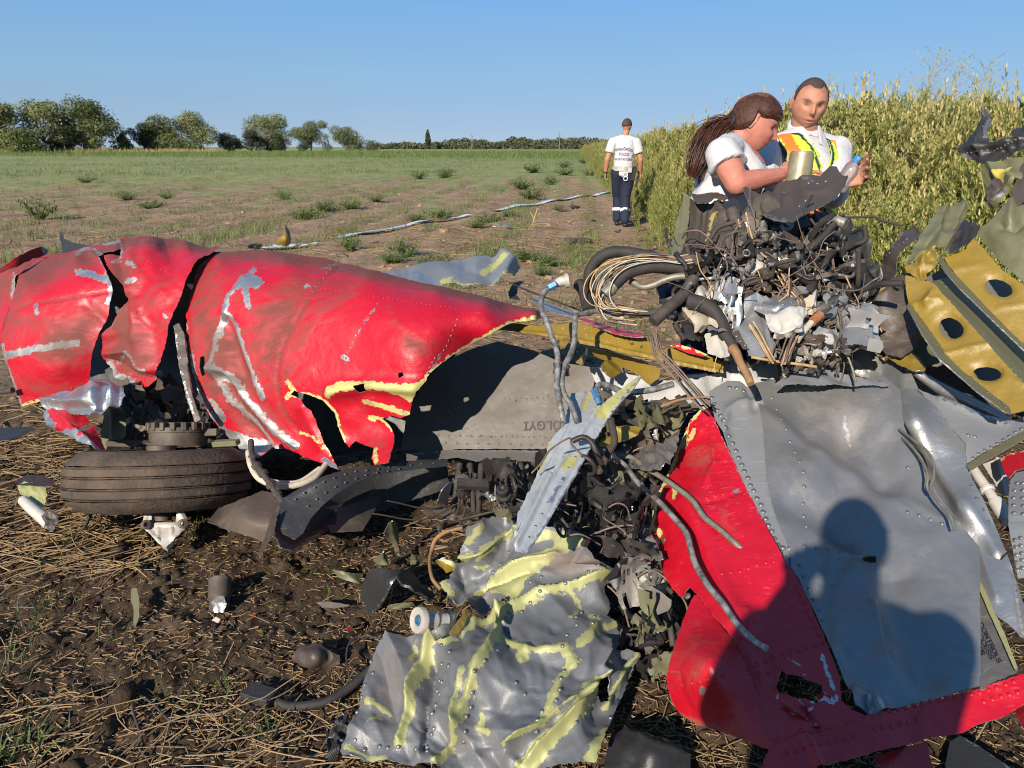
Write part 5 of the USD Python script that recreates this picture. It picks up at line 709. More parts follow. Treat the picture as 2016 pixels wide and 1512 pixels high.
single('grey_clod', Sheet([(580, 1300), (596, 1274), (620, 1272), (640, 1282), (668, 1290), (670, 1305), (640, 1312), (600, 1310)], [(580, 1300, 0, .03), (620, 1272, 0, .06), (670, 1300, 0, .03), (630, 1311, 0, .02), (620, 1292, 0, .07)], step=3.5, rag=1, ridge=.012, bumpf=.04, seed=51), 'brown_sheet', 'greyish brown rag-like lump on the soil above the black hose', 'rag')
single('mauve_strip', Sheet([(622, 1186), (640, 1184), (672, 1188), (690, 1192), (660, 1198), (636, 1196)], [(622, 1188, 0, .03), (690, 1192, 0, .03), (650, 1198, 0, .015)], step=3, rag=.6, bump=.003, bumpf=.06, seed=52), 'dusty_panel', 'thin greyish pink strip lying left of the black blade', 'strip')
for x, y, s_, m_, lab in ((500, 1211, 5, 'red_paint_clean', 'tiny red paint chip on the soil right of the canister'), (688, 1237, 5, 'red_paint_clean', 'tiny red chip left of the round white bushing'), (425, 1221, 9, 'white_sheet', 'small pale leaf-like chip under the canister'), (513, 1244, 5, 'primer_yellow', 'tiny yellow chip on the soil below the red chip'), (227, 1062, 9, 'primer_yellow', 'small yellow-green chip on straw below the tyre')):
    single('paint_chip', Sheet([(x - s_, y), (x, y - s_ * .7), (x + s_, y - 2), (x + s_ * .5, y + s_ * .6)], [(x - s_, y, 0, .025), (x + s_, y, 0, .025), (x, y - s_, 0, .04)], step=2, thick=.002, rag=.5, seed=x), m_, lab, 'paint chip')
single('charred_debris', join([Sheet([(645, 1450), (660, 1420), (672, 1408), (690, 1412), (700, 1425), (690, 1460), (668, 1480), (650, 1490), (640, 1475)], [(645, 1450, 0, .05), (690, 1415, 0, .06), (660, 1485, 0, .03)], step=3.5, rag=2, ridge=.02, bumpf=.07, seed=53).geo] + [tube(np.vstack([G(640 + 3 * k, 1440 + 4 * k, .03), G(650 + 3 * k, 1470, .04 + .004 * k), G(636 + 4 * k, 1500, .02)]), .002, 5, 4) for k in range(7)]), 'black_sheet', 'charred grey comb-like fragment at the left of the crumpled panel', 'fragment')
# ------------------------------------------------------------------ the red and grey side piece on the right
z7, zb = Z(2.598, 1240, 700), Z(2.598, 1240, 1080)
sp_ = Thing('red_side_panel', 'large red and grey riveted fuselage side piece with torn yellow edges at lower right', 'fuselage side')
ro = z7((378, 262), (395, 285), (430, 318), (500, 470), (552, 585), (600, 690), (650, 790), (690, 865), (750, 980)) + zb((800, 90), (840, 130), (900, 240), (940, 330), (985, 430), (1020, 520), (1055, 610), (1080, 690), (1100, 760), (1130, 835), (1200, 872), (1290, 850), (1500, 800), (1800, 712), (1990, 655), (2030, 640), (2060, 760), (2016, 805), (1900, 870), (1780, 905), (1700, 945), (1560, 970), (1450, 1000), (1240, 1050), (1060, 1095), (970, 1125), (850, 1160), (690, 1160), (684, 1100), (720, 1030), (690, 900), (650, 740), (618, 640), (580, 560), (530, 470), (440, 360), (350, 245), (310, 200), (270, 260), (225, 215), (180, 140), (150, 85)) + z7((130, 1040), (110, 980), (95, 910), (110, 850), (130, 780), (160, 690), (205, 590), (235, 500), (250, 465), (280, 400), (320, 335))
rc = [(1386, 802, 2.36), (1290, 1060, 2.12), (1300, 930, 2.28), (1340, 870, 2.34), (1340, 960, 2.16), (1350, 1080, 2.0), (1400, 900, 2.22), (1502, 1023, 1.97), (1633, 1280, 1.62), (1448, 1260, 1.70), (1500, 1200, 1.75), (1517, 1476, 1.45), (1675, 1400, 1.48), (1933, 1353, 1.52), (2016, 1326, 1.52), (2016, 1400, 1.47), (1613, 1507, 1.38), (1560, 1300, 1.63), (1340, 1160, 1.92), (1800, 1450, 1.45), (1900, 1440, 1.47)]
hol = zb((745, 680), (775, 625), (800, 650), (860, 660), (930, 690), (980, 705), (992, 770), (960, 800), (905, 775), (860, 762), (800, 745), (762, 740))
hol2 = zb((1072, 650), (1090, 690), (1120, 760), (1140, 818), (1100, 815), (1085, 790), (1078, 720))
prim_edge = z7((378, 262), (320, 335), (280, 400), (250, 470), (205, 590), (160, 690), (130, 780), (98, 910), (110, 985), (135, 1045))
RP = Sheet(ro, rc, step=4.6, thick=.0025, rag=1.0, holes=(hol, hol2), bump=.004, bumpf=.01, ridge=.002, crease=(.006, 190, 3),
           folds=[(z7((430, 480), (440, 560), (400, 640)), .016, 9), (z7((370, 770), (480, 740), (580, 690)), -.007, 3), (z7((300, 760), (400, 1000), (480, 1200), (600, 1420)), .016, 22, 'soft'), (zb((610, 330), (615, 420)), .012, 5), (zb((745, 680), (700, 560), (560, 440)), -.01, 16, 'soft'), (zb((890, 960), (940, 1020), (970, 1120)), .012, 9), (zb((720, 1000), (900, 985), (1150, 905), (1500, 830)), .006, 4), (zb((830, 780), (900, 840), (960, 900)), -.015, 10), (z7((140, 850), (160, 930), (150, 1060)), -.01, 9), (z7((250, 300), (360, 380)), .008, 12, 'soft')],
           marks=[(1, 'line', prim_edge, 5), (1, 'line', z7((330, 390), (300, 440), (262, 470)), 4), (1, 'line', z7((215, 660), (240, 700), (235, 740)), 3.5), (1, 'line', z7((110, 880), (150, 900), (125, 980), (150, 1060)), 3.5), (0, 'line', z7((430, 318), (500, 470), (600, 690), (680, 840)), .9), (0, 'line', zb((985, 545), (1010, 640), (1040, 720), (1060, 790)), 3.2), (0, 'line', zb((810, 575), (850, 600), (880, 620)), 1.2), (0, 'line', zb((850, 655), (900, 660)), 1), (0, 'line', zb((760, 745), (755, 770)), 2), (0, 'line', zb((945, 790), (1000, 775), (1040, 800)), 5), (0, 'line', zb((880, 835), (960, 810)), 2), (0, 'line', zb((830, 855), (860, 850)), 1.2), (0, 'line', z7((530, 700), (580, 685)), 1.5), (2, 'poly', z7((300, 480), (430, 490), (400, 620), (290, 600)), 0, 22, .6), (2, 'poly', zb((100, 60), (300, 250), (280, 330), (150, 100)), 0, 26, .45), (2, 'line', zb((350, 245), (440, 360), (560, 520), (650, 740), (720, 1030)), 2, 2), (2, 'line', zb((820, 1000), (900, 985), (1150, 905), (1450, 832)), .8, 1.2), (2, 'poly', z7((460, 790), (500, 800), (520, 880), (470, 870)), 0, 8, .45)], seed=61)
sp_.add('red_skin', RP, 'red_paint_clean')
FA = Sheet(zb((330, 235), (350, 245), (440, 360), (530, 470), (580, 560), (618, 640), (650, 740), (690, 900), (718, 1030), (600, 985), (480, 940), (400, 915), (340, 900), (290, 870), (250, 840), (218, 790), (200, 740), (186, 660), (200, 590), (225, 500), (270, 370), (300, 290)), [(1367, 1172, 1.86), (1313, 1330, 1.72), (1340, 1250, 1.76), (1400, 1300, 1.60), (1380, 1360, 1.61), (1425, 1442, 1.58), (1336, 1403, 1.70), (1448, 1268, 1.69), (1490, 1370, 1.56), (1517, 1476, 1.455), (1410, 1225, 1.77)], step=4.6, rag=.6, bump=.003, bumpf=.015, folds=[(zb((190, 630), (250, 630), (270, 740), (320, 830)), -.004, 2.5)], marks=[(2, 'poly', zb((330, 260), (240, 500), (200, 740), (280, 830), (430, 700), (420, 450)), 0, 50, .5), (0, 'poly', zb((352, 710), (380, 700), (392, 725), (375, 755), (355, 740)), 0), (2, 'line', zb((230, 840), (340, 890), (470, 920)), 5, 4), (2, 'line', zb((190, 630), (250, 630), (270, 740), (320, 830)), 1, 1.5), (0, 'line', zb((195, 730), (230, 830)), 1.5), (2, 'poly', zb((310, 630), (340, 628), (345, 650), (318, 652)), 0, 3, 1.)], seed=62)
sp_.add('red_fairing', FA, 'red_paint_clean', label='rounded red fairing bulge at the lower left of the side piece')
sp_.add('torn_tab', Sheet(zb((1240, 1062), (1520, 985), (1535, 1060), (1560, 1170), (1300, 1170), (1280, 1110), (1255, 1100)), [(1720, 1490, 1.42), (1825, 1462, 1.42), (1800, 1528, 1.36), (1740, 1528, 1.36)], step=5, rag=.6, seed=63), 'red_paint_clean')
sp_.add('inner_flap', Sheet(zb((760, 770), (800, 745), (870, 770), (930, 840), (960, 900), (930, 900), (860, 840), (800, 800)), [(1535, 1376, 1.53), (1575, 1378, 1.51), (1605, 1424, 1.47), (1600, 1400, 1.52)], step=3.5, rag=1.2, bump=.004, bumpf=.06, marks=[(0, 'line', zb((870, 770), (930, 840), (960, 900)), 2)], seed=64), 'red_paint_clean')
sp_.add('inner_flap', Sheet(zb((945, 760), (1000, 730), (1035, 755), (1045, 800), (1000, 790), (960, 785)), [(1604, 1372, 1.56), (1642, 1385, 1.5), (1620, 1362, 1.53)], step=3, rag=1.2, ridge=.006, bumpf=.08, base=(.45, 0, 0), seed=65), 'red_paint_clean')
sp_.add('inner_flap', Sheet(zb((985, 830), (1020, 815), (1050, 850), (1080, 880), (1065, 915), (1035, 890), (1000, 870)), [(1620, 1400, 1.5), (1655, 1420, 1.46), (1640, 1395, 1.49)], step=3, rag=1.2, ridge=.005, bumpf=.08, base=(.45, 0, 0), seed=66), 'red_paint_clean')
def zz(r): return [[tuple(p) for p in l] for l in r]
sp_.each('rivet', rivets(RP, [zb((470, 160), (560, 130), (650, 100), (745, 75)), zb((640, 600), (690, 575), (740, 555), (800, 545), (900, 520), (980, 490)), zb((650, 650), (690, 636), (740, 618)), zb((845, 190), (890, 280), (935, 380), (990, 500)), zb((750, 1000), (890, 962), (1000, 930), (1150, 895), (1300, 850), (1500, 800), (1800, 735), (1990, 680)), zb((790, 1060), (910, 1025), (1040, 990), (1160, 965)), zb((1230, 940), (1380, 910), (1500, 880)), zb((1800, 790), (1880, 765), (2010, 740)), z7((380, 740), (430, 725), (520, 705), (580, 690)), z7((280, 380), (340, 330))], 17, .0052, seed=14) + rivets(FA, [zb((305, 695), (350, 685), (390, 675), (430, 660), (470, 650), (510, 640))], 16, .0045, seed=15), 'rivet_red')
sp_.each('rivet', rivets(RP, [z7((165, 930), (180, 960)), zb((290, 255), (320, 235))], 14, .0095, .3, seed=16) + rivets(FA, [zb((1200, 1030), (1210, 1030))], 30, .001), 'rivet_dark')
# grey sheets of the same piece
gc = [(1398, 773, 2.40), (1480, 755, 2.40), (1760, 745, 2.36), (1502, 1023, 1.985), (1640, 900, 2.16), (1780, 900, 2.12), (1880, 1060, 1.90), (1560, 1130, 1.86), (1633, 1280, 1.635), (1760, 1200, 1.72), (1925, 1350, 1.53), (1690, 1400, 1.50)]
GS = Sheet(z7((405, 185), (440, 160), (500, 128), (560, 130), (620, 148), (665, 180), (690, 260), (700, 420), (720, 600), (735, 760), (760, 860), (800, 940), (850, 985), (870, 985), (850, 1050), (812, 1112), (795, 1105), (750, 985), (690, 865), (640, 770), (552, 585), (500, 470), (432, 318)), [(x, y, d - .006) for x, y, d in gc], step=5, rag=.4, thick=.003, bump=.003, bumpf=.012, folds=[(z7((490, 560), (480, 380), (500, 290), (560, 250), (640, 230)), .022, 9), (z7((600, 150), (640, 260)), -.015, 10, 'soft')], seed=67)
sp_.add('grey_strip', GS, 'grey_paint'); sp_.each('rivet', rivets(GS, [z7((412, 205), (440, 260), (470, 335), (500, 400), (540, 490), (585, 590), (640, 700), (680, 790), (740, 940), (790, 1040)), z7((500, 160), (590, 175)), z7((770, 985), (850, 990)), z7((815, 1095), (850, 1000))], 14.5, .0075, seed=17, h=.5), 'rivet_metal')
GP = Sheet(z7((640, 150), (700, 138), (900, 128), (1100, 125), (1300, 115), (1380, 180), (1400, 370), (1480, 560), (1560, 700), (1690, 880), (1790, 985)) + zb((1790, 100), (1785, 240), (1790, 400), (1795, 705), (1600, 755), (1450, 800), (1290, 850), (1240, 862), (1150, 830), (1110, 760), (1070, 640), (1020, 520), (940, 330), (860, 160), (820, 110)) + z7((812, 1000), (750, 860), (690, 640), (680, 400)), gc, step=6, rag=.3, thick=.003, bump=.006, bumpf=.008, ridge=.003, crease=(.010, 260, 3), folds=[(z7((690, 300), (1000, 520), (1300, 700), (1640, 880)), .01, 16, 'soft'), (z7((1000, 160), (1080, 500), (1100, 900)), -.02, 30, 'soft'), (z7((1150, 420), (1250, 500), (1300, 620)), -.05, 45, 'soft'), (z7((880, 250), (900, 420)), -.03, 38, 'soft'), (z7((820, 760), (1000, 820), (1250, 1000)), -.03, 36, 'soft'), (zb((1350, 150), (1400, 400), (1500, 640)), -.03, 42, 'soft'), (zb((1250, 300), (1300, 600)), .02, 14), (zb((870, 60), (1000, 60), (1200, 30), (1300, 20)), -.006, 3), (z7((1395, 740), (1530, 850), (1650, 910)), -.006, 3), (zb((1000, 480), (1080, 620), (1140, 780)), .012, 10), (zb((1140, 780), (1200, 770), (1290, 830)), .02, 8), (zb((1230, 860), (1210, 760)), -.02, 8)], holes=(z7((1190, 1005), (1220, 985), (1265, 990), (1272, 1015), (1240, 1025), (1200, 1015)),),
           marks=[(2, 'line', z7((990, 990), (1000, 1060), (995, 1140)), 11, 6, .62), (2, 'line', z7((1185, 1010), (1100, 1090), (1050, 1170), (1025, 1300), (1030, 1400), (1025, 1500)), 11, 7, .66), (2, 'line', zb((1070, 480), (1120, 560)), 8, 8, .5), (0, 'line', zb((1190, 730), (1215, 770), (1240, 850)), 3), (0, 'line', zb((1250, 780), (1285, 850)), 3), (0, 'line', z7((1495, 835), (1500, 870)), 1.6), (1, 'line', z7((1180, 1000), (1220, 985), (1290, 1020)), 2.5), (2, 'poly', z7((900, 200), (1300, 260), (1280, 560), (950, 500)), 0, 60, .55), (2, 'poly', z7((760, 600), (1100, 640), (1300, 900), (900, 900)), 0, 60, .45), (2, 'poly', zb((1250, 100), (1700, 100), (1650, 600), (1350, 500)), 0, 70, .4), (0, 'line', z7((940, 700), (1040, 690)), 2), (0, 'line', z7((1100, 300), (1140, 420)), 1.5)], seed=68)
sp_.add('grey_sheet', GP, 'aluminium_paint'); sp_.each('rivet', rivets(GP, [z7((860, 1070), (900, 1170), (960, 1300), (1010, 1430)), z7((870, 992), (1080, 1000), (1190, 990)), z7((1405, 570), (1450, 570)), z7((1400, 800), (1520, 840), (1640, 910)), z7((720, 200), (800, 400), (880, 620), (900, 900)), z7((760, 160), (1000, 150), (1300, 140))], 24, .0055, seed=18), 'rivet_metal')
sp_.each('screw', rivets(GP, [zb((862, 110), (863, 112)), zb((1052, 540), (1053, 541))], 30, .0115, .2, seed=19, h=.35), 'rivet_dark')
AD = Sheet(zb((1786, 190), (1830, 270), (1900, 430), (1975, 615), (1982, 660), (1960, 680), (1790, 722), (1780, 500)), [(1929, 1157, 1.80), (2000, 1322, 1.54), (1929, 1357, 1.515)], step=5, rag=.3, thick=.004, marks=[(0, 'line', zb((1788, 650), (1835, 610)), .8)], seed=69)
sp_.add('access_door', AD, 'dusty_panel', label='grey access door with black stencilled words'); sp_.each('screw', rivets(AD, [zb((1808, 340), (1809, 341)), zb((1952, 652), (1953, 653))], 30, .0105, .2, seed=20, h=.35), 'rivet_metal')
for w_, a_, b_ in (('CONTROLS', (1783, 390), (1884, 596)), ('ACCESS', (1766, 422), (1845, 578)), ('DOOR', (1762, 478), (1800, 556))): sp_.add('lettering', lettering(w_, AD, zb(a_)[0], zb(b_)[0], (8.2, -3.8), False, lift=.003), 'black_ink')
sp_.add('green_stringer', Sheet(zb((1782, 170), (1800, 178), (1850, 290), (1920, 440), (1985, 612), (1968, 618), (1900, 462), (1830, 310), (1786, 205)), [(1928, 1148, 1.80), (2000, 1317, 1.53), (1960, 1230, 1.66)], step=4, rag=.4, thick=.006, seed=70, base=(0, 1, 0)), 'crumpled_grey'); sp_.done()
# ------------------------------------------------------------------ the bulged bright channel and the corner plate
ch = Thing('bright_channel', 'smooth bulged bare metal channel slanting down beside the grey side panels', 'channel')
z6 = Z(3.15, 1140, 340)
co = z6((1610, 1130), (1680, 1130), (1760, 1080), (1800, 1110), (1900, 1170), (2016, 1250)) + z7((1440, 90), (1480, 180), (1560, 270), (1640, 350), (1720, 450), (1722, 560), (1760, 650), (1820, 770), (1860, 850), (1900, 950), (1925, 1010), (1880, 1062), (1790, 1000), (1690, 890), (1560, 690), (1470, 500), (1395, 370), (1380, 180), (1330, 130), (1250, 120), (1180, 110), (1110, 60))
CH = Sheet(co, [(1652, 705, 2.62), (1700, 690, 2.60), (1780, 740, 2.42), (1740, 740, 2.52), (1779, 846, 2.26), (1800, 830, 2.17), (1850, 820, 2.22), (1902, 890, 2.10), (1900, 1000, 1.95), (1865, 985, 2.04), (1956, 1023, 1.94), (1971, 1095, 1.86), (1929, 1080, 1.90), (1810, 770, 2.36)], step=4.5, rag=.5, bump=.003, bumpf=.012, crease=(.004, 120, 2), folds=[(z7((1400, 240), (1520, 480), (1690, 740), (1880, 1010)), .016, 14, 'soft'), (z6((1700, 1150), (1860, 1280)), .014, 5), (z7((1500, 190), (1600, 320), (1710, 440)), .006, 3)], marks=[(2, 'poly', z7((1100, 0), (1400, 100), (1400, 200), (1200, 120)), 0, 20, .4)], seed=71)
ch.add('skin', CH, 'bare_sheet'); ch.each('rivet', rivets(CH, [z7((1740, 650), (1790, 770), (1840, 870))], 26, .0045, seed=21), 'rivet_dark'); ch.each('screw', rivets(CH, [z7((1448, 135), (1449, 136)), z7((1693, 447), (1694, 448)), z7((1905, 1030), (1906, 1031))], 30, .012, .2, seed=22, h=.4), 'rivet_dark'); ch.done()
cpz = Thing('corner_plate', 'grey triangular riveted plate with torn upper edge at the right edge of the photo', 'plate')
CP = Sheet(z7((1475, 170), (1510, 190), (1570, 210), (1680, 250), (1760, 290), (1850, 325), (1920, 345), (1990, 320), (2060, 300), (2060, 360), (2000, 395), (1900, 440), (1800, 500), (1722, 552), (1718, 450), (1600, 320)), [(1810, 768, 2.34), (1979, 832, 2.18), (2030, 830, 2.12), (1902, 912, 2.07), (1900, 873, 2.11)], step=5, rag=.8, bump=.003, bumpf=.02, folds=[(z7((1590, 225), (1700, 270), (1800, 315), (1930, 350)), .014, 5)], marks=[(0, 'line', z7((1570, 212), (1760, 292), (1930, 350)), 4)], seed=72)
cpz.add('skin', CP, 'grey_paint'); cpz.each('rivet', rivets(CP, [z7((1745, 530), (1850, 465), (1990, 385), (2040, 355)), z7((1720, 405), (1800, 420))], 14, .0058, seed=23), 'rivet_metal')
cpz.add('rolled_edge', tube(PP([(x, y, d) for (x, y), d in zip(z7((1440, 70), (1560, 150), (1680, 215), (1800, 268), (1940, 335)), (2.44, 2.38, 2.31, 2.25, 2.18))]), [.012, .02, .02, .012], 8, 6), 'bare_sheet'); cpz.add('edge_angle', Sheet(z7((1722, 560), (1800, 508), (1900, 448), (2060, 362), (2060, 400), (1960, 460), (1850, 520), (1740, 590)), [(1902, 916, 2.05), (2030, 842, 2.1), (1910, 927, 2.02)], step=5, rag=.6, seed=73), 'primer_olive'); cpz.done()
rod = Thing('control_rod', 'pale metal actuator rod lying in the dark gap at the right edge', 'rod'); q0, q1, q2_ = P(1912, 918, 2.12), P(1958, 985, 2.02), P(1980, 1018, 1.98)
rod.add('tube', cyl(q0, q1, .013, 16), 'white_sheet'); rod.add('sleeve', lathe([(.0, 0), (.017, 0), (.019, .01), (.019, .07), (.0, .07)], q1, q2_ - q1, 18), 'white_sheet'); rod.add('collar', lathe([(.014, -.008), (.0185, -.004), (.0185, .004), (.014, .008)], q0 + (q1 - q0) * .7, q1 - q0, 16), 'cast_white'); rod.done()
single('white_angle', Sheet(z7((1805, 555), (1900, 520), (1925, 580), (1940, 700), (1905, 720), (1860, 640)), [(1935, 914, 2.2), (1980, 905, 2.16), (1975, 975, 2.08)], step=4, rag=.4, folds=[(z7((1880, 530), (1920, 700)), .01, 5, 'lin')], seed=74), 'white_sheet', 'white metal angle behind the pale rod at the right edge', 'angle piece')
single('red_corner_piece', Sheet(z7((1895, 530), (1950, 500), (2060, 480), (2060, 560), (1970, 590), (1940, 625), (1915, 600)), [(1969, 904, 2.06), (2033, 886, 2.0), (1985, 940, 1.98)], step=4, rag=.5, marks=[(1, 'line', z7((1895, 530), (1950, 500), (2060, 480)), 1.5)], seed=75), 'red_paint_clean', 'small red skin corner at the right edge beside the pale rod', 'skin fragment')
rb = Thing('riveted_curved_strip', 'dark grey curved strip with rows of rivets at the right edge', 'strip')
RB = Sheet(z7((1945, 640), (1975, 600), (2060, 580), (2060, 1130), (1985, 1140), (1960, 1000), (1935, 860), (1936, 740)), [(1990, 940, 1.98), (2033, 925, 1.94), (1985, 1030, 1.86), (2030, 1135, 1.76), (2002, 1138, 1.78)], step=5, rag=.3, folds=[(z7((1940, 845), (2060, 840)), -.005, 2.5)], seed=76)
rb.add('skin', RB, 'grey_paint'); rb.each('rivet', rivets(RB, [z7((1980, 640), (1960, 740), (1965, 830)), z7((1968, 930), (1975, 1020), (1985, 1110)), z7((2000, 920), (2010, 1110)), z7((2005, 640), (2012, 820))], 15, .0058, seed=24), 'rivet_metal'); rb.each('screw', rivets(RB, [z7((1970, 873), (1971, 874))], 30, .012, .2, seed=25, h=.4), 'primer_yellow'); rb.done()
single('grey_lower_skin', Sheet(zb((1786, 25), (1850, 40), (1900, 60), (1930, 30), (1960, 110), (2000, 250), (2060, 400), (2060, 470), (1990, 430), (1930, 380), (1880, 350), (1840, 280), (1790, 180)), [(1929, 1090, 1.88), (1980, 1090, 1.84), (2020, 1245, 1.66), (1964, 1214, 1.71), (1932, 1150, 1.80)], step=5, rag=.4, bump=.004, bumpf=.02, folds=[(zb((1960, 110), (1985, 280), (2016, 430)), -.02, 5), (zb((1800, 40), (1880, 250)), .01, 10, 'soft')], seed=77), 'bare_sheet', 'dull bare metal skin below the end of the bright channel', 'metal skin')
for pts, r, lab in (([(1771, 845, 2.2), (1800, 868, 2.12), (1825, 888, 2.06), (1838, 912, 2.02), (1838, 940, 1.99), (1832, 962, 1.97), (1845, 985, 1.93), (1870, 1015, 1.88), (1880, 1045, 1.85)], .0038, 'thin dark cable snaking over the bright channel, right strand'), ([(1771, 860, 2.22), (1795, 880, 2.12), (1815, 905, 2.06), (1826, 935, 2.0), (1825, 960, 1.98), (1832, 972, 1.96)], .0034, 'thin olive cable over the bright channel, left strand')):
    single('cable', tube(PP([(a, b, c - .03) for a, b, c in pts]), r, 7, 8), 'pipe_olive', lab, 'cable')
single('dark_under_plate', Sheet([(1870, 1460), (1890, 1448), (1930, 1470), (1980, 1505), (2040, 1540), (1860, 1545), (1862, 1500)], [(1870, 1460, 0, .06), (2030, 1535, 0, .06), (1865, 1540, 0, .05)], step=6, rag=.4, marks=[(0, 'line', [(1895, 1450), (1960, 1490), (2000, 1520)], .8)], seed=78), 'black_sheet', 'dark plate lying in the bottom right corner below the red strip', 'metal plate')
single('red_lower_fragment', Sheet([(1996, 1398), (2040, 1380), (2040, 1450), (2018, 1440)], [(1996, 1398, 1.5), (2040, 1385, 1.46), (2020, 1445, 1.42)], step=5, rag=.4, seed=79), 'red_paint_clean', 'dull red fragment at the right edge under the end of the red strip', 'skin fragment')
single('black_fabric_sheet', Sheet([(1190, 1500), (1205, 1450), (1235, 1442), (1280, 1452), (1330, 1470), (1352, 1490), (1360, 1545), (1190, 1545)], [(1190, 1500, 0, .06), (1240, 1442, 0, .06), (1350, 1490, 0, .05), (1280, 1480, 0, .10), (1250, 1545, 0, .04)], step=5, rag=.8, ridge=.012, bumpf=.02, folds=[([(1235, 1445), (1300, 1475), (1350, 1490)], .012, 5)], seed=80), 'black_sheet', 'dark crumpled sheet on the ground between grey panel and red fairing', 'sheet')
# two loose pipes lying over the red skin
pb = Thing('loose_pipe', 'bare silvery pipe with a fitting running down across the red side piece', 'pipe')
zc = Z(3.287, 1180, 860)
def run(pts, sheet=None): return PP([(x, y, d) for (x, y), d in pts])
l1 = list(zip(zc((90, 130), (170, 190), (260, 310), (380, 415), (470, 510), (560, 620), (590, 720), (620, 820), (700, 960), (800, 1080), (880, 1200), (960, 1285), (1030, 1345), (1080, 1368)), (2.24, 2.2, 2.13, 2.05, 1.99, 1.93, 1.88, 1.84, 1.78, 1.73, 1.68, 1.64, 1.61, 1.59)))
pb.add('pipe', tube(run(l1), .0075, 10, 7), 'pipe_metal'); f0 = P(*zc((62, 112))[0], 2.26); pb.add('nut', lathe([(0, -.02), (.014, -.018), (.014, .018), (.009, .022), (0, .022)], f0, run(l1)[1] - run(l1)[0], 6, 20), 'pipe_metal'); pb.add('fitting', cyl(P(*zc((10, 100))[0], 2.3), f0, .013, 12), 'cast_iron'); pb.done()
l2 = list(zip(zc((100, 125), (200, 130), (300, 200), (400, 260), (500, 330), (600, 410), (680, 520), (780, 600), (880, 690), (960, 760)), (2.28, 2.26, 2.2, 2.15, 2.1, 2.05, 2.0, 1.96, 1.92, 1.9)))
single('loose_pipe', tube(run(l2), .0078, 10, 7), 'pipe_olive', 'olive-grey pipe running right of the silvery one over the red side piece', 'pipe')
# ------------------------------------------------------------------ the torn wing with yellow ribs on the right
z8 = Z(2.4, 1600, 200)
def ell(cx, cy, rx, ry, a, n=26):
    t = np.arange(n) * 2 * np.pi / n; c, s = math.cos(a), math.sin(a); return [(cx + rx * math.cos(k) * c - ry * math.sin(k) * s, cy + rx * math.cos(k) * s + ry * math.sin(k) * c) for k in t]
wg = Thing('torn_wing', 'torn upright wing with yellow ribs pierced by round lightening holes at the right', 'wing')
def rib(o, ctrl, holes, seed, folds, marks=()):
    hs = [[tuple(np.array(z8(h)[0])) for h in ell(*e)] for e in holes]
    S = Sheet(z8(*o), ctrl, step=5, thick=.004, rag=.5, holes=hs, folds=folds + [(h + h[:1], -.012, 5) for h in hs], bump=.004, bumpf=.025, marks=list(marks), back=(.0, .2, .3), seed=seed); return S
R1 = rib([(440, 820), (470, 828), (490, 845), (555, 850), (585, 870), (610, 905), (690, 990), (800, 1115), (900, 1228), (998, 1338), (1060, 1405), (1060, 1480), (998, 1462), (940, 1476), (900, 1452), (800, 1380), (700, 1290), (600, 1205), (540, 1120), (490, 1040), (455, 965), (440, 890)], [(1785, 545, 2.42), (1833, 556, 2.36), (1790, 600, 2.38), (1880, 610, 2.28), (1850, 700, 2.24), (2016, 760, 2.06), (1990, 812, 2.04)], [(650, 1062, 60, 47, .35), (822, 1277, 68, 33, .12)], 91, [(z8((480, 965), (600, 935)), .015, 6), (z8((605, 1200), (740, 1165), (830, 1150)), .012, 6), (z8((540, 960), (570, 900)), .02, 8), (z8((900, 1300), (998, 1340)), .008, 7)], [(2, 'poly', z8((440, 820), (560, 850), (560, 960), (450, 960)), 0, 20, .4), (2, 'line', z8((470, 1000), (600, 1200), (800, 1380), (930, 1470)), 6, 12, .6)])
wg.add('rib', R1, 'primer_yellow', label='nearer yellow rib with two round holes')
R2 = rib([(622, 738), (700, 712), (762, 645), (810, 700), (900, 800), (998, 865), (1060, 930), (1060, 1225), (998, 1165), (900, 1060), (800, 955), (700, 850), (640, 775)], [(1860, 507, 2.62), (1917, 470, 2.62), (2016, 562, 2.44), (2016, 684, 2.36), (1930, 600, 2.48)], [(878, 872, 68, 38, .3)], 92, [(z8((660, 800), (800, 770)), .008, 6), (z8((880, 975), (1000, 960)), .008, 6)], [(2, 'line', z8((640, 775), (800, 955), (998, 1165)), 6, 10, .5)])
wg.add('rib', R2, 'primer_yellow', label='farther yellow rib with one round hole')
def flange(p, d0, d1, w, seed):      # the bent, drilled lower edge of a rib
    p = z8(*p); q = [(x + w * .6, y - w) for x, y in p]; L = len(p); ds = np.linspace(d0, d1, L); S = Sheet(p + q[::-1], [(x, y, d) for (x, y), d in zip(p, ds)] + [(x, y, d + .05) for (x, y), d in zip(q, ds)], step=4, rag=.4, thick=.004, seed=seed); return S
f1 = Sheet(z8((445, 960), (470, 945), (560, 1080), (640, 1190), (760, 1300), (930, 1440), (940, 1476), (900, 1458), (780, 1370), (600, 1215), (520, 1100)), [(1790, 600, 2.36), (1850, 690, 2.21), (1990, 812, 2.01), (1870, 700, 2.24)], step=4, thick=.004, rag=.4, seed=93, marks=[(2, 'line', z8((445, 960), (600, 1210), (930, 1460)), 12, 10, .4)]); wg.add('flange', f1, 'primer_olive')
f2 = Sheet(z8((595, 745), (620, 735), (700, 830), (850, 985), (998, 1135), (1060, 1190), (1060, 1230), (998, 1172), (860, 1040), (700, 885), (625, 800)), [(1850, 512, 2.60), (1930, 600, 2.45), (2020, 690, 2.33), (1890, 550, 2.55)], step=4, thick=.004, rag=.4, seed=94, marks=[(2, 'line', z8((595, 745), (998, 1160)), 12, 10, .3)]); wg.add('flange', f2, 'primer_olive')
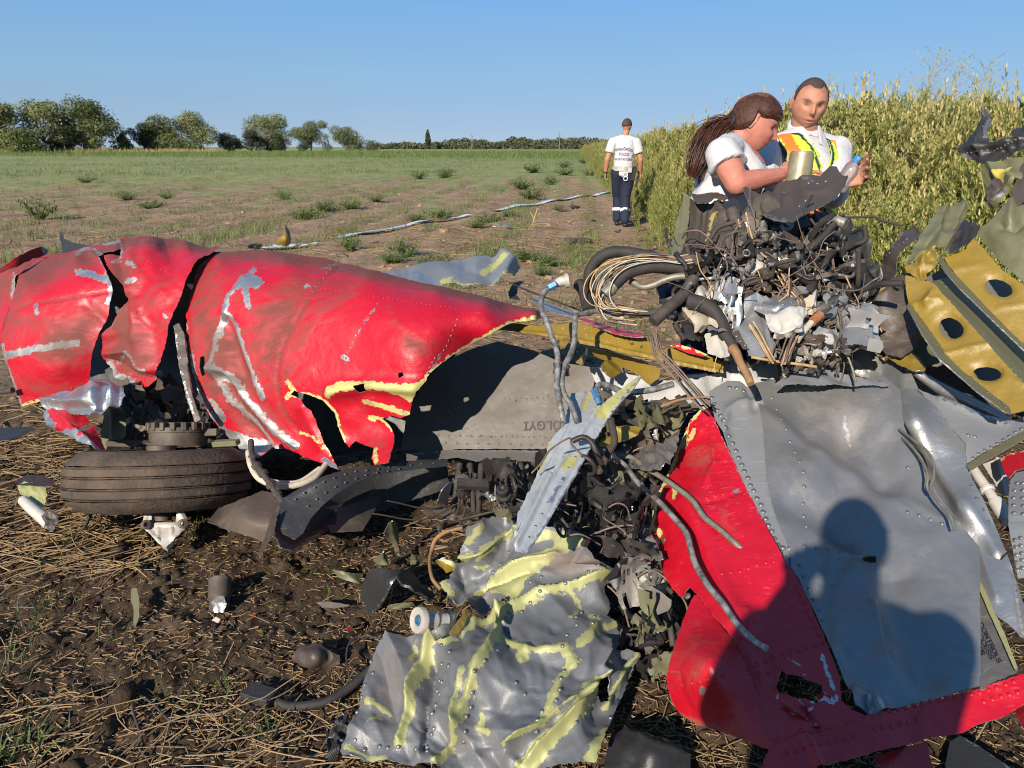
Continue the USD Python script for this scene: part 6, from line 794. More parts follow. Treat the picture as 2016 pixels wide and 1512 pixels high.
wg.each('bolt', rivets(f1, [z8((465, 965), (560, 1100), (640, 1205), (780, 1335), (925, 1455))], 15, .0055, .4, seed=31) + rivets(f2, [z8((610, 745), (700, 858), (850, 1012), (1000, 1155))], 15, .0055, .4, seed=32), 'rivet_dark')
INN = Sheet(z8((560, 850), (640, 830), (760, 930), (900, 1080), (1060, 1230), (1060, 1420), (998, 1350), (900, 1240), (780, 1090), (690, 990), (600, 890)), [(1840, 550, 2.58), (1917, 590, 2.62), (2030, 700, 2.5), (2016, 760, 2.2), (1887, 612, 2.42)], step=7, rag=.3, seed=95); wg.add('inner_skin', INN, 'primer_olive')
wg.each('rivet', rivets(INN, [z8((640, 935), (740, 1050), (880, 1210), (1020, 1350)), z8((600, 850), (740, 960), (880, 1110), (1040, 1260))], 13, .004, seed=33), 'rivet_yellow')
SK = Sheet(z8((780, 622), (820, 590), (880, 530), (930, 480), (998, 440), (1060, 420), (1060, 900), (998, 862), (900, 770), (830, 690)), [(1925, 458, 2.75), (2016, 385, 2.75), (2030, 560, 2.5), (1960, 520, 2.62), (1975, 440, 2.66)], step=6, rag=.9, bump=.01, bumpf=.015, crease=(.02, 120, 3), folds=[(z8((890, 590), (960, 600), (1000, 560)), -.04, 10), (z8((940, 490), (930, 570)), .03, 9)], seed=96); wg.add('outer_skin', SK, 'primer_olive', label='smooth greenish grey skin standing behind the ribs')
S3 = Sheet(z8((590, 512), (640, 515), (660, 498), (690, 500), (712, 525), (705, 560), (690, 600), (650, 680), (625, 735), (600, 720), (560, 700), (520, 740), (480, 780), (425, 795), (440, 750), (500, 640), (550, 570), (575, 530)), [(1846, 413, 2.78), (1895, 415, 2.82), (1862, 500, 2.62), (1780, 530, 2.55), (1830, 480, 2.62)], step=4.5, rag=1.2, bump=.008, bumpf=.03, crease=(.012, 50, 4), folds=[(z8((610, 515), (560, 640), (450, 790)), .035, 7), (z8((690, 500), (650, 610), (590, 720)), .03, 7), (z8((580, 530), (600, 560)), -.02, 6)], marks=[(1, 'poly', z8((560, 700), (590, 720), (500, 780), (470, 780)), 0)], seed=97); wg.add('folded_skin', S3, 'primer_olive')
S4 = Sheet(z8((700, 575), (740, 580), (780, 605), (770, 640), (740, 660), (720, 700), (690, 712), (640, 730), (660, 660)), [(1892, 440, 2.72), (1925, 455, 2.7), (1865, 505, 2.6), (1900, 480, 2.62)], step=4, rag=1.8, ridge=.02, bumpf=.05, folds=[(z8((720, 580), (705, 700)), .02, 6)], seed=98); wg.add('torn_skin', S4, 'black_sheet')
S5 = Sheet(z8((435, 800), (470, 775), (540, 700), (575, 705), (590, 740), (580, 800), (545, 810), (530, 850), (540, 875), (500, 870), (480, 835), (445, 825)), [(1781, 533, 2.5), (1840, 495, 2.5), (1842, 535, 2.46), (1825, 560, 2.42)], step=4, rag=1.8, ridge=.018, bumpf=.05, folds=[(z8((500, 790), (560, 720)), .02, 6), (z8((520, 860), (500, 780)), -.02, 5)], seed=99); wg.add('torn_rib_end', S5, 'primer_yellow')
S6 = Sheet(z8((430, 790), (440, 880), (425, 900), (410, 950), (380, 1010), (350, 1060), (310, 1120), (320, 1180), (330, 1230), (300, 1180), (285, 1100), (300, 1040), (290, 960), (310, 870), (360, 800), (400, 700), (450, 640), (500, 610), (520, 640), (470, 720)), [(1779, 530, 2.55), (1725, 620, 2.55), (1720, 660, 2.5), (1735, 710, 2.42), (1800, 470, 2.72), (1770, 600, 2.46), (1760, 540, 2.62)], step=4, rag=1.6, bump=.01, bumpf=.03, ridge=.012, crease=(.012, 60, 4), folds=[(z8((300, 1040), (370, 940), (420, 880)), .025, 6), (z8((470, 690), (380, 820)), .02, 8)], marks=[(0, 'line', z8((410, 900), (440, 880), (430, 930)), 4), (0, 'line', z8((390, 700), (440, 660)), 4), (1, 'poly', z8((310, 960), (400, 910), (390, 1000), (330, 1080), (300, 1060)), 0)], seed=100); wg.add('crumpled_skin', S6, 'brown_sheet'); wg.each('rivet', rivets(S6, [z8((345, 850), (420, 760), (480, 680)), z8((320, 900), (380, 800), (440, 700)), z8((300, 950), (350, 880))], 9, .0045, seed=34), 'rivet_metal')
S7 = Sheet(z8((340, 1090), (380, 1040), (430, 1000), (470, 1030), (440, 1080), (400, 1140), (380, 1180), (470, 1185), (540, 1250), (530, 1270), (470, 1275), (400, 1240), (340, 1200), (310, 1150)), [(1742, 650, 2.5), (1790, 620, 2.55), (1825, 725, 2.36), (1740, 700, 2.44), (1770, 690, 2.5)], step=4.5, rag=1., bump=.006, bumpf=.03, folds=[(z8((340, 1190), (480, 1230)), .015, 6)], seed=101); wg.add('lower_rib', S7, 'primer_yellow')
S8 = Sheet(z8((440, 1070), (470, 1060), (540, 1120), (600, 1230), (560, 1250), (520, 1240), (470, 1190), (400, 1160)), [(1790, 645, 2.62), (1850, 712, 2.48), (1770, 690, 2.62), (1825, 670, 2.6)], step=5, rag=.8, seed=102); wg.add('lower_skin', S8, 'primer_olive')
DK = Sheet(z8((440, 990), (560, 1130), (700, 1300), (900, 1460), (880, 1480), (600, 1330), (520, 1260), (470, 1100)), [(1790, 620, 2.72), (1890, 740, 2.58), (1970, 815, 2.42), (1840, 740, 2.62)], step=7, seed=103); wg.add('inner_wall', DK, 'brown_sheet'); wg.add('crumpled_skin', Sheet([(1716, 640), (1735, 590), (1762, 552), (1786, 545), (1794, 600), (1806, 650), (1790, 690), (1765, 708), (1738, 704)], [(1716, 640, 2.5), (1786, 545, 2.56), (1806, 650, 2.5), (1738, 704, 2.42), (1765, 620, 2.44)], step=4.5, rag=1.6, ridge=.012, bumpf=.03, crease=(.014, 45, 4), seed=202), 'brown_sheet'); wg.add('rear_skin', Sheet([(1800, 560), (1870, 520), (1920, 490), (2040, 590), (2040, 800), (1960, 800), (1840, 690)], [(1800, 560, 2.72), (1920, 490, 2.86), (2040, 600, 2.76), (2040, 800, 2.5), (1840, 690, 2.62)], step=10, seed=201), 'dusty_panel'); wg.done()
tp = Thing('torn_tail_structure', 'torn dark wreckage standing high against the weeds at the right edge', 'wreckage')
T1 = Sheet(z8((705, 238), (740, 205), (790, 150), (800, 110), (822, 62), (850, 70), (852, 100), (838, 140), (846, 200), (900, 205), (950, 180), (945, 150), (975, 132), (1060, 120), (1060, 230), (1000, 235), (930, 260), (860, 300), (825, 305), (760, 280), (712, 265)), [(1894, 300, 3.0), (1950, 228, 2.98), (2030, 260, 2.8), (1945, 325, 2.9), (1960, 285, 2.88)], step=4, rag=1.4, ridge=.018, bumpf=.035, crease=(.010, 50, 3), folds=[(z8((720, 245), (850, 215), (1040, 190)), .035, 7), (z8((822, 62), (800, 200)), .03, 6), (z8((850, 240), (960, 220), (1050, 200)), -.02, 6)], marks=[(0, 'poly', z8((826, 90), (850, 84), (846, 130), (830, 130)), 0), (0, 'line', z8((830, 140), (836, 180)), 3)], seed=104); tp.add('upper_frame', T1, 'black_sheet'); tp.each('rivet', rivets(T1, [z8((740, 255), (830, 240), (1000, 200))], 8, .004, seed=35), 'rivet_metal')
T2 = Sheet(z8((818, 310), (880, 296), (950, 280), (1060, 270), (1060, 400), (985, 380), (940, 440), (900, 500), (858, 520), (846, 480), (830, 470), (840, 420), (820, 370)), [(1942, 330, 2.9), (2030, 315, 2.75), (1958, 415, 2.85), (2000, 370, 2.76)], step=4, rag=1.3, bump=.012, bumpf=.025, ridge=.01, crease=(.012, 60, 3), folds=[(z8((860, 300), (900, 370), (960, 360)), .03, 8), (z8((980, 380), (880, 480)), .03, 7)], marks=[(1, 'poly', z8((880, 340), (940, 320), (960, 350), (910, 400), (890, 380)), 0), (0, 'line', z8((856, 480), (862, 515)), 6), (0, 'line', z8((940, 420), (900, 470)), 2)], seed=105); tp.add('hanging_skin', T2, 'primer_olive')
T3 = Sheet(z8((860, 360), (895, 370), (905, 405), (870, 440), (845, 470), (822, 465), (830, 420)), [(1955, 350, 2.82), (1945, 393, 2.82), (1975, 370, 2.78)], step=4, rag=1.5, ridge=.012, bumpf=.05, seed=106); tp.add('torn_skin', T3, 'brown_sheet')
T4 = Sheet(z8((985, 300), (1060, 250), (1060, 470), (998, 470), (950, 510), (900, 540), (930, 460), (960, 380)), [(2010, 358, 2.72), (2035, 390, 2.66), (1980, 420, 2.7)], step=5, rag=1.2, bump=.01, bumpf=.03, seed=107); tp.add('curled_skin', T4, 'brown_sheet'); tp.done()
# ------------------------------------------------------------------ the heap of engine wreckage
zA, zB, zD = Z(4.8, 1280, 370), Z(5.2125, 1480, 470), Z(6.3, 1180, 480)
def at_d(pts, d): d = np.linspace(d[0], d[1], len(pts)) if np.ndim(d) else np.full(len(pts), d); return PP([(x, y, q) for (x, y), q in zip(pts, d)])
def scraps(poly, d0, d1, n, size, seed):
    """n crumpled bits of torn sheet at random turns in the region"""
    r = np.random.default_rng(seed); pg = Polygon(poly); x0, y0, x1, y1 = pg.bounds; out = []
    while len(out) < n:
        x, y = r.uniform(x0, x1), r.uniform(y0, y1)
        if not pg.contains(shapely.Point(x, y)): continue
        s = size * r.uniform(.4, 1.5); k = 7; gx, gy = np.meshgrid(np.linspace(-1, 1, k), np.linspace(-1, 1, k)); asp = r.uniform(.25, 1.)
        v = np.stack([gx * s, gy * s * asp * (1 + .3 * np.sin(gx * 3 + r.uniform(0, 6))), .25 * s * (n2(gx, gy, 1.3, int(r.integers(1e6)), 2)) + .3 * s * np.abs(gx * math.cos(2.) + gy * .3) * r.normal()], -1).reshape(-1, 3)
        ii, jj = np.meshgrid(np.arange(k - 1), np.arange(k - 1), indexing='ij'); f = np.stack([ii * k + jj, ii * k + jj + 1, (ii + 1) * k + jj + 1, (ii + 1) * k + jj], -1).reshape(-1, 4); f = f[r.uniform(size=len(f)) > .12]
        f = tri(f); R = rotation(*r.uniform(-180, 180, 3)); v = v @ R.T + P(x, y, r.uniform(d0, d1)); n_ = vnormals(v, f); out.append(Geo(np.vstack([v, v - n_ * .002]), np.vstack([f, f[:, ::-1] + len(v)]), np.vstack([n_, -n_]), np.tile([[float(r.uniform() < .12), 0, r.uniform(0, .5)]], (2 * len(v), 1))))
    return out
eng = Thing('engine_wreck', 'burnt black mass of smashed engine, frames, pipes and housings in the centre right', 'engine')
core = Sheet(zA((640, 560), (900, 470), (1200, 400), (1420, 330), (1700, 300), (1900, 420), (2016, 560), (2080, 700), (2150, 900), (2160, 1150), (2100, 1300), (1700, 1500), (1300, 1620), (800, 1640), (500, 1500), (200, 1350), (60, 1060), (180, 880), (420, 640)), [(1413, 487, 3.0), (1634, 435, 3.0), (1700, 490, 2.85), (1730, 620, 2.6), (1600, 690, 2.42), (1450, 700, 2.46), (1310, 600, 2.75), (1500, 560, 2.85), (1420, 600, 2.72)], step=6, rag=5, bump=.03, bumpf=.03, ridge=.06, thick=.01, seed=120); eng.add('casing', core, 'black_sheet')
eng.each('torn_sheet', scraps(zA((620, 560), (900, 470), (1250, 420), (1560, 360), (1850, 520), (1900, 900), (1700, 1150), (1150, 1160), (500, 1100), (250, 1050), (420, 700)), 2.5, 2.85, 90, .04, 121), 'black_sheet'); eng.each('torn_plate', scraps(zA((700, 560), (1250, 450), (1900, 560), (1900, 950), (1500, 1200), (1500, 1560), (1900, 1560), (1750, 1100), (900, 1050), (420, 800)), 2.42, 2.7, 40, .03, 122), 'brown_sheet'); eng.each('bright_scrap', scraps(zA((900, 600), (1300, 560), (1700, 600), (1700, 1000), (1200, 1000), (800, 900)), 2.36, 2.6, 16, .025, 123) + scraps(zA((900, 250), (1200, 350), (1250, 480), (950, 500)), 2.6, 2.75, 14, .03, 124), 'bare_sheet')
eng.each('small_scrap', scraps(zB((450, 1000), (900, 950), (1000, 1150), (880, 1330), (420, 1300)), 2.2, 2.4, 34, .022, 125), 'brown_sheet'); eng.each('pale_scrap', scraps(zB((480, 1050), (850, 1000), (800, 1250), (480, 1250)), 2.2, 2.3, 9, .022, 126), 'white_sheet')
for (pts, d, r, m_) in ((zA((770, 215), (800, 290), (840, 370), (865, 430)), (2.66, 2.6), .021, 'cast_iron'), (zA((1075, 330), (1080, 490)), (2.62, 2.58), .0125, 'pipe_metal'), (zA((1225, 430), (1190, 570), (1165, 720), (1150, 900), (1155, 1000), (1190, 1060)), (2.58, 2.4), .0085, 'pipe_metal'), (zA((510, 670), (560, 650), (640, 672), (780, 735), (880, 785), (968, 832)), (2.56, 2.42), .0098, 'pipe_metal'), (zA((535, 640), (480, 700), (420, 790), (350, 900)), (2.56, 2.5), .0098, 'hose_brown'), (zA((545, 815), (620, 835), (670, 880), (700, 950), (760, 1040), (850, 1150), (960, 1300), (1010, 1400), (1090, 1540)), (2.5, 2.26), .0078, 'pipe_metal'), (zA((800, 1005), (880, 1050), (965, 1095)), (2.4, 2.36), .012, 'pipe_metal'), (zA((960, 1130), (880, 1090), (790, 1085), (720, 1120), (695, 1180), (740, 1260), (800, 1290)), (2.36, 2.34), .011, 'pipe_metal'), (zA((410, 850), (520, 880), (640, 930), (780, 1000)), (2.5, 2.42), .018, 'hose_brown'), (zA((1680, 575), (1620, 650), (1550, 720), (1470, 765), (1400, 790)), (2.55, 2.46), .0155, 'pipe_olive'), (zA((1535, 270), (1580, 380), (1640, 470), (1700, 535), (1800, 560), (1990, 560)), (2.62, 2.55), .014, 'hose_rubber'), (zA((1220, 640), (1300, 690), (1400, 700), (1560, 690)), (2.46, 2.48), .006, 'pipe_olive'), (zA((1020, 950), (1020, 920), (1060, 895), (1115, 905)), (2.42, 2.44), .006, 'pipe_metal')): eng.add('pipe', tube(at_d(pts, d), r, 10, 6), m_)
for c, R, r, d, ax in ((zA((1345, 620))[0], .042, .012, 2.62, (.3, -.9, .3)), (zA((1510, 540))[0], .055, .012, 2.64, (-.2, -.9, .2)), (zA((1430, 760))[0], .040, .010, 2.56, (.1, -.8, .5)), (zB((770, 450))[0], .034, .008, 2.5, (.2, -.9, .3)), (zB((930, 590))[0], .045, .008, 2.52, (0, -.8, .5))):
    a = np.arange(28) * 2 * np.pi / 28; Rm = frame(ax); p = P(*c, d) + (np.stack([R * np.cos(a), R * np.sin(a), 0 * a], 1) @ Rm.T); eng.add('ring', tube(p, r, 8, 1, False, False, True), 'black_sheet' if r > .009 else 'cast_iron')
for c, d, rad, L, ax in ((zA((1000, 300))[0], 2.72, .055, .10, (.2, -.8, .5)), (zA((1150, 390))[0], 2.7, .035, .08, (.4, -.7, .4)), (zA((960, 400))[0], 2.7, .045, .07, (-.3, -.8, .4)), (zA((1230, 560))[0], 2.66, .04, .06, (.2, -.6, .6)), (zB((980, 590))[0], 2.5, .05, .05, (0, -.8, .6)), (zA((760, 1160))[0], 2.42, .045, .09, (.4, -.5, .5))): eng.add('cylinder', lathe([(0, 0), (rad, 0), (rad, L * .3), (rad * .85, L * .35), (rad * .85, L * .6), (rad * 1.05, L * .65), (rad * 1.05, L * .8), (rad * .6, L * .85), (rad * .6, L), (0, L)], P(*c, d), np.array(ax), 22), 'cast_iron' if rad > .04 else 'pipe_metal')
PPl = Sheet(zB((640, 390), (700, 340), (790, 310), (850, 400), (960, 440), (1060, 430), (1110, 590), (1000, 570), (850, 570), (720, 520)), [(1603, 545, 2.5), (1632, 529, 2.52), (1690, 583, 2.46), (1640, 575, 2.44)], step=3.5, thick=.004, rag=.5, holes=(zB(*ell(770, 455, 62, 66, 0, 20)), zB(*ell(930, 590 - 75, 60, 30, 0, 16))), seed=127); eng.add('perforated_plate', PPl, 'brown_sheet')
eng.done()
def bits(poly, d0, d1, n, size, seed):
    """broken brackets, angles, short pipes, rings and drilled strips at random turns"""
    r = np.random.default_rng(seed); pg = Polygon(poly); x0, y0, x1, y1 = pg.bounds; out = []
    while len(out) < n:
        x, y = r.uniform(x0, x1), r.uniform(y0, y1)
        if not pg.contains(shapely.Point(x, y)): continue
        s = size * r.uniform(.5, 1.5); R = rotation(*r.uniform(-180, 180, 3)); p = P(x, y, r.uniform(d0, d1)); k = len(out) % 6
        if k == 0: g = join([box((0, 0, 0), (2 * s, .5 * s, .08 * s), bevel=.2), box((0, .25 * s, .25 * s), (2 * s, .08 * s, .5 * s), bevel=.2)])
        elif k == 1: a = r.uniform(.6, 2.2); g = tube(np.stack([s * np.sin(np.linspace(0, a, 5)) * 1.4, s * (1 - np.cos(np.linspace(0, a, 5))), r.normal(0, .15 * s, 5)], 1), .16 * s, 9, 3)
        elif k == 2: g = lathe([(.0, 0), (.5 * s, 0), (.5 * s, .2 * s), (.34 * s, .25 * s), (.34 * s, .6 * s), (.42 * s, .62 * s), (.42 * s, .8 * s), (.2 * s, .85 * s), (0, .7 * s)], (0, 0, 0), (0, 0, 1), 14)
        elif k == 3: a = np.arange(16) * 2 * np.pi / 16; g = tube(np.stack([.6 * s * np.cos(a), .6 * s * np.sin(a), 0 * a], 1), .13 * s, 7, 1, False, False, True)
        elif k == 4:
            t_ = np.linspace(-1, 1, 9); c_ = r.uniform(.3, 1.2); v = np.concatenate([np.stack([t_ * 1.6 * s, np.full(9, q * .28 * s), s * c_ * (t_**2 - .5) * .6 + .1 * s * r.normal(size=9)], 1) for q in (-1, 1)]); f = tri(np.array([[i, i + 1, i + 10, i + 9] for i in range(8)])); nn = vnormals(v, f); g = Geo(np.vstack([v, v - nn * .004]), np.vstack([f, f[:, ::-1] + 18]), np.vstack([nn, -nn]))
        else: g = box((0, 0, 0), (s * r.uniform(.6, 1.2), s * r.uniform(.4, .8), s * r.uniform(.3, .6)), bevel=.25)
        out.append(place(g, R, p))
    return out
def snakes(poly, d0, d1, n, L, rad, seed):
    r = np.random.default_rng(seed); pg = Polygon(poly); x0, y0, x1, y1 = pg.bounds; out = []
    while len(out) < n:
        x, y = r.uniform(x0, x1), r.uniform(y0, y1)
        if not pg.contains(shapely.Point(x, y)): continue
        q = [P(x, y, r.uniform(d0, d1))]; dr = r.normal(0, 1, 3) * V_(1, .35, .8); dr /= np.linalg.norm(dr)
        for k in range(5): dr = dr + r.normal(0, .55, 3); dr /= np.linalg.norm(dr); q.append(q[-1] + dr * L / 5 * r.uniform(.6, 1.3))
        out.append(tube(q, rad * r.uniform(.6, 1.4), 7, 5))
    return out
V_ = lambda *a: np.array(a, float)
hp = zA((560, 560), (900, 470), (1250, 420), (1560, 360), (1850, 520), (1950, 900), (1700, 1150), (1500, 1500), (900, 1200), (400, 1150), (250, 1000), (420, 700))
ep = Thing('engine_fragments', 'broken dark brackets, rings, hoses and wires strewn through the black engine mass', 'engine parts')
ep.each('bracket', bits(hp, 2.36, 2.66, 110, .034, 301), 'cast_dark'); ep.each('fitting', bits(hp, 2.34, 2.6, 40, .024, 302), 'cast_iron'); ep.each('bright_fitting', bits(hp, 2.34, 2.56, 22, .018, 303), 'pipe_metal'); hq = [(1340, 560), (1420, 520), (1600, 500), (1680, 540), (1670, 660), (1560, 690), (1400, 640)]
ep.each('hose', snakes(hq, 2.4, 2.62, 32, .26, .0095, 304), 'hose_rubber'); ep.each('thin_hose', snakes(hq, 2.36, 2.6, 26, .24, .006, 305), 'hose_brown'); ep.each('line', snakes(hq, 2.34, 2.5, 20, .2, .0055, 306), 'pipe_metal'); ep.each('wire', snakes(hq, 2.3, 2.5, 56, .28, .0018, 307), 'wire_brown'); ep.each('pale_wire', snakes(hq, 2.3, 2.46, 9, .22, .0016, 308), 'wire_tan')
up_ = [(890, 930), (1080, 915), (1200, 890), (1300, 905), (1290, 1000), (1320, 1200), (1310, 1330), (1230, 1300), (1200, 1150), (1030, 1010), (900, 1010)]
ep.each('bracket', bits(up_, 2.0, 2.4, 50, .035, 311), 'cast_dark'); ep.each('hose', snakes(up_, 2.1, 2.5, 16, .3, .008, 312), 'hose_brown'); ep.each('wire', snakes(up_, 2.0, 2.4, 24, .3, .0024, 313), 'wire_brown'); ep.done()
gs = Thing('crushed_sheets', 'crushed grey and bare metal sheets wedged through the lower engine heap', 'metal sheets'); hs_ = [(1440, 560), (1560, 540), (1700, 590), (1720, 690), (1640, 720), (1480, 700), (1360, 660)]
gs.each('grey_sheet', scraps(hs_, 2.28, 2.5, 22, .05, 321), 'grey_paint'); gs.each('bare_sheet', scraps(hs_, 2.26, 2.5, 16, .042, 322), 'bare_sheet'); gs.each('dusty_sheet', scraps([(1180, 780), (1330, 770), (1340, 860), (1290, 900), (1190, 890)], 2.35, 2.6, 18, .055, 323), 'dusty_panel'); gs.each('brown_sheet', scraps([(1180, 780), (1340, 780), (1320, 930), (1200, 920)], 2.3, 2.6, 22, .05, 324), 'brown_sheet'); gs.done()
plt_ = None
tub = Thing('torn_cowling', 'upright dark torn cowling with ribbed wall and olive flap in front of the woman', 'cowling')
tub.add('wall', Sheet(zA((378, 95), (470, 150), (575, 150), (700, 130), (780, 160), (850, 200), (830, 300), (810, 420), (790, 520), (640, 560), (470, 610), (400, 690), (285, 692), (320, 560), (360, 330)), [(1360, 390, 2.92), (1455, 410, 2.95), (1445, 480, 2.8), (1345, 513, 2.72), (1400, 450, 2.9)], step=4, rag=1., bump=.006, bumpf=.03, folds=[(zA((480, 150), (430, 640)), .012, 4, 'lin'), (zA((530, 150), (480, 600)), .012, 4, 'lin'), (zA((600, 240), (520, 590)), .02, 6), (zA((700, 240), (800, 300), (840, 400)), .01, 8)], marks=[(1, 'poly', zA((570, 240), (640, 235), (590, 400), (520, 590), (500, 590), (540, 400)), 0), (1, 'poly', zA((690, 240), (740, 260), (720, 330), (680, 300)), 0, 5, .55), (0, 'line', zA((620, 290), (560, 480)), 2), (0, 'line', zA((740, 500), (810, 470)), 4)], seed=128), 'brown_sheet')
tub.add('side_flap', Sheet(zA((190, 560), (235, 450), (265, 300), (290, 200), (345, 62), (382, 92), (370, 330), (330, 570), (285, 690), (225, 650), (200, 600)), [(1320, 487, 2.82), (1352, 385, 2.98), (1340, 513, 2.72), (1355, 440, 2.86)], step=4, rag=1., folds=[(zA((340, 70), (320, 400), (280, 680)), .02, 6), (zA((270, 300), (240, 600)), .01, 7)], seed=129), 'primer_olive')
tub.add('top_rim', Sheet(zA((348, 60), (440, 72), (560, 46), (640, 44), (700, 70), (735, 120), (700, 135), (620, 118), (520, 150), (440, 150), (400, 112)), [(1352, 383, 3.0), (1428, 385, 3.06), (1410, 395, 2.94), (1390, 380, 3.08)], step=4, rag=.8, folds=[(zA((380, 90), (520, 110), (720, 110)), .015, 5)], seed=130), 'brown_sheet')
tub.add('dark_boss', Sheet(zA((680, 200), (720, 150), (780, 130), (830, 150), (870, 200), (840, 230), (770, 225), (720, 240)), [(1422, 412, 2.78), (1460, 410, 2.74), (1440, 400, 2.8)], step=3.5, ridge=.015, bumpf=.05, seed=131), 'black_sheet'); tub.done()
shr = Thing('bent_shroud', 'dark brown bent metal shroud with turned lip in front of the man with bottle', 'shroud')
SH = Sheet([(1480, 384), (1497, 390), (1510, 376), (1521, 368), (1549, 361), (1572, 363), (1600, 352), (1623, 343), (1634, 340), (1643, 345), (1650, 358), (1664, 369), (1660, 380), (1640, 398), (1622, 411), (1600, 424), (1582, 434), (1566, 442), (1551, 447), (1530, 444), (1512, 438), (1497, 431), (1503, 424), (1488, 412), (1482, 398)], [(1480, 385, 2.92), (1549, 362, 2.88), (1640, 345, 2.78), (1664, 370, 2.7), (1622, 410, 2.52), (1551, 446, 2.42), (1497, 431, 2.6), (1560, 400, 2.72)], step=3.5, thick=.004, rag=.8, bump=.006, bumpf=.03, crease=(.015, 70, 3), folds=[([(1520, 370), (1512, 420), (1500, 430)], -.03, 8), ([(1505, 425), (1540, 400), (1610, 392), (1660, 372)], .03, 6), ([(1498, 432), (1530, 438), (1552, 445), (1580, 428)], .02, 4), ([(1500, 400), (1530, 398)], .02, 6)], marks=[(0, 'line', [(1582, 364), (1600, 362)], 1.5), (0, 'line', [(1497, 431), (1530, 444), (1551, 447)], .8)], seed=132)
shr.add('sheet', SH, 'brown_sheet'); shr.add('standing_strip', Sheet(zA((880, 0), (905, -14), (960, 30), (985, 120), (1005, 230), (990, 290), (965, 240), (920, 120)), [(1463, 368, 2.72), (1480, 380, 2.72), (1487, 430, 2.62)], step=3, rag=.8, marks=[(0, 'line', zA((930, 120), (985, 270)), 2.5)], seed=133), 'brown_sheet'); shr.add('hook', tube(at_d(zA((1640, 130), (1658, 110), (1650, 95), (1630, 100), (1632, 120), (1560, 105), (1500, 95)), 2.6), .003, 6, 5), 'pipe_metal')
shr.each('rivet', rivets(SH, [[(1540, 385), (1560, 395)], [(1590, 370), (1630, 360)], [(1570, 415), (1600, 405)]], 16, .006, seed=36), 'rivet_metal'); shr.done()
tb = P(1574, 366, 2.9); single('stub_tube', join([lathe([(.036, 0), (.046, .0), (.044, .115), (.038, .125), (.036, .12), (.036, 0)], tb - [.006, 0, 0], np.array([.06, .1, 1.]), 26)]), 'stub_metal', 'open metal stub tube standing on the shroud before the yellow vest', 'tube')
# hoses and pipes to the left of the heap
def hose(pts, d, r, mat, label, cat='hose', name=None, extra=()):
    t = Thing(name or cat, label, cat); t.add(cat if name is None else 'line', tube(at_d(pts, d), r, 11, 8), mat)
    for nm, g, m_ in extra: t.add(nm, g, m_)
    t.done()
hose(z6((620, 590), (560, 560), (480, 530), (340, 500), (220, 490), (130, 525), (72, 600), (66, 670), (120, 725)), (2.5, 2.6), .0195, 'hose_rubber', 'thick black hose making the outermost big loop left of the engine heap')
e_ = at_d(z6((215, 700), (160, 755)), 2.46); hose(z6((700, 605), (600, 590), (500, 582), (400, 592), (300, 625), (215, 700)), (2.46, 2.46), .020, 'hose_rubber', 'thick black hose curving inside the big loop and ending in an olive sleeve', extra=[('sleeve', cyl(e_[0], e_[1], .021, 14), 'pipe_olive')])
hose(z6((690, 640), (600, 645), (520, 670), (450, 700), (390, 708), (355, 690), (320, 672)), (2.44, 2.5), .0115, 'pipe_olive', 'thin olive wavy hose below the inner black hose')
hose(z6((715, 650), (660, 740), (610, 790), (540, 850), (460, 925)), (2.42, 2.36), .019, 'hose_brown', 'brown hose running diagonally down left beside the pale bent sheets')
hose(z6((310, 878), (400, 872), (480, 868), (580, 850)), (2.5, 2.46), .013, 'hose_brown', 'short brown bundled hose lying level under the wire loop')
hose(z6((680, 795), (760, 815), (830, 855), (880, 930), (905, 1000), (960, 1090)), (2.34, 2.26), [.024, .022, .02], 'hose_rubber', 'thick black wrapped cable arching over the pale beige lump')
hose(z6((0, 690), (30, 730), (50, 800), (60, 860)), (2.66, 2.56), [.022, .022], 'hose_rubber', 'short black hose bending down right of the upright pipes and their elbow')
ze = Z(6.3, 1000, 520)
def fuel_pipe(pts, d, label, nut, elbow):
    t = Thing('upright_pipe', label, 'pipe'); t.add('line', tube(at_d(pts, d), .0088, 10, 8), 'pipe_metal'); a, b = at_d(nut, d[-1]); t.add('nut', lathe([(.009, 0), (.014, .0), (.014, .026), (.010, .03)], a, b - a, 6, 20), 'blue_anodised'); e = at_d(elbow, d[-1] + .02); t.add('elbow', tube(e, [.014, .017, .017], 12, 6), 'cast_white'); t.add('ring', lathe([(.015, -.008), (.024, -.006), (.024, .006), (.015, .008)], e[-1], e[-1] - e[-2], 18), 'cast_white'); t.done()
fuel_pipe(ze((690, 1960), (640, 1700), (605, 1500), (620, 1250), (600, 1050), (545, 900), (470, 690), (425, 600), (410, 480), (440, 370), (505, 295)), (2.2, 2.52), 'taller mottled silver pipe rising and bending right to a blue nut and hose', ze((505, 295), (590, 250)), ze((600, 245), (660, 215), (730, 205)))
fuel_pipe(ze((860, 1960), (790, 1760), (690, 1600), (670, 1420), (700, 1270), (770, 1130), (820, 980), (830, 760), (840, 650), (960, 610), (1080, 585), (1180, 585)), (2.2, 2.52), 'shorter mottled silver pipe kinked right towards a second blue nut', ze((1180, 590), (1250, 600)), ze((1270, 600), (1340, 640), (1400, 660)))
cl = Thing('pipe_clamp', 'double clamp ring joining the two upright silver pipes', 'clamp')
for q in ((620, 1295), (705, 1315)): c_ = P(*ze(q)[0], 2.33); cl.add('ring', lathe([(.010, -.016), (.0155, -.016), (.0155, -.008), (.013, -.006), (.013, .006), (.0155, .008), (.0155, .016), (.010, .016)], c_, np.array([.05, .1, 1.]), 18), 'cast_iron')
cl.done()
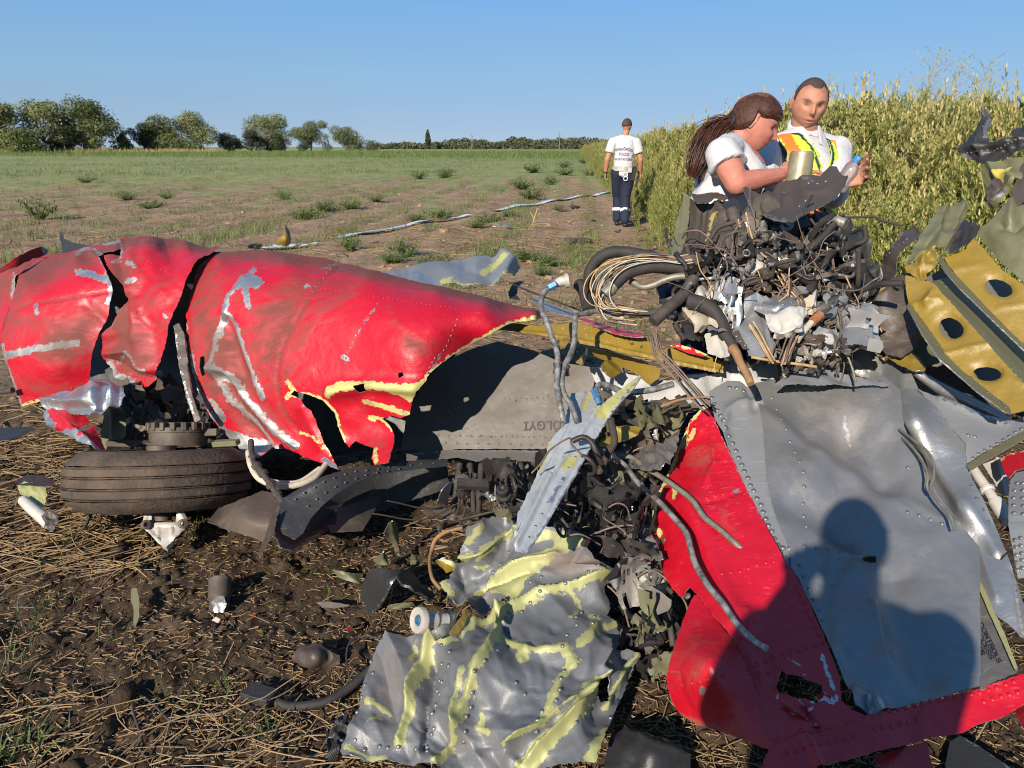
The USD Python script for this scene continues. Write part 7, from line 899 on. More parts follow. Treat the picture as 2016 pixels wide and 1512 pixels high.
single('blue_fitting', join([cyl(P(1170, 768, 2.3), P(1176, 784, 2.28), .012, 6), cyl(P(1176, 784, 2.28), P(1180, 796, 2.27), .009, 10)]), 'blue_anodised', 'blue hexagonal pipe fitting behind the grey strut', 'fitting')
single('elbow_pipe', tube(at_d([(1176, 768), (1180, 758), (1200, 760), (1230, 772), (1280, 768), (1325, 756)], (2.3, 2.4)), .010, 10, 6), 'pipe_metal', 'pale bent pipe leading right from the blue hexagonal fitting', 'pipe')
r = np.random.default_rng(77)
def wires(pts, d, n, spread, rad, mat, seed, jit=0):
    r = np.random.default_rng(seed); base = at_d(pts, d); out = []
    for k in range(n):
        o = r.normal(0, spread, 3); w = base + o + np.cumsum(r.normal(0, spread * .35 + jit, base.shape), 0) * .5; out.append(tube(w, rad * r.uniform(.7, 1.2), 5, 6))
    return out
wl = Thing('wire_loop', 'looped harness of many thin pale wires inside the black hose loop', 'wires'); lp_ = z6((720, 545), (600, 560), (460, 545), (330, 550), (220, 590), (150, 660), (125, 750), (170, 830), (260, 850), (360, 860))
wl.each('wire', wires(lp_, (2.5, 2.5), 9, .014, .0022, 'wire_tan', 1), 'wire_tan'); wl.each('wire', wires(lp_, (2.48, 2.48), 9, .014, .0022, 'x', 2), 'wire_brown'); wl.each('wire', wires(lp_, (2.46, 2.46), 5, .012, .0024, 'x', 3), 'wire_white'); wl.done()
wb = Thing('wire_bundle', 'brown bundle of wires falling through the middle of the engine heap to the grey plates', 'wires'); bp = zB((60, 60), (120, 150), (250, 250), (330, 370), (410, 500), (490, 590), (520, 700), (515, 820), (460, 950), (400, 1070), (345, 1240))
wb.each('wire', wires(bp, (2.5, 2.1), 13, .009, .0026, 'x', 4), 'wire_brown'); wb.each('wire', wires(bp, (2.48, 2.1), 3, .009, .0026, 'x', 5), 'wire_tan'); wb.done()
for pts, d, n, sp__, m_, lab in ((zA((880, 350), (930, 560), (980, 700), (1050, 860), (1110, 980), (1140, 1060)), (2.56, 2.36), 4, .018, 'wire_tan', 'few pale wires hanging straight down the middle of the heap'), (zA((300, 480), (380, 370), (480, 405), (650, 410), (790, 385)), (2.7, 2.62), 1, .003, 'hose_brown', 'single dark cable strung across the ribbed cowling, upper one'), (zA((330, 500), (410, 470), (500, 515), (640, 550)), (2.68, 2.66), 1, .003, 'hose_rubber', 'single black cable strung across the ribbed cowling, lower one'), (zB((830, 120), (850, 300), (865, 480), (880, 640), (930, 820), (940, 1000), (890, 1110)), (2.5, 2.2), 2, .006, 'wire_brown', 'two dark wires hanging before the upright grey plate'), (zB((860, 400), (800, 460), (780, 600), (720, 720), (600, 790), (480, 900), (430, 1040), (500, 1140), (620, 1170), (760, 1160), (860, 1150), (960, 1180), (1030, 1330), (1060, 1470)), (2.42, 2.2), 2, .004, 'pipe_olive', 'long olive cable looping round the grey plate and over the channel'), (zB((820, 640), (740, 820), (760, 900), (850, 870)), (2.4, 2.3), 4, .012, 'wire_brown', 'small fan of dark wires left of the upright grey plate'), (zB((160, 1210), (150, 1160), (230, 1130), (310, 1190), (280, 1260), (200, 1260), (160, 1210)), (2.16, 2.16), 2, .004, 'wire_brown', 'tiny wire ring above the pale riveted plate'), (z6((470, 1000), (500, 1120), (560, 1190), (640, 1280), (740, 1400), (800, 1460)), (2.3, 2.2), 5, .007, 'wire_brown', 'strand of brown wires crossing the end of the yellow beam'), (zA((1850, 280), (1960, 275), (2100, 270), (2200, 310), (2350, 350)), (2.7, 2.7), 1, .003, 'hose_brown', 'thin dark cable stretched right in front of the weeds'), (zB((1400, 320), (1320, 280), (1270, 240), (1200, 180)), (2.5, 2.6), 2, .006, 'hose_brown', 'pair of stiff cables at the left edge of the torn wing'), (zB((1340, 320), (1330, 400), (1220, 470), (1180, 560), (1160, 650), (1200, 700), (1240, 680)), (2.46, 2.42), 3, .006, 'pipe_metal', 'bent metal lines curling beside the torn wing'), (zB((0, 850), (80, 980), (160, 1120), (230, 1240)), (2.2, 2.1), 3, .008, 'wire_tan', 'tan wires draped over the large grey sheet'), (z6((540, 350), (545, 420), (570, 470)), (2.86, 2.8), 2, .006, 'hose_rubber', 'bent black strap left of the olive cowling flap'), (ze((20, 230), (300, 350), (600, 460), (930, 590)), (3.1, 2.7), 1, .003, 'hose_rubber', 'thin straight cable on the ground behind the red fuselage tip')):
    t = Thing('cable', lab, 'cable'); t.each('wire', wires(pts, d, n, sp__ if n > 1 else 0, .003 if n > 1 else .0042, m_, int(pts[0][0])), m_); t.done()
ob = Thing('hose_coupling', 'blue and orange coupling at the end of the outer black hose', 'coupling'); a_, b_, c_ = at_d(zA((150, 665), (210, 690), (275, 710)), 2.56); ob.add('blue_end', cyl(a_, b_, .017, 14), 'blue_anodised'); ob.add('orange_end', cyl(b_, c_, .015, 14, .012), 'orange_fitting'); ob.done()
# pale and grey sheets lying in the heap
def plate(name, o, ctrl, mat, label, cat='metal sheet', rv=None, **kw):
    S = Sheet(o, ctrl, **{**dict(step=4, rag=1.0, bump=.004, bumpf=.03, crease=(.010, 50, 3)), **kw}); t = Thing(name, label, cat); t.add('sheet', S, mat)
    if rv: t.each('rivet', rivets(S, rv, 14, .005, seed=9), 'rivet_metal')
    t.done()
plate('white_bent_sheet', z6((712, 700), (735, 682), (800, 680), (840, 700), (838, 760), (820, 810), (775, 790), (720, 770)), [(1368, 560, 2.5), (1405, 560, 2.44), (1400, 595, 2.4), (1385, 575, 2.4)], 'white_sheet', 'white crumpled bent sheet above the black wrapped cable', folds=[(z6((790, 685), (780, 790)), -.03, 5), (z6((735, 685), (760, 760)), .015, 5)], seed=140)
plate('beige_lump', z6((650, 860), (680, 835), (740, 828), (780, 845), (800, 880), (805, 950), (760, 955), (710, 935), (675, 900)), [(1347, 613, 2.4), (1390, 605, 2.42), (1395, 640, 2.3), (1370, 618, 2.32)], 'insulation', 'pale beige foam-like slab under the black wrapped cable', 'slab', thick=.03, bump=.008, bumpf=.06, seed=141)
plate('pale_side_plate', z6((800, 870), (830, 880), (865, 960), (860, 970), (806, 950)), [(1394, 617, 2.34), (1413, 645, 2.26), (1396, 640, 2.28)], 'insulation', 'narrow pale plate right of the beige slab', seed=142)
plate('dark_curved_plate', z6((600, 880), (640, 895), (700, 950), (745, 1020), (745, 1060), (700, 1075), (660, 1050), (630, 980)), [(1330, 620, 2.44), (1375, 665, 2.34), (1350, 675, 2.3)], 'black_sheet', 'black curved plate with pale edge above the yellow beam', folds=[(z6((640, 900), (700, 990), (710, 1070)), .012, 3)], seed=143)
plate('grey_sheet', z6((955, 970), (1000, 930), (1050, 880), (1100, 860), (1150, 880), (1180, 960), (1210, 1040), (1225, 1150), (1130, 1150), (1050, 1140), (1040, 1090), (1000, 1020)), [(1443, 648, 2.3), (1490, 613, 2.38), (1525, 700, 2.16), (1470, 700, 2.16), (1490, 660, 2.22)], 'grey_paint', 'large smooth grey sheet standing in the middle of the heap', folds=[(z6((1130, 870), (1190, 1140)), -.008, 3)], seed=144)
plate('grey_bracket', z6((950, 1000), (990, 980), (1040, 1090), (1060, 1110), (1020, 1110), (985, 1060)), [(1442, 657, 2.24), (1475, 692, 2.16), (1455, 650, 2.24)], 'brown_sheet', 'drilled brown bracket at the left edge of the large grey sheet', rv=[z6((970, 1010), (1040, 1100))], seed=145)
plate('silver_tank', z6((1090, 860), (1160, 800), (1240, 765), (1310, 770), (1380, 800), (1405, 860), (1395, 885), (1290, 885), (1180, 890), (1130, 880)), [(1490, 613, 2.3), (1535, 585, 2.36), (1580, 600, 2.3), (1535, 605, 2.22), (1540, 620, 2.26), (1515, 622, 2.25)], 'bare_sheet', 'crushed silver tank with foam lining in the centre of the heap', folds=[(z6((1110, 850), (1220, 840), (1390, 830)), .012, 8, 'soft'), (z6((1170, 800), (1280, 870)), -.012, 6)], rv=[z6((1150, 840), (1350, 820))], seed=146)
plate('foam_lining', z6((1345, 735), (1400, 720), (1460, 705), (1475, 740), (1470, 830), (1450, 860), (1400, 860), (1385, 800)), [(1567, 573, 2.38), (1607, 565, 2.36), (1600, 612, 2.26), (1582, 600, 2.3)], 'insulation', 'torn block of cream foam with white edge beside the silver tank', 'foam', thick=.02, seed=147)
plate('white_foam_edge', z6((1440, 712), (1470, 708), (1476, 745), (1470, 830), (1450, 858), (1455, 790)), [(1600, 566, 2.345), (1606, 600, 2.26), (1600, 612, 2.24)], 'white_sheet', 'white torn edge strip along the right of the cream foam', seed=148)
plate('corroded_casting', z6((1180, 905), (1260, 895), (1370, 890), (1372, 930), (1340, 975), (1270, 1000), (1220, 1000), (1190, 960)), [(1515, 627, 2.24), (1575, 625, 2.22), (1540, 657, 2.16), (1540, 640, 2.16)], 'white_sheet', 'pitted whitish casting under the silver tank', 'casting', ridge=.02, bumpf=.08, thick=.02, seed=149)
plate('upright_grey_plate', z6((1580, 800), (1640, 815), (1700, 835), (1790, 875), (1785, 980), (1778, 1090), (1700, 1085), (1640, 1095), (1615, 1050), (1590, 950), (1600, 880)), [(1642, 594, 2.42), (1708, 618, 2.36), (1704, 686, 2.26), (1660, 687, 2.22), (1650, 640, 2.34)], 'grey_paint', 'upright scratched grey plate with rivets left of the torn wing', folds=[(z6((1605, 810), (1610, 1080)), .012, 4), (z6((1640, 815), (1790, 880)), .008, 4)], rv=[z6((1620, 825), (1780, 880)), z6((1770, 900), (1765, 1060))], marks=[(0, 'line', z6((1650, 850), (1660, 1050)), 2), (0, 'line', z6((1680, 880), (1740, 980)), 2)], seed=150)
plate('white_housing', z6((1035, 560), (1060, 530), (1110, 515), (1140, 505), (1165, 540), (1160, 600), (1110, 610), (1080, 640), (1050, 620)), [(1468, 518, 2.52), (1500, 503, 2.54), (1508, 530, 2.46), (1480, 540, 2.42), (1485, 520, 2.44)], 'white_sheet', 'broken white housing with dark openings in the upper heap', 'housing', holes=(z6(*ell(1118, 545, 22, 18, .5, 14)), z6(*ell(1066, 580, 12, 14, 0, 12))), ridge=.01, bumpf=.06, thick=.012, seed=151)
plate('white_chip_housing', z6((1240, 575), (1270, 555), (1310, 575), (1360, 640), (1355, 680), (1325, 660), (1300, 620), (1260, 605)), [(1535, 520, 2.46), (1560, 525, 2.44), (1570, 553, 2.38)], 'white_sheet', 'small white broken casting right of the grey upright rod', 'casting', ridge=.015, bumpf=.06, seed=152)
plate('pale_riveted_plate', z6((690, 1330), (760, 1275), (890, 1245), (902, 1170), (1000, 1165), (1150, 1170), (1255, 1195), (1290, 1285), (1150, 1325), (1050, 1365), (940, 1410), (800, 1390)), [(1423, 735, 2.46), (1427, 712, 2.5), (1540, 722, 2.46), (1550, 750, 2.42), (1470, 775, 2.44), (1365, 765, 2.56), (1410, 785, 2.5)], 'pale_plate', 'pale flat plate right of the end of the yellow beam', rv=[z6((920, 1185), (1230, 1200))], seed=153)
plate('pale_lower_sheet', [(1160, 724), (1210, 730), (1270, 748), (1340, 752), (1420, 742), (1412, 775), (1396, 800), (1340, 806), (1270, 800), (1200, 806), (1165, 790), (1178, 760)], [(1160, 724, 2.86), (1420, 742, 2.62), (1200, 806, 2.78), (1396, 800, 2.56)], 'pale_plate', 'pale flat sheet partly shaded under the yellow beam', seed=157)
plate('dark_sill', z6((1330, 1240), (1430, 1215), (1560, 1240), (1680, 1270), (1790, 1300), (1920, 1310), (1920, 1330), (1200, 1330), (1250, 1290)), [(1562, 732, 2.3), (1640, 735, 2.36), (1749, 760, 2.3), (1530, 762, 2.24)], 'grey_paint', 'dark grey flattened sill between the heap and the grey side panel', seed=154)
plate('grey_flat_sheet', z6((790, 1010), (860, 980), (920, 1070), (940, 1140), (880, 1150), (840, 1130), (800, 1120)), [(1391, 660, 2.34), (1432, 680, 2.24), (1410, 705, 2.26)], 'white_sheet', 'off-white seamed sheet left of the wrapped cable end', folds=[(z6((845, 1000), (900, 1140)), -.006, 3)], seed=155)
st_ = z6((955, 1095), (975, 1120), (1000, 1180), (1040, 1250), (1065, 1310)); single('broken_stick', tube(at_d(st_, (2.16, 2.08)), [.016, .011, .0105], 10, 5), 'bark_stick', 'broken orange-brown stick standing on the pale flat plate', 'stick')
single('thin_twig', tube(at_d(z6((510, 1450), (620, 1410), (720, 1395), (800, 1390)), (2.26, 2.2)), [.0045, .003], 7, 5), 'bark_stick', 'thin tan twig lying left of the grey panel corner', 'twig')
single('rusty_rod', join([tube(at_d(z6((1495, 882), (1440, 930)), (2.24, 2.22)), [.014, .014], 10, 5)]), 'rust', 'rusty brown rod end leaning at the right of the pitted casting', 'rod'); single('pale_rod', tube(at_d(z6((1440, 930), (1390, 985), (1350, 1040)), (2.22, 2.18)), [.010, .010], 10, 5), 'wire_white', 'pale rod continuing from the rusty rod', 'rod')
single('long_reed', tube(at_d(zB((0, 1215), (140, 1240), (300, 1265), (500, 1290), (660, 1315)), (2.12, 2.16)), .0042, 7, 5), 'wire_tan', 'thin brown reed lying across the top of the pale flat plate', 'reed')
single('silver_pipe_end', tube(at_d(zA((1700, 330), (1760, 310), (1850, 345)), (2.7, 2.66)), [.018, .016, .02], 12, 5), 'pipe_metal', 'shiny crushed pipe end at the right of the dark heap', 'pipe')
# dark scrap heaped in the shade under the inner panel and around the wheel
und = Thing('scrap_heap', 'dark tangled scrap in the shade below the inner panel and grey struts', 'scrap heap')
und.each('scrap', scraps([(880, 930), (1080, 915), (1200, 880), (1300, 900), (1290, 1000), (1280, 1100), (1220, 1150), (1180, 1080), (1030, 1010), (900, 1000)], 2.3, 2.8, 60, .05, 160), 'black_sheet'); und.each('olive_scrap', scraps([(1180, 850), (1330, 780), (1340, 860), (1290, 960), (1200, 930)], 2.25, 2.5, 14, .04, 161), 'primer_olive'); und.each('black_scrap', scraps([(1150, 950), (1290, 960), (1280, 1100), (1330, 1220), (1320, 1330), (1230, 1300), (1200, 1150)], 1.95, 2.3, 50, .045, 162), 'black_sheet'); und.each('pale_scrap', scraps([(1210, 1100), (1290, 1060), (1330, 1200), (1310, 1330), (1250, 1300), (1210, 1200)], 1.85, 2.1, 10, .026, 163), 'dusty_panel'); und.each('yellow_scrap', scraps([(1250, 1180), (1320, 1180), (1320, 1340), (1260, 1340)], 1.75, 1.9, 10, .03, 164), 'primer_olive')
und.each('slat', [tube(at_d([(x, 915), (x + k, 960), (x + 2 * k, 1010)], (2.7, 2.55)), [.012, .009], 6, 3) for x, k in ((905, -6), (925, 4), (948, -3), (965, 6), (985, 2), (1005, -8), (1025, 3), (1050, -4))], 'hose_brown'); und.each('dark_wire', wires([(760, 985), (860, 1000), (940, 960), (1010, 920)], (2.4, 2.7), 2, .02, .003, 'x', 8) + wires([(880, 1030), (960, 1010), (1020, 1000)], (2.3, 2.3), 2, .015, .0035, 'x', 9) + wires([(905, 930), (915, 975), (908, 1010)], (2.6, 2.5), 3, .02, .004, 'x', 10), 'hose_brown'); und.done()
gd = Thing('gear_bay_scrap', 'dark broken frames and brackets in the bay above the tyre', 'frames')
gd.each('plate', scraps([(190, 780), (310, 760), (390, 800), (420, 850), (300, 850), (200, 880)], 2.98, 3.3, 34, .06, 165), 'brown_sheet'); gd.add('leaning_plate', Sheet([(205, 812), (222, 800), (240, 800), (250, 830), (246, 862), (225, 870), (205, 885), (198, 860)], [(205, 815, 3.05), (248, 830, 3.0), (205, 880, 2.95)], step=4, rag=1.2, folds=[([(222, 800), (226, 870)], .02, 5)], marks=[(2, 'poly', [(190, 790), (260, 790), (260, 890), (190, 890)], 0, 40, .7)], seed=166), 'primer_olive'); gd.add('cross_bar', box(P(280, 874, 2.95), (.26, .03, .02), rotation(0, 3, 2), .2), 'cast_iron'); gd.add('beam', box(P(330, 838, 3.2), (.35, .04, .05), rotation(0, -4, 5), .2), 'black_sheet'); gd.add('strut', tube(PP([(285, 780, 3.1), (300, 810, 3.02), (312, 832, 2.98)]), [.02, .016], 9, 4), 'cast_iron'); gd.add('olive_bar', box(P(445, 872, 2.8), (.10, .03, .02), rotation(0, -8, -12), .2), 'primer_olive'); gd.each('dark_plate', scraps([(380, 780), (430, 850), (420, 880), (390, 850)], 3.1, 3.3, 6, .05, 167), 'black_sheet'); gd.done()
# wires and a plate at the far left
single('left_edge_rod', tube(PP([(-20, 775, 3.3), (25, 768, 3.25)]), .012, 8, 3), 'cast_iron', 'dark rod end at the left edge below the red skin', 'rod')
for k, (o_, d, lab) in enumerate((([(1205, 842), (1230, 838), (1262, 840), (1255, 860), (1225, 868), (1200, 875), (1178, 878), (1184, 866), (1200, 862)], 2.24, 'twisted yellow flange lying right of the strut'), ([(1290, 800), (1305, 808), (1318, 828), (1305, 840), (1285, 825)], 2.3, 'small olive clip left of the red panel tip'), ([(1310, 812), (1350, 795), (1385, 800), (1355, 815), (1340, 840), (1325, 845)], 2.4, 'dark olive curved bracket behind the red panel tip'))):
    single('flange_piece', Sheet(o_, [(*o_[0], d), (*o_[2], d + .02), (*o_[-2], d - .04)], step=3, thick=.005, rag=.6, folds=[([o_[0], o_[3]], .012, 5)], seed=170 + k), ['primer_yellow', 'primer_olive', 'primer_olive'][k], lab, 'flange')
for o_, m_, lab in (([(1262, 890), (1310, 880), (1345, 850), (1330, 900), (1310, 930), (1285, 935), (1240, 930)], 'dusty_panel', 'dusty torn metal layers beside the yellow edge of the red side piece'), ([(1230, 1130), (1280, 1120), (1315, 1150), (1300, 1180), (1255, 1170)], 'white_sheet', 'torn whitish layered metal below the left edge of the red side piece'), ([(1225, 1075), (1270, 1040), (1295, 1080), (1310, 1110), (1270, 1115), (1235, 1110)], 'dusty_panel', 'grey burnt layered metal left of the red side piece'), ([(1190, 920), (1225, 935), (1228, 960), (1200, 1000), (1185, 1012), (1182, 985)], 'primer_olive', 'dark olive torn leaf in the black gap right of the grey strut')):
    c_ = np.mean(o_, 0); d_ = 2.3 if c_[1] < 1000 else 2.08; single('torn_metal', Sheet(o_, [(*o_[0], d_), (*o_[2], d_ - .05), (*o_[-1], d_ - .08)], step=3.5, rag=1.8, ridge=.02, bumpf=.05, seed=int(c_[0] + c_[1])), m_, lab, 'torn metal')
# ------------------------------------------------------------------ the people
def mat_skin(name, c, hair, lips):
    M(name, {'a': ('attribute', {'attribute': 'm'}), 's': ('separate_color', {'color_type': 'rgb'}), 'g': ('geometry', {}), 'n': ('noise_texture', {'scale': 40., 'detail': 5.}), 'r': ('rgb_ramp', {'ramp': [(.3, tuple(q * k for q, k in zip(c, (.86, .76, .74)))), (.7, c)]}),
             'x1': ('mix', {'mix_type': 'mix', 'color2': lips}), 'x2': ('mix', {'mix_type': 'mix', 'color2': hair}), 'x3': ('mix', {'mix_type': 'mix', 'color2': (.05, .035, .03)}), 'b': ('bump', {'strength': .15, 'distance': .002}), 'p': ('principled_bsdf', {'roughness': .62, 'specular_ior_level': .3, 'subsurface_weight': .12, 'subsurface_scale': .008})},
      [('a.color', 's.color'), ('g.position', 'n.vector'), ('n.fac', 'r.fac'), ('r.color', 'x1.color1'), ('s.r', 'x1.fac'), ('x1.color', 'x2.color1'), ('s.g', 'x2.fac'), ('x2.color', 'x3.color1'), ('s.b', 'x3.fac'), ('x3.color', 'p.base_color'), ('n.fac', 'b.height'), ('b.normal', 'p.normal')], 'p.BSDF')
mat_skin('skin_fair', (.36, .175, .115), (.07, .05, .04), (.38, .12, .10)); mat_skin('skin_flushed', (.38, .155, .115), (.06, .03, .02), (.36, .09, .09))
mat_simple('white_cotton', (.43, .43, .44), (.37, .37, .39), 4, .85, 0, .5, bscale=14, dist=.02)
mat_simple('navy_cloth', (.010, .015, .040), (.006, .009, .024), 6, .85, 0, .5, bscale=16, dist=.02)
mat_simple('black_kit', (.02, .02, .022), (.012, .012, .012), 20, .6); mat_simple('silver_band', (.6, .61, .6), (.45, .46, .46), 20, .45)
mat_simple('blue_cap', (.01, .20, .62), (.01, .15, .5), 20, .4); mat_simple('navy_print', (.05, .05, .19), (.04, .04, .16), 20, .7)
mat_simple('hair_brown', (.065, .022, .013), (.022, .009, .007), 60, .6, 0, .6, spec=.3, bscale=160); mat_simple('hair_auburn', (.11, .042, .024), (.055, .02, .012), 30, .45, 0, .1, spec=.5)
mat_simple('hair_short', (.060, .040, .030), (.025, .017, .013), 160, .75, 0, .8, bscale=500)
M('vest_cloth', {'a': ('attribute', {'attribute': 'm'}), 's': ('separate_color', {'color_type': 'rgb'}), 'x1': ('mix', {'mix_type': 'mix', 'color1': (.52, .80, .03), 'color2': (.75, .12, .01)}), 'x2': ('mix', {'mix_type': 'mix', 'color2': (.018, .022, .035)}), 'p': ('principled_bsdf', {'roughness': .6})},
  [('a.color', 's.color'), ('s.r', 'x1.fac'), ('x1.color', 'x2.color1'), ('s.g', 'x2.fac'), ('x2.color', 'p.base_color')], 'p.BSDF')
M('clear_plastic', {'f': ('fresnel', {'IOR': 1.7}), 't': ('transparent_bsdf', {'color': (.90, .95, .97)}), 'g': ('glossy_bsdf', {'roughness': .12}), 'd': ('diffuse_bsdf', {'color': (.6, .66, .7)}), 'y': ('mix_closure', {'fac': .22}), 'x': ('mix_closure', {})}, [('f.fac', 'x.fac'), ('t.BSDF', 'y.closure1'), ('d.BSDF', 'y.closure2'), ('y.closure', 'x.closure1'), ('g.BSDF', 'x.closure2')], 'x.closure')
def V(*a): return np.array(a, float)
def unit(v): return np.asarray(v, float) / np.linalg.norm(v)
def el(c, rad, R=np.eye(3), seg=20):
    rad = np.broadcast_to(np.asarray(rad, float), 3); A_ = np.hstack([R * rad[None], np.asarray(c, float)[:, None]]); return m3.Manifold.sphere(1.0, seg).transform(A_)
def hull(*a): return m3.Manifold.batch_hull(list(a))
def chain(*jr, seg=14): return [hull(el(a, ra, seg=seg), el(b, rb, seg=seg)) for (a, ra), (b, rb) in zip(jr[:-1], jr[1:])]
def sleeve(a, b, ra, rb, cut): n_ = unit(a - b); c_ = a + (b - a) * cut; return [hull(el(a, ra, seg=20), el(a + (b - a) * (cut + .2), rb, seg=20)).trim_by_plane(tuple(map(float, n_)), float(n_ @ c_))]
def union(parts): return m3.Manifold.batch_boolean(list(parts), m3.OpType.Add)
def smooth(man, length=.014, it=12):
    me = man.refine_to_length(length).to_mesh(); t = trimesh.Trimesh(me.vert_properties[:, :3], me.tri_verts, process=True); trimesh.smoothing.filter_taubin(t, .5, .53, it); return t
def as_man(t): return m3.Manifold(m3.Mesh(vert_properties=np.asarray(t.vertices, np.float32), tri_verts=np.asarray(t.faces, np.uint32)))
def gaus(x, s): return np.exp(-(x / s) ** 2)
def head_local(p, jaw=1., nose=1.):
    """unit sphere directions -> head surface; x right, y forward, z up, about 0.23 m tall"""
    x, y, z = p[:, 0] * .077, p[:, 1] * .094, p[:, 2] * .115; dn = np.clip(-p[:, 2], 0, 1); up = np.clip(p[:, 2], 0, 1)
    x = x * (1 - (.34 * jaw) * dn**1.5) ; y = np.where(y < 0, y * (1.06 + .05 * up) * (1 - .45 * dn**1.3), y * (1 - .05 * up**2))
    fr = np.clip(p[:, 1], 0, 1)
    y = y + fr * (nose * .027 * gaus(x, .011) * np.where(z < -.018, gaus(z + .018, .009), gaus(z + .018, .03)) + .006 * gaus(x, .05) * gaus(z - .030, .010) - .016 * gaus(np.abs(x) - .031, .015) * gaus(z - .012, .011) + .006 * gaus(np.abs(x) - .04, .018) * gaus(z + .012, .018) + .008 * gaus(x, .022) * gaus(z + .056, .012) - .012 * gaus(x, .021) * gaus(z + .057, .004) + .012 * gaus(x, .022) * gaus(z + .097, .02) + .010 * dn)
    return np.stack([x, y, z], 1)
ICO = trimesh.creation.icosphere(5)
def head(c, R, s=1., jaw=1., nose=1.):
    t = trimesh.Trimesh(head_local(np.array(ICO.vertices), jaw, nose) * s @ R.T + c, ICO.faces, process=False); ears = []
    for sd in (-1, 1):
        e = [el(c + R @ (V(sd * .074, -.012 + .004 * q, .004 + .022 * q) * s), V(.008, .016 - .003 * abs(q), .017) * s, R @ rotation(0, 0, -sd * 22), 16) for q in (-1, 0, 1)]; ears.append(hull(*e) - el(c + R @ (V(sd * .084, -.006, .006) * s), V(.006, .009, .016) * s, R, 12))
    return union([as_man(t)] + ears)
def face_marks(v, c, R, s=1., stubble=0., scalp=0.):
    q = (v - c) @ R / s; x, y, z = q.T; fr = (y > .03) & (np.abs(z) < .14); m = np.zeros((len(v), 3))
    m[:, 0] = fr * np.clip(1.4 * gaus(x, .022) * gaus(z + .056, .0085), 0, 1); m[:, 1] = fr * np.clip(1.5 * gaus(np.abs(x) - .032, .016) * gaus(z - .031 + .1 * np.abs(np.abs(x) - .03), .005), 0, .9)
    m[:, 1] = np.maximum(m[:, 1], stubble * (y > 0) * np.clip((-.035 - z) / .02, 0, 1) * (np.abs(z) < .13) * (1 - m[:, 0])); m[:, 1] = np.maximum(m[:, 1], scalp * np.clip((z / .115 - .50 + .25 * np.clip(-y / .09, -.3, 1.2) + .05 * n2(x, y + z, 60., 3)) / .35, 0, 1) * (np.abs(x) < .08) * (z < .2) * (z > -.06) * (y < .095)); m[:, 2] = fr * np.clip(1.3 * gaus(np.abs(x) - .031, .012) * gaus(z - .010, .0032) + 1.2 * gaus(x, .016) * gaus(z + .058, .0022), 0, 1); return m
def hair_shell(c, R, s, mask, off, seed=1):
    """the part of the head where mask(directions) > 0, lifted by off"""
    p = np.array(ICO.vertices); k = mask(p); lv = head_local(p); n_ = vnormals(lv, np.array(ICO.faces)); h = np.clip(k / .25, 0, 1) ** .7; h = off * h * (1 + .12 * n2(p[:, 0], p[:, 1] + p[:, 2], 4., seed)) - .004 * (1 - h)
    f = np.array(ICO.faces)[(k[ICO.faces] > 0).all(1)]; v = (lv + n_ * h[:, None]) * s @ R.T + c; return Geo(v, f, vnormals(v, f))
def hand(o, R, side, curl, spread=.1, s=1.):
    """o wrist, R columns: across (thumb side = +x * side), along the fingers, out of the back of the hand"""
    W = lambda x, y, z: o + R @ (V(x * side, y, z) * s)
    b = [hull(*[el(W(x, y, 0), V(.012, .012, .011) * s, R, 10) for x, y in ((-.026, .006), (.026, .006), (.036, .082), (-.036, .080))])]
    for x, L, cu in ((.032, .070, .9), (.011, .079, 1.), (-.011, .073, 1.05), (-.032, .058, 1.15)):
        p, a, r = W(x, .080, 0), 0.15, .0092; pts = [(p, r * s)]; px, py, pz = x, .080, 0
        for k, l in enumerate((.46, .31, .25)): a += curl * cu * (.7, 1., .7)[k]; px += spread * x * l * 2; py += L * l * math.cos(a); pz -= L * l * math.sin(a); pts.append((W(px, py, pz), (.0088, .0082, .0070)[k] * s))
        b += chain(*pts, seg=10)
    b += chain((W(.024, .018, -.004), .013 * s), (W(.046, .042, -.014), .0115 * s), (W(.056 - .012 * curl, .070, -.024 - .014 * curl), .0095 * s), (W(.056 - .03 * curl, .092, -.032 - .018 * curl), .008 * s), seg=10); return b
def torso(p, n, rv, fv, k=1., inf=0., lo=0., bust=0., hi=1.):
    ax = unit(n - p); rv = unit(rv - ax * (rv @ ax)); fv = np.cross(ax, rv); R = np.stack([rv, fv, ax], 1); L = np.linalg.norm(n - p); S_ = []
    for t, rx, ry, rz, fy in ((0., .155, .112, .08, 0), (.25, .142, .105, .08, .01), (.48, .142, .105, .08, .012), (.72, .160, .115, .08, .012), (.92, .150, .085, .05, -.01)):
        if lo <= t <= hi: S_.append(el(p + ax * L * t + fv * (fy + bust * (t == .72) * .3) * k, V(rx * k + inf, ry * k + inf + bust * (t == .72), rz * k), R))
    return [hull(a, b) for a, b in zip(S_[:-1], S_[1:])], R
def finish(parts, length=.014, it=10): t = smooth(union(parts), length, it); return geo(t, True)
def cloth_noise(g, amp, f, seed): v = g.v + g.n * (amp * n2(g.v[:, 0] + .5 * g.v[:, 1], g.v[:, 2], f, seed, 3))[:, None]; return Geo(v, g.f, vnormals(v, g.f))

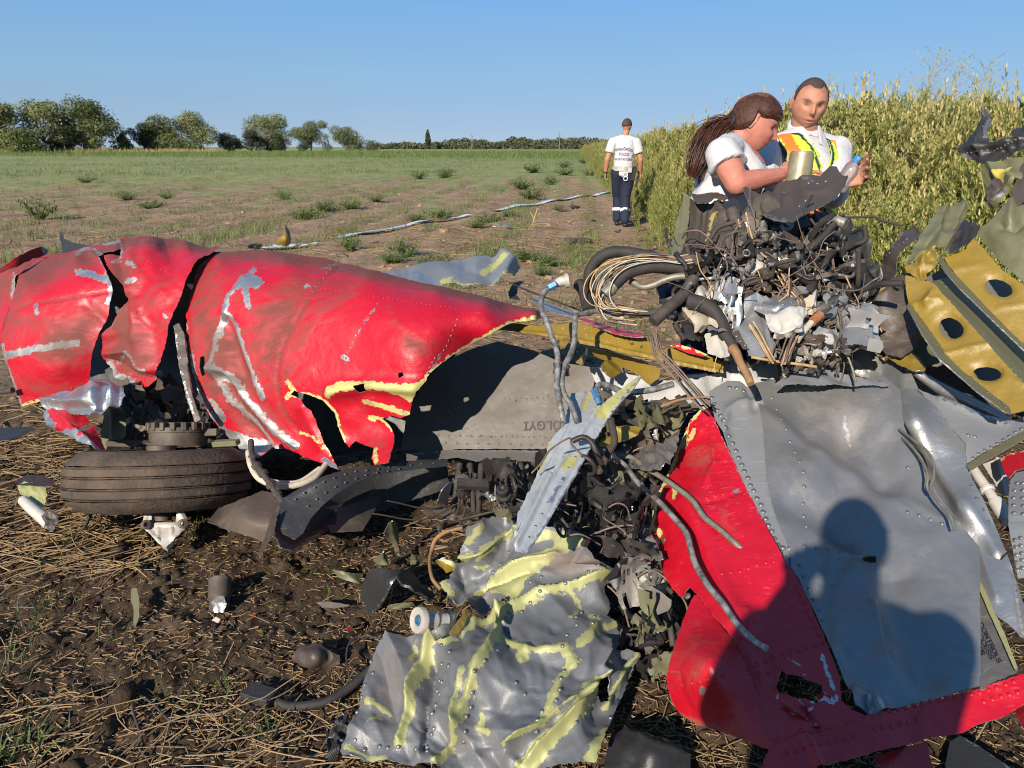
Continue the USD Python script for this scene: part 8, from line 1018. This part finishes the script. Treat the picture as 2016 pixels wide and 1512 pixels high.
# -- the policeman walking away along the weeds
def walker():
    b = G(1222, 446); b[2] = 0; s = 1.0; y = lambda x, z, f=0.: b + V(x, f, z)
    t = Thing('person', 'man walking away in white lettered T-shirt and navy trousers beside the tall weeds', 'person'); pel, nk = y(0, .98), y(.01, 1.53, .03); rv, fv = unit(V(.98, -.18, 0)), unit(V(.18, .98, 0))
    tz, R = torso(pel, nk, rv, fv, 1.06); Rh = np.stack([unit(V(.82, -.57, 0)), unit(V(.57, .82, -.25)), np.zeros(3)], 1); Rh[:, 2] = np.cross(Rh[:, 0], Rh[:, 1]); hc = y(.045, 1.735, .05); sh, an = [], []
    L = dict(ls=y(-.195, 1.46, .03), le=y(-.285, 1.17, .0), lw=y(-.30, .93, .09), rs=y(.215, 1.45, 0), re=y(.30, 1.16, -.03), rw=y(.315, .92, .08))
    lk, la, rk, ra = y(-.055, .52, .20), y(-.05, .09, .16), y(.065, .50, .03), y(.05, .09, -.16); lh, rh = y(-.095, .93, .01), y(.095, .93, -.01)
    arms = chain((L['ls'], .062), (L['le'], .046), (L['lw'], .031)) + chain((L['rs'], .062), (L['re'], .046), (L['rw'], .031)); legs = chain((lh, .095), (lk, .062), (la, .042)) + chain((rh, .095), (rk, .062), (ra, .042))
    hands = hand(L['lw'], np.stack([unit(V(.1, 1, .1)), unit(V(0, .12, -1)), unit(V(-1, .1, 0))], 1), 1, .55) + hand(L['rw'], np.stack([unit(V(-.1, 1, .1)), unit(V(0, .12, -1)), unit(V(1, .1, 0))], 1), 1, .5)
    body = smooth(union(tz + arms + legs + chain((nk, .062), (hc - V(0, 0, .05), .056))), .02); hd = head(hc, Rh); bm = as_man(body) + hd + union(hands); me = bm.to_mesh(); g = geo(trimesh.Trimesh(me.vert_properties[:, :3], me.tri_verts), True); g.m = face_marks(g.v, hc, Rh, stubble=.9); t.add('body', g, 'skin_fair')
    t.add('hair', hair_shell(hc, Rh, 1., lambda p: np.where(p[:, 1] > .2, p[:, 2] - .62, p[:, 2] + .12 - .5 * np.clip(p[:, 1], -1, 0) * .6), .010), 'hair_short')
    st, _ = torso(pel + V(0, 0, -.06), nk + V(0, 0, .005), rv, fv, 1.06, .022); sl = sleeve(L['ls'], L['le'], .085, .092, .62) + sleeve(L['rs'], L['re'], .085, .092, .62) + [hull(el(L['ls'], .075), el(L['rs'], .075), el(nk, .07))]
    shirt = cloth_noise(finish(st + sl, .022, 8), .009, 11., 5); t.add('shirt', shirt, 'white_cotton')
    tr = chain((lh, .125), (lk, .092), (la + V(0, 0, .04), .078)) + chain((rh, .125), (rk, .095), (ra + V(0, 0, .04), .082)) + [hull(el(pel + V(0, 0, -.06), V(.18, .13, .10), R), el(lh, .115), el(rh, .115))]; t.add('trousers', cloth_noise(finish(tr, .024, 8), .010, 9., 6), 'navy_cloth')
    for a, k, q in ((la, lk, 1.0), (ra, rk, 1.0)): c0 = a + (k - a) * .42; ax = unit(k - a); t.add('reflective_band', lathe([(.086, 0), (.091, .004), (.094, .05), (.09, .054)], c0, ax, 24), 'silver_band')
    for a in (la, ra): t.add('shoe', geo(smooth(hull(el(a + V(0, .0, -.045), V(.048, .06, .042)), el(a + V(.02, .16, -.055), V(.045, .05, .032))), .02, 4), True), 'black_kit')
    bc = pel + V(0, 0, .03); t.add('belt', place(lathe([(.155, -.04), (.168, -.035), (.168, .035), (.155, .04)], V(0, 0, 0), V(0, 0, 1), 32), np.diag([1.16, .88, 1]) , bc), 'cast_white')
    for px, pz in ((.03, -.10), (.03, -.165)): t.add('handcuff', tube((bc + V(px, -.155, pz)) + np.stack([.034 * np.cos(np.linspace(0, 6.28, 18)), 0 * np.linspace(0, 6, 18), .034 * np.sin(np.linspace(0, 6.28, 18))], 1), .008, 6, 1, False), 'silver_band')
    t.add('holster', box(bc + V(.175, -.11, -.08), (.07, .06, .25), rotation(6, 8, 0), .3), 'black_kit'); t.add('radio', box(bc + V(.25, -.06, -.22), (.035, .03, .2), rotation(0, 18, 0), .3), 'black_kit'); t.add('pouch', box(bc + V(.10, -.145, -.02), (.07, .05, .09), np.eye(3), .3), 'cast_white')
    t.add('watch', lathe([(.033, -.014), (.039, -.01), (.039, .01), (.033, .014)], L['lw'] + V(0, -.005, .02), unit(L['le'] - L['lw']), 16), 'black_kit'); t.add('glasses_strap', tube(hc + np.array([Rh @ (V(.082 * math.cos(a), .0 + .098 * math.sin(a), .012)) for a in np.linspace(math.pi * .95, math.pi * 2.2, 14)]), .005, 6, 2), 'black_kit')
    it = (shirt.n[:, 1] < -.15); LI = LinearNDInterpolator(shirt.v[it][:, [0, 2]], shirt.v[it][:, 1])
    for txt, w, z, h in (('RENDŐRSÉG', .30, 1.32, .046), ('POLICE', .175, 1.235, .046), ('BALESETI HELYSZÍNELŐ', .30, 1.155, .034)):
        tm = meshkit.text_mesh(txt, 1., .02, True); v = np.array(tm.vertices); u = v[:, 0] / v[:, 0].max() - .5; X = b[0] - .01 + u * w; Z_ = z + v[:, 1] * h - (.10 * u**2 if txt[0] == 'R' else .02 * u**2) - .01 * u; Y = LI(X, Z_); Y = np.where(np.isnan(Y), np.nanmean(Y), Y) - .004 - (v[:, 2] < .01) * .0 - (v[:, 2] > .01) * .002
        t.add('lettering', geo(trimesh.Trimesh(np.stack([X, Y, Z_], 1), tm.faces[:, ::-1], process=False), False), 'navy_print')
    t.done(); return L
WL = walker(); single('mobile_phone', box(WL['lw'] + V(.02, .06, -.11), (.012, .07, .14), rotation(25, 0, 0), .2), 'pipe_metal', 'pale phone held in the left hand of the man walking away', 'phone')

# -- the woman bending over the wreck
def woman():
    d = 3.25; Q = lambda x, y, dd=0.: P(x, y, d + dd); t = Thing('person', 'woman with long brown ponytail in white polo shirt reaching into the wreck', 'person')
    pel, nk = Q(1404, 418, .08), Q(1445, 284, .06); f = unit(V(.96, -.26, 0)); rv = unit(np.cross(f, [0, 0, 1.])); tz, R = torso(pel, nk, rv, f, .98, bust=.03)
    rs, re, rw = Q(1424, 304, -.16), Q(1451, 362, -.22), Q(1535, 345, -.12); ls, le, lw = Q(1452, 300, .2), Q(1490, 350, .22), Q(1550, 350, .1)
    ff = unit(V(.86, -.26, -.42)); up = unit(V(.42, .02, .9)); Rh = np.stack([unit(np.cross(ff, up)), ff, np.zeros(3)], 1); Rh[:, 2] = np.cross(Rh[:, 0], Rh[:, 1]); hc = Q(1486, 246, -.01)
    hips = [hull(el(pel, V(.135, .10, .08), R), el(pel - V(0, 0, .12), V(.14, .11, .08), R))]; legs = chain((pel + rv * .07 - V(0, 0, .1), .085), (pel + rv * .09 - V(0, 0, .5), .065), (V(*(pel + rv * .09)[:2], .07), .045)) + chain((pel - rv * .07 - V(0, 0, .1), .085), (pel - rv * .09 - V(0, 0, .5), .065), (V(*(pel - rv * .09)[:2], .07), .045))
    arms = chain((rs, .060), (rs * .4 + re * .6, .053), (re, .046), (re * .6 + rw * .4, .043), (rw, .029)) + chain((ls, .058), (le, .044), (lw, .029)); hnd = hand(rw, np.stack([unit(V(-.05, .3, 1)), unit(V(1, .25, .1)), unit(V(0, -1, .2))], 1), 1, .5, s=.95) + hand(lw, np.stack([unit(V(0, -.4, 1)), unit(V(1, -.25, 0)), unit(V(0, 1, .3))], 1), 1, .5, s=.95)
    body = smooth(union(tz + hips + legs + arms + chain((nk, .062), (nk * .5 + hc * .5 - V(.01, 0, .02), .056), (hc - up * .06 - ff * .03, .055))), .016); bm = as_man(body) + head(hc, Rh, .94, .8, .9) + union(hnd); me = bm.to_mesh(); g = geo(trimesh.Trimesh(me.vert_properties[:, :3], me.tri_verts), True); g.m = face_marks(g.v, hc, Rh, .94); t.add('body', g, 'skin_flushed')
    st, _ = torso(pel - (nk - pel) * .28, nk - (nk - pel) * .02, rv, f, .98, .020, bust=.035); se = rs * .38 + re * .62; sl = sleeve(rs, rs * .15 + re * .85, .070, .082, .52) + chain((ls, .075), (ls * .5 + le * .5, .072)) + [hull(el(rs, .068), el(ls, .068), el(nk, V(.07, .07, .05), R))]
    sh_ = cloth_noise(finish(st + sl, .016, 8), .007, 14., 9); t.add('shirt', sh_, 'white_cotton')
    cm = nk + up * .02; t.add('collar', place(lathe([(.084, -.035), (.088, -.02), (.074, .038), (.069, .038), (.072, .0)], V(0, 0, 0), V(0, 0, 1), 26), np.stack([rv, f, np.cross(rv, f)], 1) @ rotation(22, 0, 0), cm), 'white_cotton')
    t.add('trousers', cloth_noise(finish([hull(el(pel - V(0, 0, .04), V(.19, .15, .08), R), el(pel - V(0, 0, .14), V(.195, .15, .1), R))] + [c_ for c_ in chain((pel + rv * .09 - V(0, 0, .1), .13), (pel + rv * .09 - V(0, 0, .5), .1), (V(*(pel + rv * .09)[:2], .07), .09)) + chain((pel - rv * .09 - V(0, 0, .1), .13), (pel - rv * .09 - V(0, 0, .5), .1), (V(*(pel - rv * .09)[:2], .07), .09))], .025, 8), .006, 10., 4), 'navy_cloth')
    t.add('strap', tube([Q(1398, 284, -.02), Q(1386, 305, -.02), Q(1380, 335, -.0), Q(1380, 368, .02)], [.012, .016, .018, .010], 8, 6), 'black_kit'); t.add('strap', tube([Q(1450, 318, -.13), Q(1456, 328, -.15), Q(1460, 338, -.15)], .008, 6, 4), 'black_kit'); t.add('strap', tube([Q(1478, 318, -.06), Q(1486, 332, -.06), Q(1488, 350, -.06)], .010, 6, 4), 'black_kit')
    hm = lambda p: np.where(p[:, 1] > -.12, p[:, 2] - .30 - .12 * np.clip(p[:, 1], -.1, 1) + .10 * gaus(p[:, 1] - .2, .3), p[:, 2] + .28 + .55 * np.clip(-.12 - p[:, 1], 0, 1)); t.add('hair', hair_shell(hc, Rh, .94, hm, .022, 3), 'hair_brown')
    r = np.random.default_rng(4); tie = Q(1440, 237, -.03); S_ = []
    while len(S_) < 700:
        q0 = unit(r.normal(0, 1, 3))
        if hm(q0[None])[0] < .04 or q0[1] < -.5: continue
        qe = unit(V(.25 * q0[0], -.95, .12)); om = math.acos(np.clip(q0 @ qe, -1, 1)); lift = 1.17 + r.uniform(0, .05); pts = [hc + Rh @ (head_local(unit((math.sin((1 - w) * om) * q0 + math.sin(w * om) * qe) / math.sin(om))[None])[0] * .94 * lift) for w in (0, .35, .7, .93)]; S_.append(tube(pts + [tie + r.normal(0, .010, 3)], [.0012, .0017, .0014], 3, 4))
    t.add('hair_strand', join(S_[::2]), 'hair_brown', kind='stuff'); t.add('hair_strand', join(S_[1::2]), 'hair_auburn', kind='stuff'); t.add('hair_tie', lathe([(.02, -.01), (.032, -.006), (.032, .006), (.02, .01)], tie, V(-1, 0, .35), 16), 'black_kit'); S_ = []
    for k in range(900):
        o_ = r.normal(0, 1, 3); w = np.array([.008, .019, .026, .029, .026, .014]); pth = np.array([Q(1440, 237, -.03), Q(1418, 247, -.04), Q(1397, 263, -.06), Q(1382, 290, -.08), Q(1372, 318, -.08), Q(1366, 344, -.06)]); k_ = r.integers(4, 7); pth = pth[:k_] + .9 * o_ * w[:k_, None] * V(.75, .8, .75) + np.cumsum(r.normal(0, .0025, (k_, 3)), 0); S_.append(tube(pth, [.0014, .0016, .0007], 3, 4, caps=False))
    t.add('ponytail_core', tube([Q(1440, 237, -.02), Q(1418, 247, -.02), Q(1397, 263, -.04), Q(1383, 290, -.05), Q(1374, 320, -.05), Q(1369, 338, -.05)], [.014, .032, .042, .044, .032, .008], 14, 6), 'hair_brown'); t.add('ponytail', join(S_), 'hair_auburn', kind='stuff'); t.done()
woman()
# -- the man in the yellow vest
def vest_man():
    d = 3.62; Q = lambda x, y, dd=0.: P(x, y, d + dd); t = Thing('person', 'short-haired man in yellow and orange safety vest looking up beside the woman', 'person'); f = unit(V(.22, -.97, 0)); rv = unit(np.cross(f, [0, 0, 1.])); pel, nk = Q(1566, 455, .06), Q(1581, 268, .06); tz, R = torso(pel, nk, rv, f, 1.03)
    ax = unit(nk - pel); rs, ls = nk - ax * .075 + rv * .185, nk - ax * .075 - rv * .185; re, rw = Q(1500, 372, -.22), Q(1545, 364, -.42); le, lw = Q(1640, 385, -.12), Q(1652, 357, -.52)
    ff = unit(V(-.12, -.94, -.22)); up = unit(V(.13, -.1, 1)); Rh = np.stack([unit(np.cross(ff, up)), ff, np.zeros(3)], 1); Rh[:, 2] = np.cross(Rh[:, 0], Rh[:, 1]); hc = Q(1593, 206, 0.)
    legs = chain((pel + rv * .09 - V(0, 0, .05), .10), (pel + rv * .09 - V(0, 0, .45), .065), (V(*(pel + rv * .09)[:2], .07), .045)) + chain((pel - rv * .09 - V(0, 0, .05), .10), (pel - rv * .09 - V(0, 0, .45), .065), (V(*(pel - rv * .09)[:2], .07), .045))
    arms = chain((rs, .058), (re, .044), (rw, .03)) + chain((ls, .058), (le, .044), (lw, .031)); ha = unit(V(.55, -.35, .25)); hn = unit(V(-.2, -.75, .55)); hx = unit(np.cross(ha, hn)); hn = np.cross(hx, ha); hnd = hand(lw, np.stack([-hx, ha, -hn], 1), 1, .55, .25) + hand(rw, np.stack([unit(V(0, -.2, 1)), unit(V(.9, -.4, 0)), unit(V(-.3, -1, 0))], 1), 1, .4)
    body = smooth(union(tz + legs + arms + chain((nk, .066), (hc - Rh[:, 2] * .07, .062))), .016); bm = as_man(body) + head(hc, Rh, 1.02, .62) + union(hnd); me = bm.to_mesh(); g = geo(trimesh.Trimesh(me.vert_properties[:, :3], me.tri_verts), True); g.m = face_marks(g.v, hc, Rh, 1.02, .30, .8); t.add('body', g, 'skin_fair')
    t.add('hair', hair_shell(hc, Rh, 1.02, lambda p: np.where(p[:, 1] > .30, p[:, 2] - .56 - .12 * np.clip(p[:, 1] - .3, 0, 1) - .10 * gaus(np.abs(p[:, 0]) - .42, .16), p[:, 2] - .02 + .55 * np.clip(-p[:, 1], 0, 1)), .0034, 8), 'hair_short')
    st, _ = torso(pel - ax * .05, nk - ax * .01, rv, f, 1.03, .018); sl = chain((rs, .078), (re, .066), (rw * .85 + re * .15, .05)) + chain((ls, .076), (le, .062), (lw * .72 + le * .28, .048)) + [hull(el(rs, .066), el(ls, .066), el(nk, V(.075, .07, .05), R))]; t.add('shirt', cloth_noise(finish(st + sl, .016, 8), .006, 14., 12), 'white_cotton')
    for s_ in (-1, 1):
        a = nk + ax * .045 + f * .045 + rv * s_ * .05; pts = [nk + ax * .06 - f * .02 + rv * s_ * .066, nk + ax * .05 + f * .05 + rv * s_ * .045, nk - ax * .035 + f * .115 + rv * s_ * .022, nk - ax * .055 + f * .10 + rv * s_ * .075, nk + ax * .0 + f * .03 + rv * s_ * .098]; t.add('collar', geo(hull(*[el(p_, .006, seg=8) for p_ in pts]), 30), 'white_cotton')
    t.add('collar_stand', place(lathe([(.070, -.03), (.074, -.02), (.070, .03), (.066, .03)], V(0, 0, 0), V(0, 0, 1), 24), R @ rotation(8, 0, 0), nk + ax * .035 - f * .012), 'white_cotton')
    vt, _ = torso(pel + ax * .02, nk - ax * .015, rv, f, 1.03, .034); vs = [hull(el(nk - ax * .06 + rv * s_ * .06, .074), el(nk - ax * .075 + rv * s_ * .15, .070)) for s_ in (-1, 1)]; vg = finish(vt + vs, .011, 6); q = (vg.v - nk) @ np.stack([rv, f, ax], 1); x, y, z = q.T
    vneck = (y > -.02) & (np.abs(x - .0) < .012 + np.clip((z + .22), 0, .3) * .30); keep = ~(vneck[vg.f].all(1) | (np.abs(x) > .176)[vg.f].any(1)); vm = np.zeros((len(x), 3)); vm[:, 0] = (np.abs(np.abs(x) - .135) < .026) & (z > -.20) | (np.abs(z + .40) < .02); vm[:, 1] = ((z > -.035) & (np.abs(np.abs(x) - .135) > .026)) | ((np.abs(np.abs(x) - .170) < .008) & (z > -.3)) | ((np.abs(np.abs(x) - (.022 + np.clip(z + .22, 0, .3) * .30)) < .009) & (y > 0)) | ((np.abs(x) < .03) & (y > 0) & (z < -.2) & (np.abs(x) < .006))
    t.add('vest', Geo(vg.v, vg.f[keep], vg.n, vm), 'vest_cloth'); mk = np.array([-.075, 0, -.20]); fr_ = (y > 0)
    LIy = LinearNDInterpolator(q[fr_][:, [0, 2]], q[fr_][:, 1])
    for xx, zz_, w, h in ((-.10, -.17, .05, .03), (-.10, -.23, .05, .045)): yy = float(LIy(xx, zz_)); t.add('badge', box(nk + rv * xx + ax * zz_ + f * (yy + .002), (w, .006, h), np.stack([rv, f, ax], 1), .2), 'black_kit')
    t.add('badge_print', box(nk + rv * -.10 + ax * -.228 + f * (float(LIy(-.10, -.228)) + .005), (.022, .006, .022), np.stack([rv, f, ax], 1), .2), 'silver_band')
    t.add('trousers', cloth_noise(finish([hull(el(pel, V(.18, .14, .08), R), el(pel - V(0, 0, .1), V(.185, .14, .1), R))] + chain((pel + rv * .09 - V(0, 0, .05), .13), (pel + rv * .09 - V(0, 0, .45), .1), (V(*(pel + rv * .09)[:2], .07), .09)) + chain((pel - rv * .09 - V(0, 0, .05), .13), (pel - rv * .09 - V(0, 0, .45), .1), (V(*(pel - rv * .09)[:2], .07), .09)), .025, 8), .006, 10., 4), 'navy_cloth'); t.done(); return lw
vest_man()
bt_ = Thing('water_bottle', 'clear water bottle with blue cap held in the hand of the man in the vest', 'bottle'); b0, b1 = P(1652, 376, 3.10), P(1675, 336, 3.06); ax_ = unit(b1 - b0)
bt_.add('bottle', lathe([(0, 0), (.026, .001), (.030, .008), (.030, .04), (.028, .05), (.030, .06), (.030, .085), (.024, .105), (.012, .118), (.012, .13)], b0, ax_, 26), 'clear_plastic'); bt_.add('cap', lathe([(.012, 0), (.0155, .001), (.0155, .02), (.013, .024), (0, .025)], b0 + ax_ * .122, ax_, 20), 'blue_cap'); bt_.done()
single('blue_paper', Sheet([(1637, 385), (1650, 374), (1656, 372), (1650, 388), (1640, 397)], [(1640, 395, 2.95), (1655, 374, 2.95), (1650, 388, 2.93)], step=3, rag=.4, seed=3), 'pale_ribbon', 'pale blue label or glove peeping out below the bent shroud', 'paper')
# -- whoever takes the picture: out of the frame, the shadow falls across the side piece
def taker():
    t = Thing('person', 'photographer outside the frame whose shadow falls over the red and grey side piece', 'person'); o = V(-.045, -.28, 0); y = lambda x, z, f=0.: o + V(x, f, z); pel, nk = y(0, .86), y(0, 1.33, .02); tz, R = torso(pel, nk, V(1, 0, 0), V(0, 1, 0), 1.06, .03); hc = y(0, 1.50, .03)
    arms = []
    for s_ in (-1, 1): arms += chain((y(s_ * .19, 1.27), .068), (y(s_ * .20, 1.06, .10), .056), (y(s_ * .05, 1.28, .19), .036))
    legs = [c_ for s_ in (-1, 1) for c_ in chain((y(s_ * .10, .82), .11), (y(s_ * .11, .45), .08), (y(s_ * .12, .08), .06), (y(s_ * .13, .04, .14), .04))]; hnd = [h_ for s_ in (-1, 1) for h_ in hand(y(s_ * .05, 1.28, .19), np.stack([unit(V(-s_, 0, .3)), unit(V(-s_ * .1, .1, 1)), unit(V(s_ * .2, -1, .1))], 1), 1, 1.2, s=.9)]
    bm = as_man(smooth(union(tz + arms + legs + chain((nk, .065), (hc, .06))), .03)) + head(hc, np.eye(3)) + union(hnd); me = bm.to_mesh(); g = geo(trimesh.Trimesh(me.vert_properties[:, :3], me.tri_verts), True); t.add('body', g, 'navy_cloth'); t.done()
taker()
# ------------------------------------------------------------------ things lying out in the field
def ribbon(a, b, w, label, wav=.01, seed=0):
    r = np.random.default_rng(seed); A_, B_ = G(*a), G(*b); n = 40; p = A_ + (B_ - A_) * np.linspace(0, 1, n)[:, None]; s = np.cross(unit(B_ - A_), [0, 0, 1.]); lat = wav * n2(np.linspace(0, 5, n), np.zeros(n), 1., seed); p = p + s * lat[:, None]; p[:, 2] = ground_h(p[:, 0], p[:, 1]) + .045 + .02 * n2(np.linspace(0, 9, n), np.ones(n), 1., seed)
    tw = .25 * n2(np.linspace(0, 6, n), 2 * np.ones(n), 1., seed + 2); off = s[None] * (np.cos(tw)[:, None]) * w / 2 + np.array([0, 0, 1.])[None] * (np.sin(tw)[:, None]) * w / 2; up = np.array([0, 0, .003]); v = np.stack([p - off, p + off, p + off - up, p - off - up], 1).reshape(-1, 3); f = []
    for i in range(n - 1):
        for k in range(4): q, q2_ = i * 4 + k, i * 4 + (k + 1) % 4; f += [[q, q2_, q2_ + 4], [q, q2_ + 4, q + 4]]
    single('barrier_tape', Geo(v, np.array(f)[:, ::-1]), 'pale_ribbon', label, 'tape')
ribbon((517, 494), (627, 479), .115, 'shortest pale strip of tape on the soil, just above the red fuselage', seed=1); ribbon((668, 470), (927, 427), .13, 'long pale blue-white tape strip lying across the middle of the field', seed=2); ribbon((972, 415), (1206, 378), .17, 'far end of the pale tape running behind the walking man', .05, 3)
single('yellow_metal_piece', Sheet([(546, 482), (548, 470), (558, 464), (560, 452), (556, 444), (566, 450), (571, 462), (572, 478), (562, 482)], [(546, 482, 7.2), (572, 478, 7.25), (558, 446, 7.3), (560, 470, 7.1)], step=2, rag=.6, folds=[([(560, 448), (562, 480)], .03, 5)], marks=[(2, 'line', [(566, 450), (572, 478)], 3, 4)], seed=4), 'primer_yellow', 'bent yellow metal piece standing on the soil behind the red fuselage', 'metal piece')
for x, y, s_, m_, lab in ((500, 490, 11, 'black_sheet', 'flat dark scrap beside the shortest tape strip'), (1132, 411, 7, 'black_sheet', 'dark lump on the soil below the far tape end'), (995, 452, 12, 'pipe_metal', 'grey twisted metal bit on open soil right of the long tape strip'), (1140, 483, 14, 'brown_sheet', 'brownish twisted scrap on the soil below the walking man'), (1138, 507, 6, 'black_sheet', 'small black tube-like bit nearest to the hose loops'), (1168, 436, 4, 'black_sheet', 'tiny dark fragment between scrap and the walking man'), (1216, 457, 6, 'black_sheet', 'dark fragment at the feet of the walking man'), (1290, 470, 6, 'brown_sheet', 'dark clod-like fragment at the foot of the weeds')):
    g = G(x, y); k = s_ / F * np.linalg.norm(g - [0, 0, CAM_H]); r = np.random.default_rng(x); ps = [hull(*[el(g + r.normal(0, k * .5, 3) * V(1.3, 1, .3) + V(0, 0, k * .45), k * .22, seg=7) for _ in range(5)]) for _ in range(3)]; single('scrap', geo(union(ps), 25), m_, lab, 'scrap')
b = G(1052, 440); st = Thing('dry_stalk', 'branched yellow dry stalk lying on the soil left of the walking man', 'stalk'); W_ = lambda x, y: G(x, y)
st.add('stem', tube([G(1048, 446), P(1052, 430, depth_z(1048, 446, 0)), P(1058, 410, depth_z(1048, 446, 0))], .010, 5, 4), 'wire_tan'); st.add('branch', tube([P(1052, 432, depth_z(1048, 446, 0)), P(1044, 418, depth_z(1048, 446, 0))], .008, 5, 3), 'wire_tan'); st.add('branch', tube([G(1046, 444, .03), G(1070, 440, .05), G(1084, 443, .02)], .009, 5, 4), 'wire_tan'); st.done()
